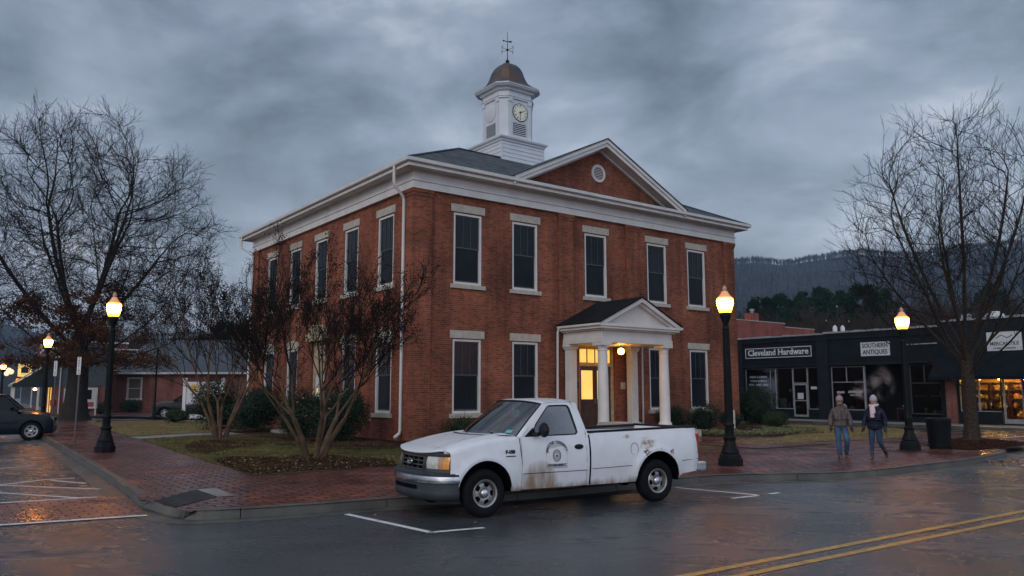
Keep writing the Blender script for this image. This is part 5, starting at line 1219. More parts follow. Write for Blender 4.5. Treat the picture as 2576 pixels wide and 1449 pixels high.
# big oak behind the left lamp, about 21 m
from mathutils import kdtree
OB = W(187, 1050, 56.0); OB.z = .1
def grown_tree(name, base, label, trunk_pts, attract, step, infl, kill, rtip, bark, twig, seed, twcfg, maxit=90, group=None, pipe=2.25, limbs=(), twn=2, lift=.12, bias=.10):
    # branches grow toward points spread through the crown, so the outline fills evenly as a real crown does
    rnd = random.Random(seed); P = [Vector(p) for p in trunk_pts]; par = [-1]+list(range(len(P)-1)); dirs = [Vector((0, 0, 1))]*len(P); A_ = list(attract); kc = {}; NT = len(P)
    for (ti, lp_) in limbs:
        prev = ti
        for q in lp_: P.append(Vector(q)); par.append(prev); dirs.append((P[-1]-P[prev]).normalized()); prev = len(P)-1
    for it in range(maxit):
        if not A_: break
        kd = kdtree.KDTree(len(P))
        for i, p in enumerate(P): kd.insert(p if i >= NT else Vector((0, 0, -999-i)), i)
        kd.balance(); acc = {}; keep = []
        for a in A_:
            c, i, d = kd.find(a)
            if d < kill: continue
            keep.append(a)
            if d < infl: acc.setdefault(i, Vector()); acc[i] += (a-c).normalized()+Vector((0, 0, bias))
        A_ = keep
        if not acc: infl *= 1.4; continue
        for i, v in acc.items():
            d = (v.normalized()*.75+dirs[i]*.55+rndunit(rnd)*.10).normalized(); q = P[i]+d*step*rnd.uniform(.9, 1.1)
            ch_ = kc.get(i, [])
            if len(ch_) >= 3 or any((P[c_]-q).length < step*.5 for c_ in ch_): continue
            kc.setdefault(i, []).append(len(P)); P.append(q); par.append(i); dirs.append(d)
    n = len(P); kids_ = [[] for _ in range(n)]
    for i in range(1, n): kids_[par[i]].append(i)
    rad = [0.0]*n
    for i in range(n-1, -1, -1): rad[i] = (sum(rad[k]**pipe for k in kids_[i]))**(1/pipe) if kids_[i] else rtip
    t = empty(name, base, 0, label, 'tree', group); a_, b_ = MB(), MB(); tips = []
    stack = [0]
    while stack:
        i = stack.pop(); chain = [i] if par[i] < 0 else [par[i], i]
        while kids_[chain[-1]]:
            ks = sorted(kids_[chain[-1]], key=lambda k: -rad[k]); chain.append(ks[0]); stack += ks[1:]
        rr = [rad[k] for k in chain]
        if par[chain[0]] >= 0 or chain[0] != 0 or True: rr[0] = min(rr[0], rr[1]*1.15) if par[i] >= 0 else rr[0]
        pts = [P[k] for k in chain]; mb = a_ if max(rr) > rtip*4 else b_
        mb.tube(pts, rr, 8 if max(rr) > .2 else (5 if max(rr) > .06 else 3), cap=False)
    for i in range(3, n):
        if rad[i] < rtip*2.1:
            for k in range(twn if kids_[i] else twn+1):
                d = dirs[i]; o = Quaternion(d, rnd.uniform(0, 6.28)) @ d.orthogonal().normalized(); an = R(rnd.uniform(22, 62)); nd_ = (d*math.cos(an)+o*math.sin(an)+Vector((0, 0, lift))).normalized(); branch((b_, b_), P[i], nd_, twcfg[0]['L']*rnd.uniform(.6, 1.25), rtip*.8, 0, twcfg, rnd, tips)
    return t, a_, b_, tips
rnd = random.Random(6); att = []
while len(att) < 3000:
    v = rndunit(rnd)*(rnd.random()**.42); p = Vector((v.x*9.0, v.y*8.8, 12.2+v.z*(9.6 if v.z > 0 else 7.6))); 
    if p.z < 6.0+.0*p.x or mnoise.noise(p*.28) < -.28: continue
    att.append(p)
twO = [dict(n=3, sides=3, taper=.55, kids=3, start=.2, ang=(22, 48), lr=.62, rr=.75, wig=.20, up=.06, L=1.15, tmin=2.4), dict(n=3, sides=3, taper=.8, kids=0, start=.2, ang=(30, 60), lr=.5, rr=.8, wig=.26, up=.05, tmin=2.2)]
TP = [(0, 0, -.1), (0, 0, .6), (.02, 0, 1.6), (.05, 0, 2.7), (.05, 0, 3.7), (.02, 0, 4.6), (0, 0, 5.4), (-.05, .05, 6.2)]
LB_ = []; rl = random.Random(4)
for k, (azd, el, L_, ti) in enumerate([(0, 34, 7.2, 4), (24, 58, 8.6, 6), (-20, 72, 9.6, 7), (60, 80, 9.8, 7), (100, 48, 8.2, 5), (140, 64, 9.2, 6), (172, 38, 7.6, 4), (195, 56, 8.8, 5), (168, 76, 9.6, 7), (230, 50, 8.2, 5), (262, 66, 9.2, 6), (300, 44, 8.0, 4), (330, 60, 8.8, 6), (12, 20, 6.6, 4), (184, 22, 6.6, 4)]):
    az = R(azd+rl.uniform(-8, 8)); e0 = R(el-12); p = Vector(TP[ti]); path = []; n_ = int(L_/.55)
    for j in range(n_): e1 = e0+R(16)*j/n_; az += R(rl.uniform(-5, 5)); p = p+Vector((math.cos(az)*math.cos(e1), math.sin(az)*math.cos(e1), math.sin(e1)+rl.uniform(-.08, .08)))*.55; path.append(tuple(p))
    LB_.append((ti, path))
ot, ma, mb_, tips = grown_tree('oak_tree', OB, 'huge bare oak on the left, brown leaves clinging to its low limbs', TP, att, .5, 4.0, .85, .019, 'bark_dark', 'twig', 11, twO, pipe=2.1, limbs=LB_)
low = [Vector(q) for ti, path in LB_ for q in path if q[2] < 9.2 and math.hypot(q[0], q[1]) < 8]
ma.tube([(0, 0, -.1), (0, 0, .35), (.02, 0, 1.2), (.05, .02, 2.8), (.05, 0, 4.4), (0, 0, 5.4), (-.05, .05, 6.1)], [1.15, .88, .74, .66, .62, .52, .36], 14, cap=False)
ma.build('trunk', 'bark_dark', ot, smooth=180, fix=False, uv=False); mb_.build('crown', 'twig', ot, smooth=180, fix=False, uv=False)
lm = MB(); rnd = random.Random(9)
def leafquad(mb, p, s, rnd):
    a = rndunit(rnd); b = a.orthogonal().normalized(); mb.add([p-a*s, p+b*s*.55, p+a*s, p-b*s*.55], [(0, 1, 2, 3)])
for k in range(110):          # tufts of clinging leaves along the low limbs
    b0 = low[rnd.randrange(len(low))]; c = b0+Vector((rnd.gauss(0, 1.1), rnd.gauss(0, 1.1), rnd.gauss(-.7, .8))); c.z = max(3.9, c.z); sx = rnd.uniform(.25, .95)
    for j in range(int(340*sx)):
        q = c+Vector((rnd.gauss(0, sx*.62), rnd.gauss(0, sx*.62), rnd.gauss(0, sx*.34))); leafquad(lm, q, rnd.uniform(.05, .10), rnd)
lm.build('clinging_leaves', 'leaf_brown', ot, fix=False, uv=False)
# crape myrtles: vase shaped, several stems, seed heads at the tips
def crape(base, H_, spread, seed, label, nst=7, wide=1.0):
    rnd = random.Random(seed); cfg = [dict(n=7, sides=7, taper=.32, kids=5, start=.25, ang=(16, 38), lr=.56, rr=.48, wig=.08, up=.035, split=1, lift=.06),
         dict(n=6, sides=4, taper=.42, kids=5, start=.15, ang=(14, 36), lr=.58, rr=.52, wig=.10, up=.055),
         dict(n=5, sides=3, taper=.5, kids=5, start=.15, ang=(14, 38), lr=.60, rr=.6, wig=.12, up=.06, tmin=1.15),
         dict(n=4, sides=3, taper=.7, kids=0, start=.3, ang=(18, 40), lr=.6, rr=.7, wig=.14, up=.06, tmin=1.05)]
    limbs = []; trunks = []
    for k in range(nst):
        az = 2*math.pi*k/nst+rnd.uniform(-.3, .3); el = R(rnd.uniform(44, 78)); b0 = Vector((.17*math.cos(az), .17*math.sin(az), -.05)); d = Vector((math.cos(az)*.34, math.sin(az)*.34, 1)).normalized()
        p1 = b0+d*H_*.10; p2 = p1+(d+Vector((math.cos(az), math.sin(az), 0))*.12).normalized()*H_*.10; r = rnd.uniform(.036, .055)*H_/5.6
        trunks.append([(*b0, r*1.25), (*p1, r*1.05), (*p2, r*.95)])
        for s_ in (-1, 1):
            el += s_*R(7); dd = Vector((math.cos(az+s_*.42)*math.cos(el), math.sin(az+s_*.42)*math.cos(el), math.sin(el)*spread)).normalized(); limbs.append((p2, dd, H_*.45*rnd.uniform(.85, 1.12), r*.62))
    t, tips = tree('crape_myrtle', base, label, 'tree', limbs, cfg, trunks, 'bark_crape', 'twig', seed, 'bare crape myrtles on the left lawn')
    sh = MB()
    for p, d in tips:
        if rnd.random() < .42 and p.z > H_*.35:
            for j in range(rnd.randint(4, 8)): q = p+rndunit(rnd)*rnd.uniform(.02, .13)+d*.05; sh.blob(q, (.013, .013, .015), 4, 3)
    sh.build('seed_head', 'twig', t, fix=False, uv=False); t.scale = (wide, wide, 1); return t
crape(Vector((*G(790, 1150, GZ)[:2], .15)), 5.95, .95, 21, 'bare multi stemmed crape myrtle on mulch in front of the courthouse corner', 7, 1.42)
crape(Vector((*G(553, 1104, GZ)[:2], .15)), 7.7, 1.0, 34, 'bare multi stemmed crape myrtle farther back, left of its twin', 6, 1.0)
# street tree on the right
rnd = random.Random(8); SB = G(2446, 1108, GZ); att = []
while len(att) < 2300:
    v = rndunit(rnd)*(rnd.random()**.45); p = Vector((v.x*4.1, v.y*4.1, 7.0+v.z*(5.4 if v.z > 0 else 4.2)))
    if p.z < 3.0+.25*math.hypot(p.x, p.y): continue
    att.append(p)
TS = [(0, 0, -.05), (.01, 0, .6), (.02, 0, 1.2), (.02, 0, 1.8), (.01, 0, 2.3), (0, 0, 2.8), (0, 0, 3.3)]; LS = []; rl = random.Random(15)
for k, (azd, el, L_, ti) in enumerate([(180, 44, 5.4, 3), (200, 62, 7.2, 5), (160, 74, 8.6, 6), (0, 46, 5.4, 4), (20, 64, 7.4, 5), (350, 76, 8.8, 6), (90, 52, 6.0, 4), (70, 70, 8.0, 6), (270, 50, 6.0, 4), (290, 68, 8.2, 6), (230, 56, 6.6, 5), (130, 58, 6.8, 5), (320, 54, 6.4, 5), (250, 82, 9.0, 6), (172, 30, 4.6, 4)]):
    az = R(azd+rl.uniform(-10, 10)); e0 = R(el-10); p = Vector(TS[ti]); path = []; n_ = int(L_*.84/.42)
    for j in range(n_): e1 = e0+R(16)*j/n_; az += R(rl.uniform(-6, 6)); p = p+Vector((math.cos(az)*math.cos(e1), math.sin(az)*math.cos(e1), math.sin(e1)+rl.uniform(-.08, .08)))*.42; path.append(tuple(p))
    LS.append((ti, path))
twS = [dict(n=3, sides=3, taper=.55, kids=3, start=.2, ang=(18, 38), lr=.60, rr=.75, wig=.12, up=.09, L=.85, tmin=1.5), dict(n=2, sides=3, taper=.8, kids=0, start=.2, ang=(22, 45), lr=.5, rr=.8, wig=.16, up=.08, tmin=1.4)]
stt, ma, mb_, tips = grown_tree('street_tree', Vector((SB.x, SB.y, .15)), 'tall bare street tree in a mulch bed right of the litter bin', TS, att, .36, 2.6, .60, .0115, 'bark_grey', 'twig', 77, twS, pipe=2.05, limbs=LS, lift=.40, bias=.35, twn=1)
ma.tube([(0, 0, -.05), (0, 0, .15), (.01, 0, .6), (.02, 0, 1.4), (.02, 0, 2.3), (0, 0, 3.0)], [.40, .30, .255, .235, .225, .19], 14, cap=False)
ma.build('trunk', 'bark_grey', stt, smooth=180, fix=False, uv=False); mb_.build('crown', 'twig', stt, smooth=180, fix=False, uv=False)
# ---------------------------------------------------------------- shrubs
def shrub(name, c, r, label, mat='leaf_green', n=5200, s=.035, seed=1, flowers=0, cat='bush', group=None, lumps=9, base=.15):
    rnd = random.Random(seed); n = int(n*1.5); t = empty(name, (c[0], c[1], base), 0, label, cat, group); L = []
    for k in range(lumps): d = rndunit(rnd); L.append((Vector((d.x*r[0]*.45, d.y*r[1]*.45, r[2]*(.95+d.z*.42))), rnd.uniform(.50, .72)))
    mb = MB(); fl = MB(); cnt = 0
    core = MB(); core.blob((0, 0, r[2]*.72), (r[0]*.50, r[1]*.50, r[2]*.55), 12, 8, .1, rnd); core.build('dark_core', 'void2', t, smooth=180)  # near-black core blob stands in for the shade between the leaves
    while cnt < n:
        c0, k = L[rnd.randrange(lumps)]; d = rndunit(rnd); f = rnd.uniform(.62, 1.07); q = c0+Vector((d.x*r[0]*k, d.y*r[1]*k, d.z*r[2]*k))*f
        if q.z < .03: continue
        cnt += 1; sz = s*rnd.uniform(.6, 1.3); a = (d.orthogonal().normalized()); a = Quaternion(d, rnd.uniform(0, 6.3)) @ a; tilt = (d+rndunit(rnd)*.7).normalized(); a = (a-tilt*a.dot(tilt)).normalized(); b = tilt.cross(a)
        mb.add([q-a*sz, q+b*sz*.5, q+a*sz, q-b*sz*.5], [(0, 1, 2, 3)])
    for j in range(flowers):
        c0, k = L[rnd.randrange(lumps)]; d = rndunit(rnd); q = c0+Vector((d.x*r[0]*k, d.y*r[1]*k, d.z*r[2]*k))*1.06
        if q.z < .2: continue
        for z in range(5): leafquad(fl, q+rndunit(rnd)*.02, .035, rnd)
    mb.build('foliage', mat, t, fix=False, uv=False)
    if flowers: fl.build('flowers', 'flower_pink', t, fix=False, uv=False)
    return t
g_ = 'shrubs planted round the courthouse'
shrub('camellia_bush', S(-2.0, 2.0), (1.35, 1.5, 1.12), 'dark round camellia bush with pink blooms by the corner downspout', n=11000, s=.045, seed=1, flowers=26, group=g_, lumps=12)
shrub('camellia_bush', S(-2.2, 5.1), (1.1, 1.2, 1.02), 'dark camellia bush between the side door and its blooming neighbour', n=7000, s=.045, seed=2, flowers=5, group=g_, lumps=10)
shrub('evergreen_bush', S(-2.0, 10.8), (1.3, 1.6, 1.15), 'large dark evergreen bush left of the side door', n=7500, s=.05, seed=3, group=g_, lumps=10)
shrub('evergreen_bush', S(-2.6, 13.7), (1.5, 1.5, 1.3), 'dark evergreen bush behind the farther crape myrtle', n=6500, s=.05, seed=4, group=g_, lumps=9)
q_ = W(443, 1050, 46); shrub('round_bush', (q_.x, q_.y), (.75, .75, .42), 'small low bush alone on the tan grass near the white sign', 'leaf_box', 2200, .05, 5, group=g_)
shrub('boxwood_bush', S(1.5, -1.0), (.75, .62, .50), 'low boxwood under the first front window, over the truck hood', 'leaf_box', 3400, .030, 6, group=g_)
shrub('boxwood_bush', S(12.9, -1.0), (.85, .75, .66), 'rounded boxwood right against the right porch column', 'leaf_green', 4200, .035, 7, group=g_)
shrub('boxwood_bush', S(14.5, -1.3), (.95, .85, .72), 'boxwood in front of the last ground floor window', 'leaf_green', 4200, .035, 8, group=g_)
shrub('boxwood_bush', S(17.0, -1.0), (.65, .6, .55), 'small clipped boxwood left of the near lamp post', 'leaf_green', 2600, .035, 9, group=g_)
shrub('boxwood_bush', S(19.3, -1.8), (.85, .75, .50), 'low loose bush right of the near lamp post', 'leaf_box', 3200, .035, 10, group=g_)
shrub('holly_bush', S(21.5, .8), (1.35, 1.35, 1.10), 'tall round holly past the right corner of the courthouse', 'leaf_green', 9000, .045, 11, group=g_, lumps=12)
MB().box(-.10, .10, -.10, .10, 0, .95).build('marker_post', 'stone', None, bevel=.02, loc=(*S(15.9, -1.9)[:2], .15)); tag(bpy.data.objects['marker_post'], 'short pale stone post between the boxwoods right of the porch', 'post')
rnd = random.Random(44); gc = MB()
for k in range(5200):
    u_ = rnd.uniform(12.2, 18.2); v_ = rnd.uniform(-5.0, -2.2); q = S(u_, v_); 
    if mnoise.noise(Vector((u_*.9, v_*.9, 3))) < -.05: continue
    leafquad(gc, Vector((q.x, q.y, .17+rnd.uniform(0, .14))), rnd.uniform(.03, .06), rnd)
o = gc.build('ground_cover', 'leaf_olive', None, fix=False, uv=False); tag(o, 'low olive ground cover plants in the bed right of the porch', kind='stuff')
# ---------------------------------------------------------------- shops on the side street: x runs right along the fronts, y into the buildings
SH = S(33.08, 7.666); SA = ANG-math.pi/2
def sbox(t, name, mat, *b, parent=None, bevel=0):
    m = MB()
    for q in b: m.box(*q)
    return m.build(name, mat, parent or t, bevel=bevel)
def shop(name, x0, x1, top, label, mat):
    t = empty(name, SH, SA, label, 'shop'); return t
def shopwin(t, x0, x1, z0, z1, muls=(), bars=(), y=.25, sill=True, mat='alu'):
    m = MB(); fw = .045
    m.box(x0, x0+fw, y-.05, y+.03, z0, z1); m.box(x1-fw, x1, y-.05, y+.03, z0, z1); m.box(x0+fw, x1-fw, y-.05, y+.03, z1-fw, z1); m.box(x0+fw, x1-fw, y-.06, y+.03, z0, z0+fw)
    for q in muls: m.box(q-fw/2, q+fw/2, y-.045, y+.025, z0+fw, z1-fw)
    for (a, b, z) in bars: m.box(a+fw, b-fw, y-.04, y+.02, z-fw/2, z+fw/2)
    f = m.build('window', mat, t); MB().box(x0+.02, x1-.02, y-.004, y+.004, z0+.02, z1-.02).build('pane', 'shopglass', f); return f
Zb = .14
def front(t, x0, x1, top, mat, holes, depth=9.0, back=2.6):
    m = MB(); wall_cells(m, x0, x1, Zb-.1, top, holes, 0, .25, 'x'); m.box(x0, x0+.2, .26, depth, Zb-.1, top); m.box(x1-.2, x1, .26, depth, Zb-.1, top); m.box(x0+.2, x1-.2, depth-.2, depth, Zb-.1, top)
    w_ = m.build('wall', mat, t, fix=False)
    sbox(t, 'roof', 'roof_dark', (x0+.2, x1-.2, .26, depth-.2, top-.45, top-.3))
    sbox(t, 'interior', 'void2', (x0+.2, x1-.2, back, back+.1, Zb, top-.5), (x0+.2, x1-.2, .27, back, Zb-.05, Zb), (x0+.2, x1-.2, .27, back, 3.75, 3.8))
    return w_
def coping(t, x0, x1, z, seed):
    rnd = random.Random(seed); m = MB(); m.box(x0, x1, -.06, .30, z, z+.05); x = x0
    while x < x1-.3: wv_ = rnd.uniform(.25, .5); m.box(x+.02, min(x+wv_, x1), -.075, .31, z+.05, z+.05+rnd.uniform(.03, .075)); x += wv_+rnd.uniform(.02, .07)
    m.build('coping', 'alu', t)
# 1 hardware shop
A1 = shop('hardware_shop', -12, 3.75, 5.7, 'dark painted shop with the white lettered name board, nearest the courthouse', 'shop_dark')
h1 = [(-2.6, 3.28, Zb+.14, 3.58)]
front(A1, -12, 3.74, 5.66, 'shop_dark', h1); coping(A1, -12, 3.74, 5.66, 1)
sbox(A1, 'pier', 'shop_dark2', (3.28, 4.05, -.12, -.002, Zb, 5.60)); sbox(A1, 'pier', 'shop_dark2', (-3.15, -2.62, -.10, -.002, Zb, 5.60)); sbox(A1, 'cornice_band', 'shop_dark2', (-2.62, 3.28, -.08, -.002, 3.62, 3.78), (-2.62, 3.28, -.09, -.002, 5.30, 5.42))
sbox(A1, 'bulkhead', 'shop_dark', (-2.6, 1.22, .20, .32, Zb, .78), (2.32, 3.28, .20, .32, Zb, .78))
shopwin(A1, -2.6, -.12, .78, 3.56, (-.55+.0-1.2+.0,) if False else (-.30-.25,), ())
shopwin(A1, -.12, 1.22, .78, 3.56); shopwin(A1, 2.32, 3.26, .78, 3.56)
fr = shopwin(A1, 1.22, 2.32, 2.50, 3.56)
m = MB(); m.box(1.24, 1.33, .17, .25, Zb+.12, 2.48); m.box(2.21, 2.30, .17, .25, Zb+.12, 2.48); m.box(1.33, 2.21, .17, .25, 2.38, 2.48); m.box(1.33, 2.21, .17, .25, Zb+.12, .42); m.box(1.33, 2.21, .18, .25, 1.32, 1.38); dd = m.build('door', 'alu', A1); MB().box(1.33, 2.21, .205, .215, .42, 2.38).build('pane', 'shopglass', dd)
sbox(A1, 'notice', 'sign_white', (1.55, 1.98, .19, .20, 1.45, 1.86), parent=dd)
m = MB(); m.box(-2.34, 2.90, -.075, -.003, 4.27, 4.97); sg = m.build('name_board', 'sign_navy', A1)
m = MB()
for b in ((-2.34, 2.90, -.085, -.076, 4.27, 4.31), (-2.34, 2.90, -.085, -.076, 4.93, 4.97), (-2.34, -2.30, -.085, -.076, 4.31, 4.93), (2.86, 2.90, -.085, -.076, 4.31, 4.93)): m.box(*b)
m.build('border', 'ink_white', sg)
def serif_text(mb, s_, size, x, y, z, sx=1.0, bold=.010):
    vs, fs = text_verts(s_, size, .004, 'CENTER', 1.0, bold); mt_ = Matrix.Translation((x, y, z)) @ FACE_Y
    mb.add([mt_ @ Vector((v.x*sx, v.y, v.z)) for v in vs], fs)
    vs, fs = text_verts(s_, size, 0, 'CENTER', 1.0, bold); from_ = {}     # bracket serifs on every flat stem end
    for f in fs:
        for a, b in zip(f, f[1:]+f[:1]): k = (min(a, b), max(a, b)); from_[k] = from_.get(k, 0)+1
    for (a, b), n in from_.items():
        p, q = vs[a], vs[b]; L_ = abs(p.x-q.x)
        if n == 1 and abs(p.y-q.y) < size*.004 and size*.035 < L_ < size*.16:
            x0_, x1_ = min(p.x, q.x)-size*.045, max(p.x, q.x)+size*.045; h_ = size*.016
            mb.add([mt_ @ Vector((u_*sx, w_, .0045)) for u_, w_ in ((x0_, p.y-h_), (x1_, p.y-h_), (x1_, p.y+h_), (x0_, p.y+h_))], [(0, 1, 2, 3)])
m = MB(); serif_text(m, 'Cleveland Hardware', .56, .28, -.085, 4.63, 1.03); m.build('lettering', 'ink_white', sg, uv=False)
m = MB()
for k, tx in enumerate(('PAINT & LUMBER', 'TOOLS & FENCE', 'KEYS - FEED - SEED')): serif_text(m, tx, .19, -1.55, .235, 2.95-.27*k, 1.0, .002)
m.build('window_lettering', 'sign_white', A1, uv=False)
rnd = random.Random(4)
def goods(t, x0, x1, z, n, mats, rnd, y0=.45, y1=1.1):
    for k in range(n):
        x = rnd.uniform(x0+.1, x1-.1); y = rnd.uniform(y0, y1); h = rnd.uniform(.14, .42); w_ = rnd.uniform(.05, .14); m = MB(); kind_ = rnd.random()
        if kind_ < .4: m.lathe([(w_*.7, 0), (w_, h*.3), (w_*.8, h*.6), (w_*.35, h*.8), (w_*.4, h)], 10, (x, y, z))
        elif kind_ < .7: m.box(x-w_, x+w_, y-w_, y+w_, z, z+h*.8); m.box(x-w_*.7, x+w_*.7, y-w_*.7, y+w_*.7, z+h*.8, z+h)
        else: m.lathe([(w_*.3, 0), (w_*.25, h*.5), (w_, h*.6), (w_*.5, h)], 10, (x, y, z))
        m.build('display_item', mats[rnd.randrange(len(mats))], t)
sbox(A1, 'display_shelf', 'void2', (-2.5, 1.2, .40, 1.3, .70, .80), (2.34, 3.2, .4, 1.2, .70, .80))
goods(A1, -.1, 1.2, .80, 5, ['sign_white', 'stone', 'alu'], rnd); goods(A1, 2.4, 3.2, .80, 5, ['leaf_olive', 'cream', 'stone'], rnd); sbox(A1, 'price_card', 'sign_white', (.02, .55, .42, .43, .86, 1.5)); 
m = MB(); m.lathe([(.11, 0), (.11, .02)], 16, (.92, .30, 2.02), 'y'); m.build('round_sticker', 'sign_white', A1); m = MB(); m.box(2.55, 2.98, .22, .23, 2.10, 2.28); m.build('opening_hours_card', 'sign_white', A1)
# 2 antiques shop
A2 = shop('antiques_shop', 3.75, 11.2, 5.7, 'dark shop with a pale name plate and a wide open doorway, middle of the row', 'shop_dark')
h2 = [(3.90+.15, 8.95, Zb+.10, 3.58), (9.15, 11.0, .45, 3.58)]
front(A2, 3.75, 11.29, 5.70, 'shop_dark', h2, back=3.2); coping(A2, 3.76, 11.29, 5.70, 2)
sbox(A2, 'cornice_band', 'shop_dark2', (4.05, 11.2, -.08, -.002, 3.62, 3.78), (4.05, 11.2, -.09, -.002, 5.30, 5.42)); sbox(A2, 'bulkhead', 'shop_dark', (4.06, 6.35, .20, .32, Zb, .78))
shopwin(A2, 4.07, 6.30, .78, 3.54, (), ((4.07, 6.30, 2.55),)); sbox(A2, 'transom_mullion', 'alu', (5.10, 5.14, .20, .27, 2.57, 3.50)); sbox(A2, 'door_jamb', 'alu', (6.30, 6.36, .16, .30, Zb, 3.54), (8.86, 8.93, .16, .30, Zb, 3.54))
shopwin(A2, 9.17, 10.98, .62, 3.54, (), ((9.17, 10.98, 2.45),), mat='sash'); sbox(A2, 'display_shelf', 'alu', (9.3, 9.75, .4, 1.0, 1.68, 1.72), (10.2, 10.8, .4, 1.0, 1.68, 1.72), (9.2, 10.95, .35, 1.1, .62, .68)); sbox(A2, 'transom_mullion', 'sash', (10.0, 10.05, .2, .27, 2.47, 3.5))
goods(A2, 9.3, 10.9, .68, 7, ['stone', 'cream', 'alu', 'sign_white'], rnd); goods(A2, 10.3, 10.7, 1.72, 1, ['cream'], rnd); goods(A2, 4.2, 6.2, .80, 6, ['stone', 'cream', 'leaf_olive', 'void2'], rnd); sbox(A2, 'display_shelf', 'void2', (4.1, 6.25, .40, 1.3, .70, .80))
sbox(A2, 'open_door', 'void2', (6.40, 6.46, .35, 1.6, Zb, 2.9)); sbox(A2, 'table', 'door_wood', (7.4, 8.4, 1.7, 2.2, .85, .92), (7.45, 7.52, 1.75, 1.82, Zb, .85), (8.28, 8.35, 1.75, 1.82, Zb, .85)); goods(A2, 7.5, 8.3, .92, 2, ['cream', 'stone'], rnd, 1.8, 2.1)
m = MB(); m.box(6.33, 8.18, -.06, -.003, 4.15, 5.0); sg = m.build('name_plate', 'sign_white', A2); m = MB(); serif_text(m, 'SOUTHERN', .37, 7.25, -.065, 4.78, .86, .008); m.build('lettering', 'ink', sg, uv=False); m = MB(); serif_text(m, 'ANTIQUES', .37, 7.25, -.065, 4.38, .90, .008); m.build('lettering', 'ink', sg, uv=False)
m = MB(); serif_text(m, 'FINER', .17, 4.65, .235, 1.90, 1.2, .003); serif_text(m, 'ANTIQUES', .20, 5.65, .235, 1.92, 1.0, .004); serif_text(m, 'GIFTS & DECOR', .10, 5.65, .235, 1.72, 1.0, .002); m.build('window_lettering', 'sign_white', A2, uv=False)
m = MB(); m.box(9.2, 11.0, -.10, -.02, 4.72, 4.78); m.build('conduit', 'alu', A2)
# 3 lit shop under the awning
A3 = shop('awning_shop', 11.3, 22, 5.9, 'dark shop with a warmly lit interior under a long black awning, at right', 'shop_dark2')
h3 = [(11.95, 14.18, .82, 2.72), (14.18, 15.30, Zb+.08, 2.72), (15.30, 18.2, .82, 2.72)]
front(A3, 11.3, 26, 5.95, 'shop_dark2', h3, back=3.4); coping(A3, 11.3, 26, 5.95, 3)
sbox(A3, 'end_pier', 'brick_far', (11.3, 11.9, -.06, -.002, Zb, 2.74))
shopwin(A3, 11.97, 12.98, .84, 2.70); shopwin(A3, 12.98, 14.14, .84, 2.70); shopwin(A3, 15.34, 16.7, .84, 2.70); shopwin(A3, 16.7, 18.15, .84, 2.70)
sbox(A3, 'post', 'alu', (12.94, 13.02, .10, .18, Zb, .82), (14.10, 14.18, .10, .18, Zb, .82))
m = MB(); m.box(14.22, 14.32, .17, .25, Zb+.08, 2.70); m.box(15.16, 15.26, .17, .25, Zb+.08, 2.70); m.box(14.32, 15.16, .17, .25, 2.60, 2.70); m.box(14.32, 15.16, .17, .25, Zb+.08, .46); dd = m.build('door', 'alu', A3); MB().box(14.32, 15.16, .205, .215, .46, 2.60).build('pane', 'shopglass', dd)
m = MB(); ax0, ax1 = 10.95, 26
m.add([(ax0, -1.25, 2.78), (ax1, -1.25, 2.78), (ax1, -.02, 3.95), (ax0, -.02, 3.95), (ax0, -1.25, 2.60), (ax1, -1.25, 2.60), (ax0, -1.22, 2.60), (ax1, -1.22, 2.60), (ax1, -.02, 3.90), (ax0, -.02, 3.90), (ax0, -1.22, 2.75), (ax1, -1.22, 2.75), (ax0, -.02, 2.75)],
      [(0, 1, 2, 3), (4, 5, 1, 0), (6, 10, 11, 7), (10, 9, 8, 11), (0, 3, 12)]); m.build('awning', 'awning_dark', A3)
m = MB(); m.box(13.7, 15.45, -.06, -.003, 4.17, 5.2); sg = m.build('name_plate', 'sign_white', A3); m = MB(); serif_text(m, 'MERCANTILE', .26, 14.58, -.065, 4.55, .95, .004); m.build('lettering', 'ink', sg, uv=False); m = MB(); serif_text(m, 'HOME & GARDEN', .14, 14.58, -.065, 4.30, 1.0, .002); m.build('lettering', 'ink', sg, uv=False)
m = MB(); m.tube([(14.35-.2, -.064, 4.85), (14.45, -.064, 5.02), (14.75, -.064, 4.86), (15.0, -.064, 5.0)], .02, 4); m.build('flourish', 'ink', sg)
warm = plain('shop_wall_warm', (.50, .30, .12), .7, var=.35, scale=1.2)
sbox(A3, 'back_wall', warm, (11.5, 25.8, 3.28, 3.38, Zb, 3.7)); sbox(A3, 'shop_floor', warm, (11.5, 25.8, .3, 3.28, Zb, Zb+.01))
for x in (12.4, 13.5, 14.7, 16.0, 17.4): m = MB(); m.blob((x, 1.7, 2.72), (.13, .13, .11), 10, 6); pl2 = m.build('pendant_lamp', emis('pendant_glow', (1, .46, .09), 330), A3, smooth=180); MB().tube([(x, 1.7, 2.82), (x, 1.7, 3.7)], .012, 4).build('cord', 'ink', pl2)
rnd = random.Random(12)
for x in (11.9, 13.0, 14.05, 15.6, 16.9):
    m = MB(); 
    for z in (.5, 1.0, 1.5, 2.0, 2.45): m.box(x-.48, x+.48, 2.85, 3.25, z, z+.04)
    m.box(x-.5, x-.46, 2.85, 3.25, Zb, 2.5); m.box(x+.46, x+.5, 2.85, 3.25, Zb, 2.5); m.build('shelf', 'door_wood', A3)
    for z in (.54, 1.04, 1.54, 2.04): goods(A3, x-.45, x+.45, z, 4, ['cream', 'door_wood', 'leaf_olive', 'amber_pale', 'sign_white', 'void2'], rnd, 2.75, 3.1)
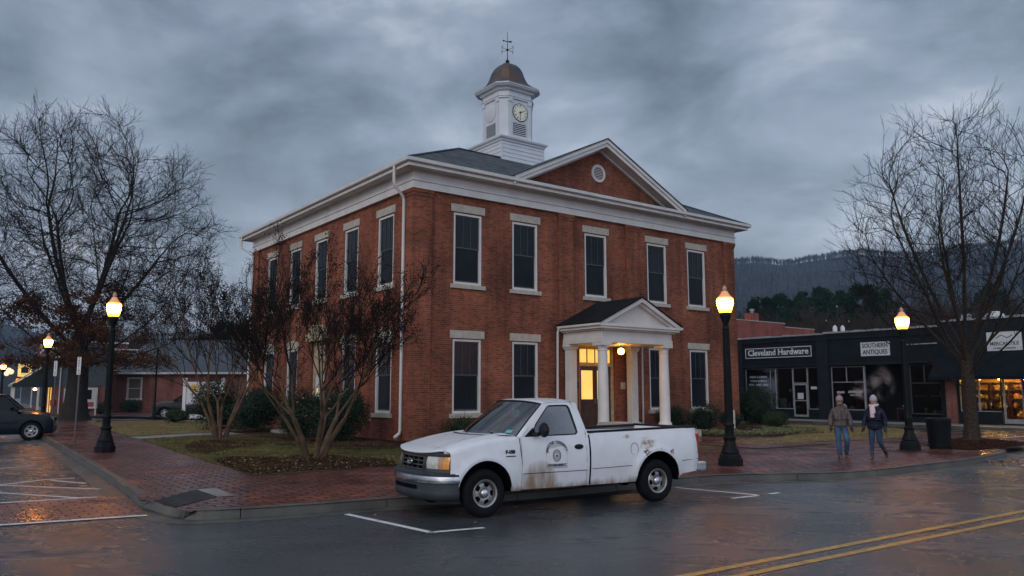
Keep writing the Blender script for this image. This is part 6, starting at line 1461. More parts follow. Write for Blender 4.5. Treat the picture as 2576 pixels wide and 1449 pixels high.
sbox(A3, 'counter', 'door_wood', (12.1, 13.9, 1.0, 1.5, Zb, .98), (15.5, 17.6, .9, 1.5, Zb, 1.0)); goods(A3, 12.1, 13.9, .98, 8, ['cream', 'void2', 'sign_white', 'leaf_olive'], rnd, 1.0, 1.4); goods(A3, 15.5, 17.6, 1.0, 6, ['cream', 'void2', 'amber_pale'], rnd, 1.0, 1.4)
m = MB(); m.lathe([(.55, 5.62), (.55, 5.75), (.48, 6.05), (.25, 6.22), (.02, 6.25)], 16, (13.2, 2.5, .35)); m.build('roof_skylight', 'sign_white', A3, smooth=60); sbox(A3, 'roof_unit', 'alu', (11.9, 12.3, 1.2, 1.6, 5.7, 6.45)); sbox(A3, 'roof_unit', 'alu', (15.0, 16.2, 2.0, 3.2, 5.7, 6.6))
# red brick building behind the row, utility pole
RB = empty('brick_building', P0, ANG, 'low red brick building rising behind the dark hardware shop', 'building')
m = MB(); m.box(36, 53, 20.2, 34, 0, 8.5); m.box(53, 58, 20.2, 34, 0, 8.15); m.build('wall', 'brick_red', RB); sbox(RB, 'coping', 'stone', (35.95, 53.05, 20.15, 20.6, 8.5, 8.57)); sbox(RB, 'coping', 'stone', (53.06, 58.05, 20.15, 20.6, 8.15, 8.22)); ch = sbox(RB, 'chimney', 'brick_red', (48.4, 49.3, 20.5, 21.4, 8.4, 9.35)); m = MB(); m.lathe([(.14, 9.35), (.14, 9.6), (.3, 9.62), (.12, 9.75)], 12, (48.85, 20.9, 0)); m.build('flue_cap', 'alu', ch)
q_ = W(2112, 900, 72); UP = empty('utility_pole', (q_.x, q_.y, 0), .3, 'wooden utility pole with two grey transformer cans behind the shops', 'utility pole')
m = MB(); m.tube([(0, 0, 0), (0, 0, 9.6)], [.16, .11], 8); m.build('pole', 'bark_dark', UP); m = MB(); m.box(-1.3, 1.3, -.06, .06, 8.15, 8.28); m.box(-.9, .9, -.05, .05, 9.2, 9.3); m.build('crossarm', 'bark_dark', UP)
for s_ in (-.42, .42): m = MB(); m.lathe([(.18, 6.9), (.2, 6.95), (.2, 7.75), (.15, 7.82), (.05, 7.95)], 14, (s_, -.1, 0)); m.build('transformer', 'sign_white', UP, smooth=40)
m = MB(); m.tube([(-1.25, 0, 8.3), (-1.25, 0, 8.42)], .05, 6); m.tube([(1.25, 0, 8.3), (1.25, 0, 8.42)], .05, 6); m.tube([(0, 0, 9.6), (0, 0, 9.75)], .05, 6); m.build('insulator', 'stone', UP)
# ---------------------------------------------------------------- buildings to the left
def XatY(px_, Y): return W(px_, 985, Y).x
def ZatY(py, Y): return CAM_H+(985-py)/F_PX*Y/1.0085
Yb = 72.0; x0, x1 = XatY(292, Yb), XatY(800, Yb)
LB = empty('long_brick_building', (x0, Yb, 0), R(-2), 'long single storey red brick building with a big grey roof, behind the parking lot', 'building')
Lx = x1-x0; m = MB(); hw = [(XatY(322, Yb)-x0, XatY(356, Yb)-x0, 1.38, 3.12)]; wall_cells(m, 0, Lx, 0, 3.62, hw, 0, .18, 'x'); m.box(-.0, .2, .01, 13, 0, 3.62); m.box(Lx-.2, Lx, .01, 13, 0, 3.62); m.build('wall', 'brick_far', LB, fix=False)
m = MB(); m.add([(-.4, -.5, 3.62), (Lx+.4, -.5, 3.62), (Lx+.4, 6.5, 7.0), (-.4, 6.5, 7.0), (-.4, 13.5, 3.62), (Lx+.4, 13.5, 3.62)], [(0, 1, 2, 3), (3, 2, 5, 4), (0, 3, 4), (1, 5, 2)]); m.build('roof', 'roof_far', LB)
sbox(LB, 'fascia', 'trim', (-.4, Lx+.4, -.56, -.51, 3.50, 3.68))
a_, b_ = hw[0][:2]; m = MB(); m.box(a_-.10, a_+.06, -.05, .05, 1.28, 3.22); m.box(b_-.06, b_+.10, -.05, .05, 1.28, 3.22); m.box(a_+.06, b_-.06, -.05, .05, 3.08, 3.22); m.box(a_-.15, b_+.15, -.09, .05, 1.18, 1.36); m.box(a_+.06, b_-.06, .0, .06, 2.20, 2.28); wn = m.build('window', 'trim', LB); MB().box(a_, b_, .07, .08, 1.36, 3.1).build('pane', plain('blind', (.16, .14, .10), .5, var=.3, scale=4), wn)
for k in range(4): zq = ZatY(949+k*0, Yb); 
m = MB(); m.box(-1.4, .0, -.9, .3, 0, 3.75); m.prism([(-1.4, 3.75), (.0, 3.75), (-.15, 4.3), (-.8, 4.5)], -.9, .3); m.build('brick_wing', 'brick_far', LB); sbox(LB, 'wing_eave', 'trim', (-.75, .45, -1.0, .35, 3.78, 3.88)); sbox(LB, 'downspout', 'trim', (-.30, -.20, -1.0, -.91, .2, 3.0))
m = MB(); m.box(-1.4, -1.1, -1.05, -.9, 1.4, 2.0); m.build('meter_box', 'alu', LB)
shrub('low_shrub', (XatY(332, 69), 69.2), (1.1, .8, .62), 'low dark shrub under the window of the long brick building', 'leaf_green', 1500, .07, 31, base=.1)
for k, (pp, r_) in enumerate(((205, .8), (258, .7))): shrub('low_shrub', (XatY(pp, 64.5), 64.8), (r_, .6, .5), ('low dark shrub beside the big oak trunk', 'low dark shrub right of the small white yard sign')[k], 'leaf_green', 900, .07, 33+k, base=.1)
Yc = 66.0; cx0, cx1 = XatY(133, Yc), XatY(268, Yc); CB = empty('corner_shop', (cx0, Yc, 0), math.atan2(.567, .824), 'grey sided corner shop with red brick base and a green awning, behind the oak', 'building'); Cw = 3.96
m = MB(); m.box(0, Cw, 0, 9, 0, 2.42); m.build('wall', 'brick_far', CB); m = MB(); m.prism([(-.05, 2.42), (Cw+.05, 2.42), (Cw+.05, 5.6), (2.2, 6.3), (-.05, 5.0)], -.04, 9.0); m.build('siding', 'siding_grey', CB)
m = MB(); m.add([(-.6, -.35, 4.62), (1.5, -.35, 5.32), (1.5, -.2, 5.32), (-.6, -.2, 4.62), (-.6, -.35, 4.45), (1.5, -.35, 5.15)], [(0, 1, 2, 3), (4, 5, 1, 0)]); m.build('rake_board', 'trim', CB)
wx0, wx1 = 1.80, 3.32; m = MB(); m.box(wx0, wx1, -.06, -.002, .55, 2.28); wn = m.build('picture_window', 'trim', CB); sbox(CB, 'pane', 'pane', (wx0+.1, (wx0+wx1)/2-.12, -.07, -.062, 1.02, 2.1), ((wx0+wx1)/2-.06, wx1-.45, -.07, -.062, 1.02, 2.1), parent=wn); sbox(CB, 'blind_panel', 'stone', (wx0+.08, wx1-.40, -.068, -.061, .62, .9), parent=wn)
sbox(CB, 'downspout', 'trim', (.42, .50, -.12, -.05, .1, 4.6), (wx0-1.0, wx0-.85, -.1, -.05, .4, 2.2))
dL = Vector((-.567, .824, 0)); nL = Vector((-.824, -.567, 0)); O = Vector((0, 0, 0))
def L3(t, o, z): return (-o, t, z)
m = MB(); m.add([L3(-.2, 0, 4.5), L3(7, 0, 4.5), L3(7, 2.9, 2.55), L3(-.2, 2.9, 2.55), L3(-.2, 2.9, 2.35), L3(7, 2.9, 2.35)], [(0, 1, 2, 3), (3, 2, 5, 4)]); m.build('awning', plain('awning_green', (.20, .23, .18), .6), CB); m = MB(); m.add([L3(-.21, 0, 4.46), L3(-.21, 2.88, 2.5), L3(-.21, 2.88, 2.3), L3(-.21, 0, 2.3)], [(0, 1, 2, 3)]); m.build('awning_end', plain('awning_dark_green', (.012, .025, .02), .6), CB)
m = MB(); m.add([L3(0, 0, 0), L3(8, 0, 0), L3(8, 0, 4.8), L3(0, 0, 4.8)], [(0, 1, 2, 3)]); m.build('shop_front', 'cream', CB, fix=False)
for (a_, b_, nm, mt_) in ((.9, 1.9, 'lit_doorway', 'lit_glass'), (3.0, 4.2, 'lit_window', 'lit_glass')): m = MB(); m.add([L3(a_, .03, .2), L3(b_, .03, .2), L3(b_, .03, 2.3), L3(a_, .03, 2.3)], [(0, 1, 2, 3)]); m.build(nm, emis('warm_doorway', (1, .55, .15), .8, .4, 1.5), CB, fix=False)
for t_ in (.4, 2.4, 4.8): m = MB(); m.tube([L3(t_, 2.7, .1), L3(t_, 2.7, 2.4)], .07, 6); m.build('awning_post', 'trim', CB)
m = MB(); m.blob(L3(1.4, 1.2, 2.15), (.14, .14, .10), 8, 6); m.build('porch_lamp', emis('awning_lamp', (1, .55, .14), 18), CB, smooth=180)
RO = Vector((cx0, Yc, 0))
def rowb(name, t0, t1, h, mat, label, extra=None):
    t = empty(name, RO+dL*t0, math.atan2(dL.y, dL.x), label, 'building'); L_ = t1-t0      # x along the street, +y to its left (the street side)
    m = MB(); m.box(0, L_-.05, -8, -.2, 0, h); m.build('wall', mat, t); sbox(t, 'coping', 'trim', (-.1, L_, -8.1, -.05, h, h+.14)); m = MB(); m.box(.5, L_-.6, -.2, -.14, .5, 2.6); m.build('shop_window', 'pane', t); sbox(t, 'frame', 'trim', (.4, .5, -.2, -.1, .2, 2.7), (L_-.6, L_-.5, -.2, -.1, .2, 2.7), (.5, L_-.6, -.2, -.1, 2.6, 2.7)); return t
B1 = rowb('tan_shop', 8.5, 17, 5.9, plain('tan_wall', (.20, .165, .12), .8), 'tan walled shop beyond the green awning'); B2 = rowb('maroon_shop', 17.1, 27, 7.0, plain('maroon_wall', (.12, .035, .035), .8), 'tall maroon shop with a pale corner strip beyond the tan one'); sbox(B2, 'corner_strip', 'trim', (-.08, .3, -.18, -.02, 0, 7.0))
B3 = rowb('grey_shop', 27.2, 48, 5.0, plain('grey_wall', (.13, .13, .13), .8), 'low grey shop with lit hanging signs at the far left')
m = MB(); m.box(.6, .75, .0, 1.3, 3.6, 5.0); m.build('hanging_sign', emis('yellow_sign', (1, .62, .20), .75, .5, 3), B3); m = MB(); m.box(.55, .6, .3, 1.0, 4.0, 4.6); m.build('sign_mark', 'ink', B3)
for k in range(3): m = MB(); m.blob((9+6*k, 1.6, 4.3+.3*(k % 2)), (.32, .32, .32), 10, 8); m.build('globe_light', emis('globe_far', (1, .62, .35), 1.3), B3, smooth=180)
m = MB(); m.box(16, 19, -.1, .6, 2.8, 3.6); m.build('lit_sign', emis('orange_sign', (1, .38, .06), .9), B3)
m = MB(); m.box(-.55, .55, -.03, .03, .55, 1.25); RS = empty('yard_sign', (XatY(228, 61.8), 61.8, .1), .1, 'small white yard sign with a red mark in front of the corner shop', 'sign'); m.build('board', 'sign_white', RS); sbox(RS, 'post', 'sign_white', (.42, .50, -.08, -.03, 0, 1.75)); sbox(RS, 'red_mark', plain('sign_red', (.30, .03, .025), .5), (-.15, .30, -.04, -.031, .68, 1.05))
# monument sign on white posts
MS = empty('courthouse_sign', (XatY(513, 53.5), 53.5, .15), R(8), 'white framed notice board on two posts with a yellow seal, at the parking lot edge', 'sign')

for q_ in ((-1.33, -1.13), (1.13, 1.33)): sbox(MS, 'post', 'trim', (q_[0], q_[1], -.1, .1, 0, 2.62)); sbox(MS, 'post_cap', 'trim', (q_[0]-.04, q_[1]+.04, -.14, .14, 2.62, 2.70))
bb = sbox(MS, 'board', 'sign_white', (-1.12, 1.12, -.05, .05, .95, 2.45)); sbox(MS, 'base_panel', 'trim', (-1.12, 1.12, -.06, .06, .02, .30))
m = MB(); m.lathe([(.27, -.052), (.27, -.06), (.001, -.061)], 24, (-.62, 0, 2.02), 'y'); m.build('seal', plain('seal_yellow', (.55, .34, .06), .5), bb); m = MB(); serif_text(m, 'COUNTY', .22, .35, -.055, 2.25, 1.1, .003); serif_text(m, 'COURTHOUSE', .20, .35, -.055, 2.0, .95, .003)
for k, tx in enumerate(('PROBATE COURT', 'CLERK OF COURT', 'TAX OFFICE')): serif_text(m, tx, .15, 0, -.055, 1.62-.21*k, 1.25, .003)
m.build('lettering', 'ink', bb, uv=False)
def sign_post(p, h, label, txt, plate=(.14, .62)):
    t = empty('sign_post', p, R(-6), label, 'street sign', 'tall narrow plates on posts beside the left street'); m = MB(); m.tube([(0, 0, 0), (0, 0, h-.05)], .032, 6); m.build('post', 'galv', t)
    m = MB(); m.box(-plate[0]/2, plate[0]/2, -.05, -.035, h-plate[1], h); pp = m.build('plate', 'sign_white', t); m = MB()
    for k, ch_ in enumerate(txt): add_text(m, ch_, .088, Matrix.Translation((0, -.052, h-.05-k*(plate[1]-.03)/len(txt))) @ FACE_Y, .001, bold=.002)
    m.build('lettering', 'ink', pp, uv=False); return t
g1 = G(187, 1117, .14); sign_post(g1, 3.02, 'grey sign post with a narrow white plate, left of the near left lamp', 'PARKING')
g2 = G(129, 1091, .14); sp2 = sign_post(g2, 3.14, 'grey sign post with a narrow white plate, right of the parked dark car nose', 'PARKING', (.15, .66)); sbox(sp2, 'red_box', plain('box_red', (.20, .03, .02), .5), (-.10, .10, -.10, .04, 1.20, 1.45))
m = MB(); m.lathe([(.34, 0), (.34, .02), (.30, .03)], 20); o = m.build('manhole_cover', 'galv', None, loc=(*G(134, 1089, .14)[:2], .141)); tag(o, 'round flat iron cover in the brick sidewalk beside the far sign post', 'manhole cover')
BP = empty('black_post', (XatY(391, 56.3), 56.3, .05), 0, 'thin black pole standing by the parking lot near the dark parked truck', 'pole'); m = MB(); m.tube([(0, 0, .4), (0, 0, 4.75)], [.075, .06], 10); m.tube([(0, 0, 4.75), (0, 0, 4.95)], [.10, .04], 10); m.build('shaft', 'metal_black', BP); m = MB(); m.lathe([(.24, 0), (.24, .12), (.14, .22), (.11, .5), (.08, .55)], 12); m.build('base', 'metal_black', BP, smooth=40)
# ---------------------------------------------------------------- cars
def make_car(name, loc, heading, label, paint, L=4.7, wb=2.75, fo=.88, W2=.92, roof=1.78, hood=1.08, belt=1.16, rearx=None, kind_='suv', wr=.36, group=None, A0x=-.55, A1x=-1.28):
    t = empty(name, loc, heading, label, 'car', group); AR0 = wr+.055; ra = -wb; back = fo-L; zc = wr+.02
    def yf(x, z):
        a = max(0, (x-(fo-.35))/.35); b = max(0, ((back+.35)-x)/.35); base = W2*(1-.10*a**2-.07*b**2); return base-(.05*((.55-z)/.3)**2 if z < .55 else 0)-(.10*max(0, (z-.85)/.4)**1.6)
    def zh(x): return hood-.16*max(0, (x+.1)/(fo+.1))**2 if x > -.55 else belt+.02
    def up(x):
        if x > -.62: return zh(x)-.06-(.12*max(0, (x-fo+.18)/.18)**2)
        return belt-.0
    b = MB()
    for s in (1, -1):
        xs = sorted(set([fo-.005]+xsamp(back+.005, fo-.005, 0, AR0)+xsamp(back+.005, fo-.005, ra, AR0)))
        def zl(x):
            for cx in (0, ra):
                if abs(x-cx) < AR0: return max(.26, zc+math.sqrt(max(0, AR0**2-(x-cx)**2)))
            return .27
        columns(b, xs, zl, up, yf, 9, s)
        b.grid(lambda u, v, s=s: (-.62+(fo+.60)*u, s*(yf(-.62+(fo+.60)*u, up(-.62+(fo+.60)*u))*(1-v)), up(-.62+(fo+.60)*u)+.09*math.sin(v*math.pi/2)**.8), 16, 8)
    def face(x, bulge): b.grid(lambda u, v: (x+bulge*(1-(2*u-1)**2)*.07, (2*u-1)*yf(x, .3+.0+(up(x)-.3)*v), .27+(up(x)-.27)*v), 10, 6)
    face(fo-.005, 1); face(back+.005, -1)
    b.build('body', paint, t, smooth=38)
    # cabin: sills, pillars and roof around dark glass
    A0 = (A0x, belt); A1_ = (A1x, roof-.09); C0 = (back+.10, belt) if kind_ == 'suv' else (back+.75, belt); C1 = (back+.42, roof-.08) if kind_ == 'suv' else (back+1.45, roof-.10)
    yb = yf(-1.5, belt); yt = yb-.16
    def side(px_, pz_): f = (pz_-belt)/(roof-.09-belt); return yb+(yt-yb)*f
    g = MB(); 
    for s in (1, -1):
        P = [A0, A1_, (-1.7, roof-.05), (C1[0]+.1, roof-.05), C1, C0]; g.add([(x, s*(side(x, z)-.01), z) for x, z in P], [tuple(range(len(P)))])
    g.add([(A0[0]+.0, yb-.04, belt), (A0[0], -yb+.04, belt), (A1_[0], -yt, A1_[1]), (A1_[0], yt, A1_[1])], [(0, 1, 2, 3)]); g.add([(C0[0], yb-.02, belt), (C0[0], -yb+.02, belt), (C1[0], -yt, C1[1]), (C1[0], yt, C1[1])], [(0, 1, 2, 3)]); g.build('window_glass', 'pane', t)
    r = MB(); r.grid(lambda u, v: (A1_[0]+.03+(C1[0]-A1_[0]-.06)*u, (2*v-1)*(yt+.01), roof-.085+.085*(1-abs(2*v-1)**2.6)*min(1, 1)-.03*abs(2*u-1)**3), 14, 12); r.build('roof', paint, t, smooth=60)
    r = MB()
    for s in (1, -1):
        for (a_, b_) in ((A0, A1_), (C0, C1)): r.tube([(a_[0], s*(side(*a_)-.005), a_[1]), (b_[0], s*(side(*b_)+.0), b_[1]+.02)], .035, 6)
        mid = (A1_[0]+C1[0])/2
        for xx in (mid+.2, mid-.75): r.box(xx-.035, xx+.035, s*(yt-.0), s*(yb+.004), belt, roof-.07)
        r.tube([(A1_[0], s*(yt+.0), roof-.08), (C1[0], s*yt, roof-.08)], .03, 6)
    r.build('pillar', paint, t, smooth=50)
    r = MB(); r.tube([(-.62, s_ := yb+.06, belt+.02), (-.68, yb+.10, belt+.06)], .03, 6)
    for s in (1, -1): r.blob((-.72, s*(yb+.12), belt+.10), (.07, .11, .075), 10, 7)
    r.build('wing_mirror', paint, t, smooth=60)
    for s in (1, -1):
        m = MB(); m.grid(lambda u, v, s=s: (fo+.012-.10*u*u*1.5+.07*(1-(1-.30*u-0)**2)*0, s*(W2*.60+W2*.29*u), hood-.34+.15*v), 5, 3); m.build('headlight', 'headlamp', t, smooth=60)
        m = MB(); m.box(back-.01, back+.08, s*(W2-.20), s*(W2-.075), .82, 1.05); m.build('tail_light', 'redlens', t)
    m = MB(); m.box(fo-.02, fo+.08, -W2*.50, W2*.50, hood-.36, hood-.20); m.build('grille', 'rubber', t, bevel=.02); m = MB(); m.box(fo-.06, fo+.10, -W2*.80, W2*.80, .32, .58); m.build('front_bumper', 'bumper_grey', t, bevel=.06); m = MB(); m.box(back-.09, back+.08, -W2*.84, W2*.84, .34, .60); m.build('rear_bumper', 'bumper_grey', t, bevel=.06)
    m = MB(); m.box(back+.2, fo-.2, -W2*.62, W2*.62, .22, .55); 
    m.build('underbody', 'void', t); m = MB()
    for s in (1, -1):
        m.tube([(.0-.45, s*(yf(-.5, .7)+.004), .70), (ra+.45, s*(yf(-.5, .7)+.004), .70)], .012, 4)
        for xx in (-.60, -1.60, -2.55): m.tube([(xx, s*(yf(xx, .4)+.002), .36), (xx, s*(yf(xx, .8)+.002), .8), (xx, s*(yf(xx, belt)+.002), belt)], .006, 4)
    m.build('door_seam', 'void', t)
    for cx in (0, ra):
        for s in (1, -1): 
            m = MB(); m.lathe([(AR0+.03, s*W2*.60), (.02, s*W2*.60)], 16, (cx, 0, zc), 'y'); m.f = m.f[:16]; m.m = m.m[:16]; m.build('wheel_well', 'void', t, fix=False)
            wheel(t, cx, s*(W2-.12), s, r=wr, wd=.22, rim=wr*.66, dull='alu', yaw=cx)
    return t
hd = math.atan2(.62, .785)
_c = W(69, 1070, 32.6); make_car('parked_car', Vector((_c.x-.2, 33.3, 0)), R(28), 'dark teal car nosed up to the kerb at the left edge', 'paint_teal', roof=1.86, hood=1.10, belt=1.22, fo=.76, A0x=-.40, A1x=-1.0)
make_car('parked_car', Vector((-28.8, 45.2, 0)), hd, 'silver car roof showing behind the dark teal car', 'paint_silver', roof=1.80)
make_car('parked_truck', Vector((XatY(427, 59.3), 59.3, 0)), R(180+6), 'dark sport utility truck parked facing left behind the notice board', 'paint_black', L=5.2, wb=3.05, roof=1.88, hood=1.22, belt=1.28, wr=.40)
# ---------------------------------------------------------------- litter bin
LBn = empty('litter_bin', G(2365, 1129, .14), ANG, 'black slatted metal litter bin between the lamp post and the street tree', 'litter bin')
m = MB(); m.lathe([(.30, 0), (.30, .06), (.26, .08)], 24); m.lathe([(.35, .88), (.37, .90), (.37, .95), (.34, .97), (.24, .985), (.22, .95)], 28); m.lathe([(.325, .10), (.335, .12), (.325, .14)], 24); m.build('frame', 'metal_black', LBn, smooth=40)
m = MB()
for k in range(32): a = 2*math.pi*k/32; c_a, s_a = math.cos(a), math.sin(a); m.add([(.31*c_a-.022*s_a, .31*s_a+.022*c_a, .06), (.31*c_a+.022*s_a, .31*s_a-.022*c_a, .06), (.355*c_a+.024*s_a, .355*s_a-.024*c_a, .90), (.355*c_a-.024*s_a, .355*s_a+.024*c_a, .90)], [(0, 1, 2, 3)])
o = m.build('slats', 'metal_black', LBn, fix=False); o.modifiers.new('t', 'SOLIDIFY').thickness = .008; MB().lathe([(.27, .05), (.30, .88)], 20).build('liner', 'void', LBn, smooth=60)
# ---------------------------------------------------------------- woods and hill
def pine_mesh(seed):
    rnd = random.Random(seed); H_ = rnd.uniform(15, 18); t = MB(); t.tube([(0, 0, 0), (rnd.uniform(-.3, .3), rnd.uniform(-.3, .3), H_*.5), (rnd.uniform(-.4, .4), 0, H_*.93)], [.26, .19, .07], 7); c = MB()
    for k in range(26):
        z = H_*(.50+.5*(k/26)); rr = (1.0-((z/H_-.62)/.42)**2)*H_*.20+.4; az = rnd.uniform(0, 6.28); tip = Vector((math.cos(az)*rr, math.sin(az)*rr, z+rr*.30)); t.tube([(0, 0, z-.3), tip*.55+Vector((0, 0, z*.42)), tip], [.07, .05, .02], 4)
        for q in range(5):
            cc = Vector((tip.x*rnd.uniform(.45, 1.05), tip.y*rnd.uniform(.45, 1.05), tip.z+rnd.uniform(-.5, .5)))
            for j in range(48):
                d = rndunit(rnd); p = cc+Vector((d.x*.95, d.y*.95, d.z*.55))*rnd.uniform(.5, 1); leafquad(c, p, rnd.uniform(.14, .30), rnd)
    return t, c
def bare_mesh(seed, H_=13):
    rnd = random.Random(seed); a, b = MB(), MB(); cfg = [dict(n=6, sides=6, taper=.3, kids=7, start=.25, ang=(20, 45), lr=.48, rr=.45, wig=.09, up=.06, split=1, lift=.2), dict(n=4, sides=3, taper=.5, kids=6, start=.2, ang=(25, 50), lr=.55, rr=.6, wig=.14, up=.05), dict(n=3, sides=3, taper=.6, kids=5, start=.2, ang=(25, 55), lr=.58, rr=.6, wig=.18, up=.03, tmin=3.5), dict(n=2, sides=3, taper=.7, kids=0, start=.2, ang=(25, 55), lr=.6, rr=.7, wig=.25, up=.02, tmin=4)]
    a.tube([(0, 0, 0), (0, 0, H_*.3)], [.24, .17], 7, cap=False); tips = []
    for k in range(5): az = k*2.4+rnd.random(); el = R(rnd.uniform(50, 82)); branch((a, b), Vector((0, 0, H_*rnd.uniform(.18, .32))), Vector((math.cos(az)*math.cos(el), math.sin(az)*math.cos(el), math.sin(el))), H_*.62, .13, 0, cfg, rnd, tips)
    return a, b
protos = {}
for k in range(3):
    t, c = pine_mesh(100+k); e_ = empty('pine_tree'); t.build('trunk', 'bark_dark', e_, uv=False); c.build('crown', 'needle', e_, fix=False, uv=False); protos['pine%d' % k] = e_
for k in range(4):
    a, b = bare_mesh(200+k); e_ = empty('bare_tree'); a.build('trunk', 'bark_dark', e_, fix=False, uv=False); b.build('crown', 'wood_twig', e_, fix=False, uv=False); protos['bare%d' % k] = e_
used = set(); rnd = random.Random(17)
for e_ in protos.values(): e_['hh'] = max(v.co.z for c in kids(e_) for v in c.data.vertices)
def place(kind_, k, px_, Y, h=None, top=None, label=None, group=None):
    key = kind_+str(k); src = protos[key]; q = W(px_, 985, Y)
    o = src if key not in used else copy_tree(src); used.add(key); o.location = (q.x, Y, -.1); o.rotation_euler.z = rnd.uniform(0, 6.28); s_ = h/src['hh']; o.scale = (s_*(.82 if kind_ == 'pine' else 1.1), s_*(.82 if kind_ == 'pine' else 1.1), s_); tag(o, label, 'tree', group)
def hfor(py, Y): return ZatY(py, Y)
ORD = ['first', 'second', 'fourth', 'fifth and fullest', 'third, lowest', 'sixth', 'seventh', 'eighth', 'last, rightmost']
PL = 'evergreen pine standing among bare trees behind the row of dark shops'; BL = 'bare woodland tree behind the row of dark shops'
for i, (pp, py, Y) in enumerate([(1924, 739, 108), (1970, 731, 122), (2036, 726, 128), (2072, 714, 112), (2002, 778, 96), (2119, 724, 135), (2184, 704, 118), (2225, 712, 126), (2520, 706, 124)]): place('pine', i % 3, pp, Y, hfor(py, Y), None, 'pine behind the dark shops, %s from the left of its row' % ORD[i], 'pines behind the shops')
for i in range(58):
    pp = 1850+760*((i*.618) % 1)+rnd.uniform(-12, 12); Y = rnd.uniform(84, 138); py = rnd.uniform(745, 805)-(34 if pp > 2280 else 0); place('bare', i % 4, pp, Y, hfor(py, Y), None, BL, 'bare trees behind the shops')
for i in range(20):
    pp = 180+600*((i*.618) % 1); Y = rnd.uniform(92, 125); place('bare', i % 4, pp, Y, hfor(rnd.uniform(775, 850), Y), None, 'bare tree showing over the roof of the long brick building', 'bare trees behind the long brick building')
for i, (pp, py, Y) in enumerate([(560, 800, 100), (505, 835, 108), (625, 790, 96)]): place('pine', i % 3, pp, Y, hfor(py, Y), None, 'dark evergreen behind the long brick building', 'evergreens behind the long brick building')
RID = [(-1500, 780), (-600, 795), (0, 812), (60, 832), (150, 850), (300, 856), (500, 846), (700, 810), (1000, 740), (1400, 690), (1700, 665), (1849, 660), (1915, 655), (1990, 662), (2081, 648), (2139, 638), (2196, 632), (2262, 640), (2353, 640), (2373, 630), (2468, 620), (2576, 612), (2900, 600), (3600, 640), (5000, 720)]
def ridge(px_):
    for (a, b), (c, d) in zip(RID, RID[1:]):
        if px_ <= c: t = max(0, (px_-a)/(c-a)); t = t*t*(3-2*t); return b+(d-b)*t
    return RID[-1][1]
def hillpt(px_, k):                 # k 0..1 from the foot to the crest, then behind
    dist = 170+900*k; q = W(px_, 985, dist); hmax = ZatY(ridge(px_), 980); kk = min(1, max(0, (k-.02)/.88)); prof = (kk**1.35); z = hmax*prof+mnoise.noise(Vector((q.x*.010, q.y*.010, 0)))*7*kk*(1-kk)*4-(.0 if k < .93 else 120*(k-.93)); return Vector((q.x, q.y, z-1.5*(1-kk)))
m = MB(); NU, NV = 170, 40; m.grid(lambda u, v: hillpt(-1400+5800*u, v*1.25), NU, NV); o = m.build('wooded_hill', 'hill', None, smooth=180, fix=False, uv=False); o['kind'] = 'structure'
m = MB(); rnd = random.Random(71)
for i in range(8200):
    px_ = rnd.uniform(1780, 2800) if i % 2 else rnd.uniform(-900, 1790); crest = rnd.random() < .45; k = rnd.uniform(.885, .925) if crest else rnd.uniform(.20, .9); p = hillpt(px_, k); H_ = rnd.uniform(6, 10); m.tube([p, p+Vector((rnd.uniform(-.4, .4), 0, H_*.55)), p+Vector((rnd.uniform(-.8, .8), 0, H_*.85))], [.26, .18, .06], 3, cap=False)
    for j in range(8): b0 = p+Vector((0, 0, H_*rnd.uniform(.35, .70))); az = rnd.uniform(0, 6.28); l_ = rnd.uniform(2.0, 3.6); m.tube([b0, b0+Vector((math.cos(az)*l_*.55, math.sin(az)*l_*.55, l_*.9))], [.12, .05], 3, cap=False)
o = m.build('hill_woods', 'far_twig', None, fix=False, uv=False); tag(o, 'leafless woods covering the far hill and its ridge', kind='stuff')
# ---------------------------------------------------------------- people (local: front is -Y)
def skin(name, J, E_, mat, parent, sub=2, root=None):
    ks = list(J); me = bpy.data.meshes.new(name); me.from_pydata([J[k][:3] for k in ks], [(ks.index(a), ks.index(b)) for a, b in E_], [])
    me.materials.append(M[mat] if isinstance(mat, str) else mat); o = bpy.data.objects.new(name, me); col.objects.link(o); o.parent = parent
    md = o.modifiers.new('skin', 'SKIN'); md.use_smooth_shade = True
    if not me.skin_vertices: return o
    sv = me.skin_vertices[0].data
    for i, k in enumerate(ks): r = J[k][3:]; sv[i].radius = (r[0], r[1] if len(r) > 1 else r[0]); sv[i].use_root = (k == (root or ks[0]))
    s_ = o.modifiers.new('sub', 'SUBSURF'); s_.levels = sub; s_.render_levels = sub
    return o
def glove(parent, wrist, down, side, name='glove'):
    m = MB(); w_ = Vector(wrist); d = Vector(down).normalized(); f_ = Vector((0, -1, 0)); f_ = (f_-d*f_.dot(d)).normalized(); n_ = d.cross(f_)
    m.tube([w_-d*.05, w_, w_+d*.04, w_+d*.09], [.040, .038, .044, .036], 10)
    for k, (off, L_, r) in enumerate(((-.030, .075, .0125), (-.010, .085, .013), (.011, .080, .0125), (.030, .062, .011))):
        b0 = w_+d*.085-f_*off; cur = n_*(-side*.02)+f_*0; p1 = b0+d*L_*.5+n_*(-side*.010); p2 = b0+d*L_*.92+n_*(-side*.034); m.tube([b0-d*.015, b0+d*L_*.25, p1, p2], [r*1.1, r*1.05, r, r*.7], 7)
    t0 = w_+d*.035+f_*.036; m.tube([t0, t0+d*.025+f_*.018, t0+d*.058+f_*.022-n_*side*.012], [.017, .015, .010], 7)
    return m.build(name, 'glove', parent, smooth=60)
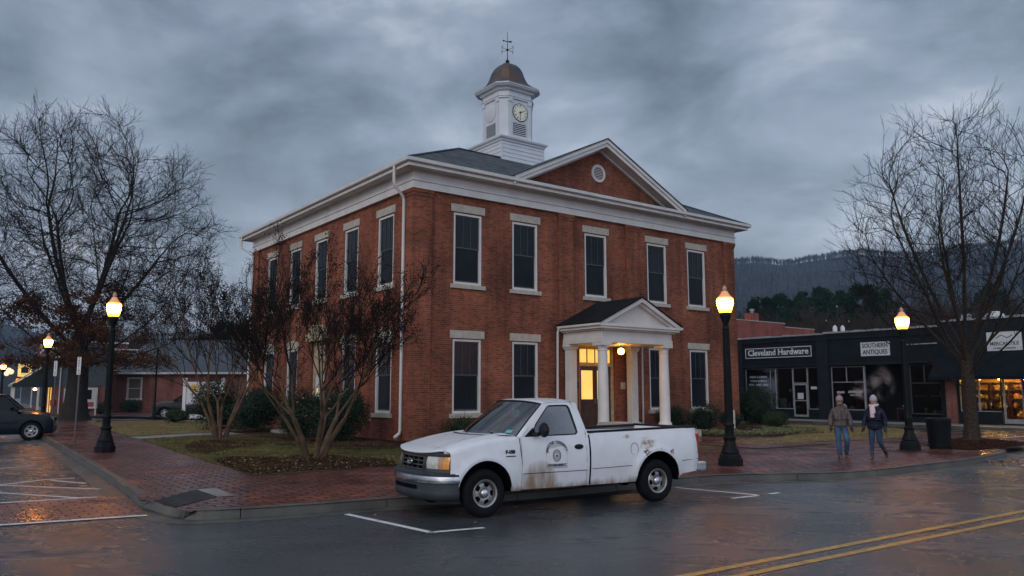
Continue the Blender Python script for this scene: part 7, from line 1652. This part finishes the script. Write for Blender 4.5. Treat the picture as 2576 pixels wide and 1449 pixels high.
def person(name, loc, rz, label, H_, P, woman):
    t = empty(name, loc, rz, label, 'person'); k = H_/1.70; hy = -.01
    J = dict(pel=(0, 0, .93, .125, .10), sp=(0, 0, 1.12, .125, .10), ch=(0, -.005, 1.30, .155, .115), nb=(0, 0, 1.42, .075, .075), nk=(0, -.012, 1.48, .052), hb=(0, -.022, 1.545, .066, .074), hd=(0, -.020, 1.605, .074, .088), cr=(0, -.010, 1.668, .052, .060))
    E_ = [('pel', 'sp'), ('sp', 'ch'), ('ch', 'nb'), ('nb', 'nk'), ('nk', 'hb'), ('hb', 'hd'), ('hd', 'cr')]
    for s, nm in ((-1, 'l'), (1, 'r')):
        hip = (s*.09, 0, .90); kn, an, toe = P[nm+'leg']; el, wr_ = P[nm+'arm']
        J.update({nm+'h': (*hip, .085), nm+'k': (*kn, .056), nm+'a': (*an, .030), nm+'t': (*toe, .022, .016), nm+'s': (s*.165, 0, 1.36, .052), nm+'e': (*el, .042), nm+'w': (*wr_, .030)})
        E_ += [('pel', nm+'h'), (nm+'h', nm+'k'), (nm+'k', nm+'a'), (nm+'a', nm+'t'), ('ch', nm+'s'), (nm+'s', nm+'e'), (nm+'e', nm+'w')]
    body = skin('body', J, E_, 'skin', t, 2, 'pel')
    # trousers
    T_ = dict(w=(0, .005, .99, .150, .120), pel=(0, .005, .92, .150, .122)); ET = [('w', 'pel')]
    for s, nm in ((-1, 'l'), (1, 'r')):
        kn, an, toe = P[nm+'leg']; a = Vector(kn); b = Vector(an); lo_ = a.lerp(b, .80 if not woman else .55); r1 = .082 if not woman else .070; r2 = .068 if not woman else .056
        T_.update({nm+'h': (s*.095, .004, .86, .100, .105), nm+'m': (*(Vector((s*.095, 0, .86)).lerp(a, .55)), .088), nm+'k': (*kn, r1), nm+'b': (*a.lerp(b, .5), r2), nm+'c': (*lo_, r2*.98), nm+'d': (*a.lerp(b, .93 if not woman else .62), r2*1.02)}); ET += [('pel', nm+'h'), (nm+'h', nm+'m'), (nm+'m', nm+'k'), (nm+'k', nm+'b'), (nm+'b', nm+'c'), (nm+'c', nm+'d')]
    skin('jeans', T_, ET, 'denim_dark' if woman else 'denim', t, 2, 'pel')
    # padded coat
    jb = .80 if woman else .86
    C = dict(hem=(0, .0, jb, .210 if woman else .205, .160), hip=(0, 0, .95, .222, .168), wst=(0, 0, 1.10, .210, .160), ch=(0, -.005, 1.25, .195, .150), sh=(0, 0, 1.375, .125, .105), nb=(0, -.005, 1.455, .078, .080), col=(0, -.01, 1.515 if not woman else 1.49, .082, .085)); EC = [('hem', 'hip'), ('hip', 'wst'), ('wst', 'ch'), ('ch', 'sh'), ('sh', 'nb'), ('nb', 'col')]
    for s, nm in ((-1, 'l'), (1, 'r')):
        el, wr_ = P[nm+'arm']; A_ = Vector((s*.165, 0, 1.345)); B_ = Vector(el); C_ = Vector(wr_)
        C.update({nm+'s': (*A_, .078), nm+'u': (*A_.lerp(B_, .5), .078), nm+'e': (*B_, .072), nm+'f': (*B_.lerp(C_, .5), .068), nm+'w': (*B_.lerp(C_, .92), .056)}); EC += [('sh', nm+'s'), (nm+'s', nm+'u'), (nm+'u', nm+'e'), (nm+'e', nm+'f'), (nm+'f', nm+'w')]
    skin('jacket', C, EC, 'jacket_navy' if woman else 'jacket_grey', t, 2, 'ch')
    if woman:          # quilting rings and belt line
        m = MB()
        for z in (.88, .96, 1.04, 1.12, 1.20, 1.28): rr_ = .19 if z > 1.25 else .213; m.tube([(rr_*math.cos(a), .158*math.sin(a), z+.004*math.sin(3*a)) for a in [2*math.pi*q/28 for q in range(29)]], .006, 4, cap=False)
        m.build('quilting_seam', 'ink', t)
    else:
        m = MB(); m.tube([(0, -.150, .88), (0, -.152, 1.05), (0, -.156, 1.25), (0, -.125, 1.38), (0, -.10, 1.50)], .007, 4); m.build('zip', 'ink', t); m = MB(); m.tube([(.09*math.cos(a), -.005+.085*math.sin(a), 1.515+.01*math.sin(a)) for a in [2*math.pi*q/20 for q in range(21)]], .020, 6, cap=False); m.build('collar', 'jacket_grey', t, smooth=60)
    for s, nm in ((-1, 'l'), (1, 'r')):
        kn, an, toe = P[nm+'leg']; el, wr_ = P[nm+'arm']; a = Vector(an); b = Vector(kn); tv = Vector(toe); up_ = a.lerp(b, .42 if woman else .14)
        skin('boot', dict(top=(*up_, .060 if woman else .056), an=(*(a+Vector((0, .005, .01))), .050), heel=(*(a.lerp(tv, .18)+Vector((0, 0, -.018))), .044, .042), toe=(*tv, .044, .030)), [('top', 'an'), ('an', 'heel'), ('heel', 'toe')], 'boot', t, 2, 'an')
        glove(t, wr_, Vector(wr_)-Vector(el), s)
    # face
    fz = 1.590; m = MB(); m.tube([(0, -.100, fz+.018), (0, -.118, fz-.012), (0, -.104, fz-.022)], [.007, .012, .009], 6); m.build('nose', 'skin', t, smooth=80)
    for s in (-1, 1): m = MB(); m.blob((s*.028, -.098, fz+.012), (.011, .006, .006), 8, 5); m.build('eye', 'ink', t, smooth=80); m = MB(); m.blob((s*.076, -.015, fz), (.010, .018, .028), 8, 6); m.build('ear', 'skin', t, smooth=80)
    m = MB(); m.tube([(-.024, -.096, fz-.044), (0, -.102, fz-.047), (.024, -.096, fz-.044)], .0055, 5); m.build('mouth', plain('lip', (.28, .07, .06), .5) , t)
    # knitted hat
    hm = MB(); hp = [(.088, 1.610), (.096, 1.618), (.098, 1.650), (.094, 1.662), (.092, 1.70), (.072, 1.735 if not woman else 1.74), (.040, 1.760 if not woman else 1.775), (.012, 1.768 if not woman else 1.785)]
    hm.lathe(hp, 20, (0, -.012, 0)); ht = hm.build('knit_hat', 'knit_grey' if woman else 'knit_taupe', t, smooth=60)
    if not woman:
        m = MB(); m.blob((0, -.012, 1.80), (.045, .045, .042), 12, 9, .12, random.Random(1)); m.build('pompom', 'pom', ht, smooth=80)
        m = MB(); m.box(-.062, -.006, -.112, -.104, fz, fz+.028); m.box(.006, .062, -.112, -.104, fz, fz+.028); m.box(-.006, .006, -.110, -.104, fz+.018, fz+.026); m.tube([(-.064, -.105, fz+.022), (-.078, -.02, fz+.02)], .003, 4); m.tube([(.064, -.105, fz+.022), (.078, -.02, fz+.02)], .003, 4); m.build('sunglasses', 'shade_dark', t)
        m = MB(); m.tube([(.10, -.04, 1.50), (.15, .02, 1.46), (.17, .08, 1.40), (.10, .12, 1.38), (-.05, .13, 1.38)], [.04, .05, .055, .05, .04], 8); m.build('hood_lining', 'knit_taupe', t, smooth=80)
    else:
        m = MB(); m.tube([(.095*math.cos(a), -.01+.092*math.sin(a), 1.497+.018*math.sin(a+.6)) for a in [2*math.pi*q/20 for q in range(21)]], .040, 8, cap=False); m.tube([(-.01, -.115, 1.49), (-.03, -.150, 1.43), (-.02, -.175, 1.34), (-.01, -.180, 1.24), (-.01, -.178, 1.17)], [.035, .048, .050, .055, .058], 8); m.tube([(.01, -.115, 1.48), (.03, -.150, 1.42), (.035, -.172, 1.34), (.035, -.176, 1.28)], [.03, .036, .04, .045], 8); m.build('scarf', 'scarf', t, smooth=70)
        m = MB(); m.tube([(.075, -.01, 1.64), (.085, .0, 1.56), (.08, .03, 1.50)], [.02, .026, .02], 6); m.tube([(-.075, -.01, 1.64), (-.085, .0, 1.56), (-.08, .03, 1.50)], [.02, .026, .02], 6); m.build('hair', 'hair', t, smooth=80)
    t.scale = (k, k, k); return t
PM = dict(lleg=((-.085, -.08, .50), (-.075, -.10, .095), (-.09, -.27, .045)), rleg=((.115, -.20, .52), (.125, .05, .15), (.135, -.10, .06)), larm=((-.245, .08, 1.12), (-.262, -.02, .88)), rarm=((.245, -.03, 1.11), (.250, -.15, .89)))
PW = dict(lleg=((-.08, -.10, .50), (-.08, -.12, .095), (-.09, -.29, .045)), rleg=((.11, -.04, .50), (.20, .25, .17), (.21, .13, .06)), larm=((-.245, -.02, 1.12), (-.262, -.13, .90)), rarm=((.240, .08, 1.12), (.255, .02, .88)))
gm = G(2119, 1152, .14); gw = G(2206, 1156, .14); gm.z -= .028; gw.z -= .028
person('person', gm, R(-12), 'walking person in grey puffer jacket, pompom hat, dark glasses and blue jeans', 1.67, PM, False)
person('person', gw, R(-38), 'walking person in navy coat, pale grey knit hat, light pink scarf and boots', 1.67, PW, True)
# breath steaming in the cold air
def steam(c, r, dens, seed, label):
    m = bpy.data.materials.new('breath_steam'); m.use_nodes = True; t = m.node_tree; n = t.nodes; l = t.links; n.clear(); o = n.new('ShaderNodeOutputMaterial'); v = n.new('ShaderNodeVolumePrincipled')
    v.inputs['Color'].default_value = (.98, .86, .82, 1); v.inputs['Anisotropy'].default_value = .2; tcn = n.new('ShaderNodeTexCoord')
    mp = n.new('ShaderNodeMapping'); mp.inputs['Location'].default_value = (seed, seed*2, 0); l.new(tcn.outputs['Object'], mp.inputs[0]); nz = n.new('ShaderNodeTexNoise'); nz.inputs['Scale'].default_value = 1.5; nz.inputs['Detail'].default_value = 5; nz.inputs['Distortion'].default_value = .6; l.new(mp.outputs[0], nz.inputs['Vector'])
    a = n.new('ShaderNodeMapRange'); a.inputs['From Min'].default_value = .47; a.inputs['From Max'].default_value = .80; l.new(nz.outputs[0], a.inputs[0])
    ln = n.new('ShaderNodeVectorMath'); ln.operation = 'LENGTH'; l.new(tcn.outputs['Object'], ln.inputs[0]); f = n.new('ShaderNodeMapRange'); f.interpolation_type = 'SMOOTHSTEP'; f.inputs['From Min'].default_value = 1.0; f.inputs['From Max'].default_value = .1; l.new(ln.outputs['Value'], f.inputs[0])
    mu = n.new('ShaderNodeMath'); mu.operation = 'MULTIPLY'; l.new(a.outputs[0], mu.inputs[0]); l.new(f.outputs[0], mu.inputs[1]); m2 = n.new('ShaderNodeMath'); m2.operation = 'MULTIPLY'; m2.inputs[1].default_value = dens; l.new(mu.outputs[0], m2.inputs[0]); l.new(m2.outputs[0], v.inputs['Density']); l.new(v.outputs[0], o.inputs['Volume'])
    b = MB(); b.blob((0, 0, 0), (1, 1, 1), 20, 12); ob = b.build('breath_steam', m, None, smooth=180, loc=c); ob.scale = r; tag(ob, label, kind='stuff')
steam(W(2220, 964, gw.y+.15), (.42, .30, .56), 7.5, 5.3, 'breath steaming above the person in navy')
steam(W(2168, 980, gm.y+.15), (.42, .3, .36), 5, 7.7, 'breath drifting between the two walking people')
HAZE = .00021
# ---------------------------------------------------------------- damp evening air
hz_ = bpy.data.materials.new('haze'); hz_.use_nodes = True; t = hz_.node_tree; t.nodes.clear(); o_ = t.nodes.new('ShaderNodeOutputMaterial'); v_ = t.nodes.new('ShaderNodeVolumePrincipled'); v_.inputs['Density'].default_value = HAZE; v_.inputs['Color'].default_value = (.55, .76, 1.0, 1); v_.inputs['Anisotropy'].default_value = 0; t.links.new(v_.outputs[0], o_.inputs['Volume'])
m = MB(); m.box(-1500, 1600, -40, 1280, -3, 250); o = m.build('haze', hz_, None, uv=False); tag(o, 'damp evening haze over the town', kind='stuff')
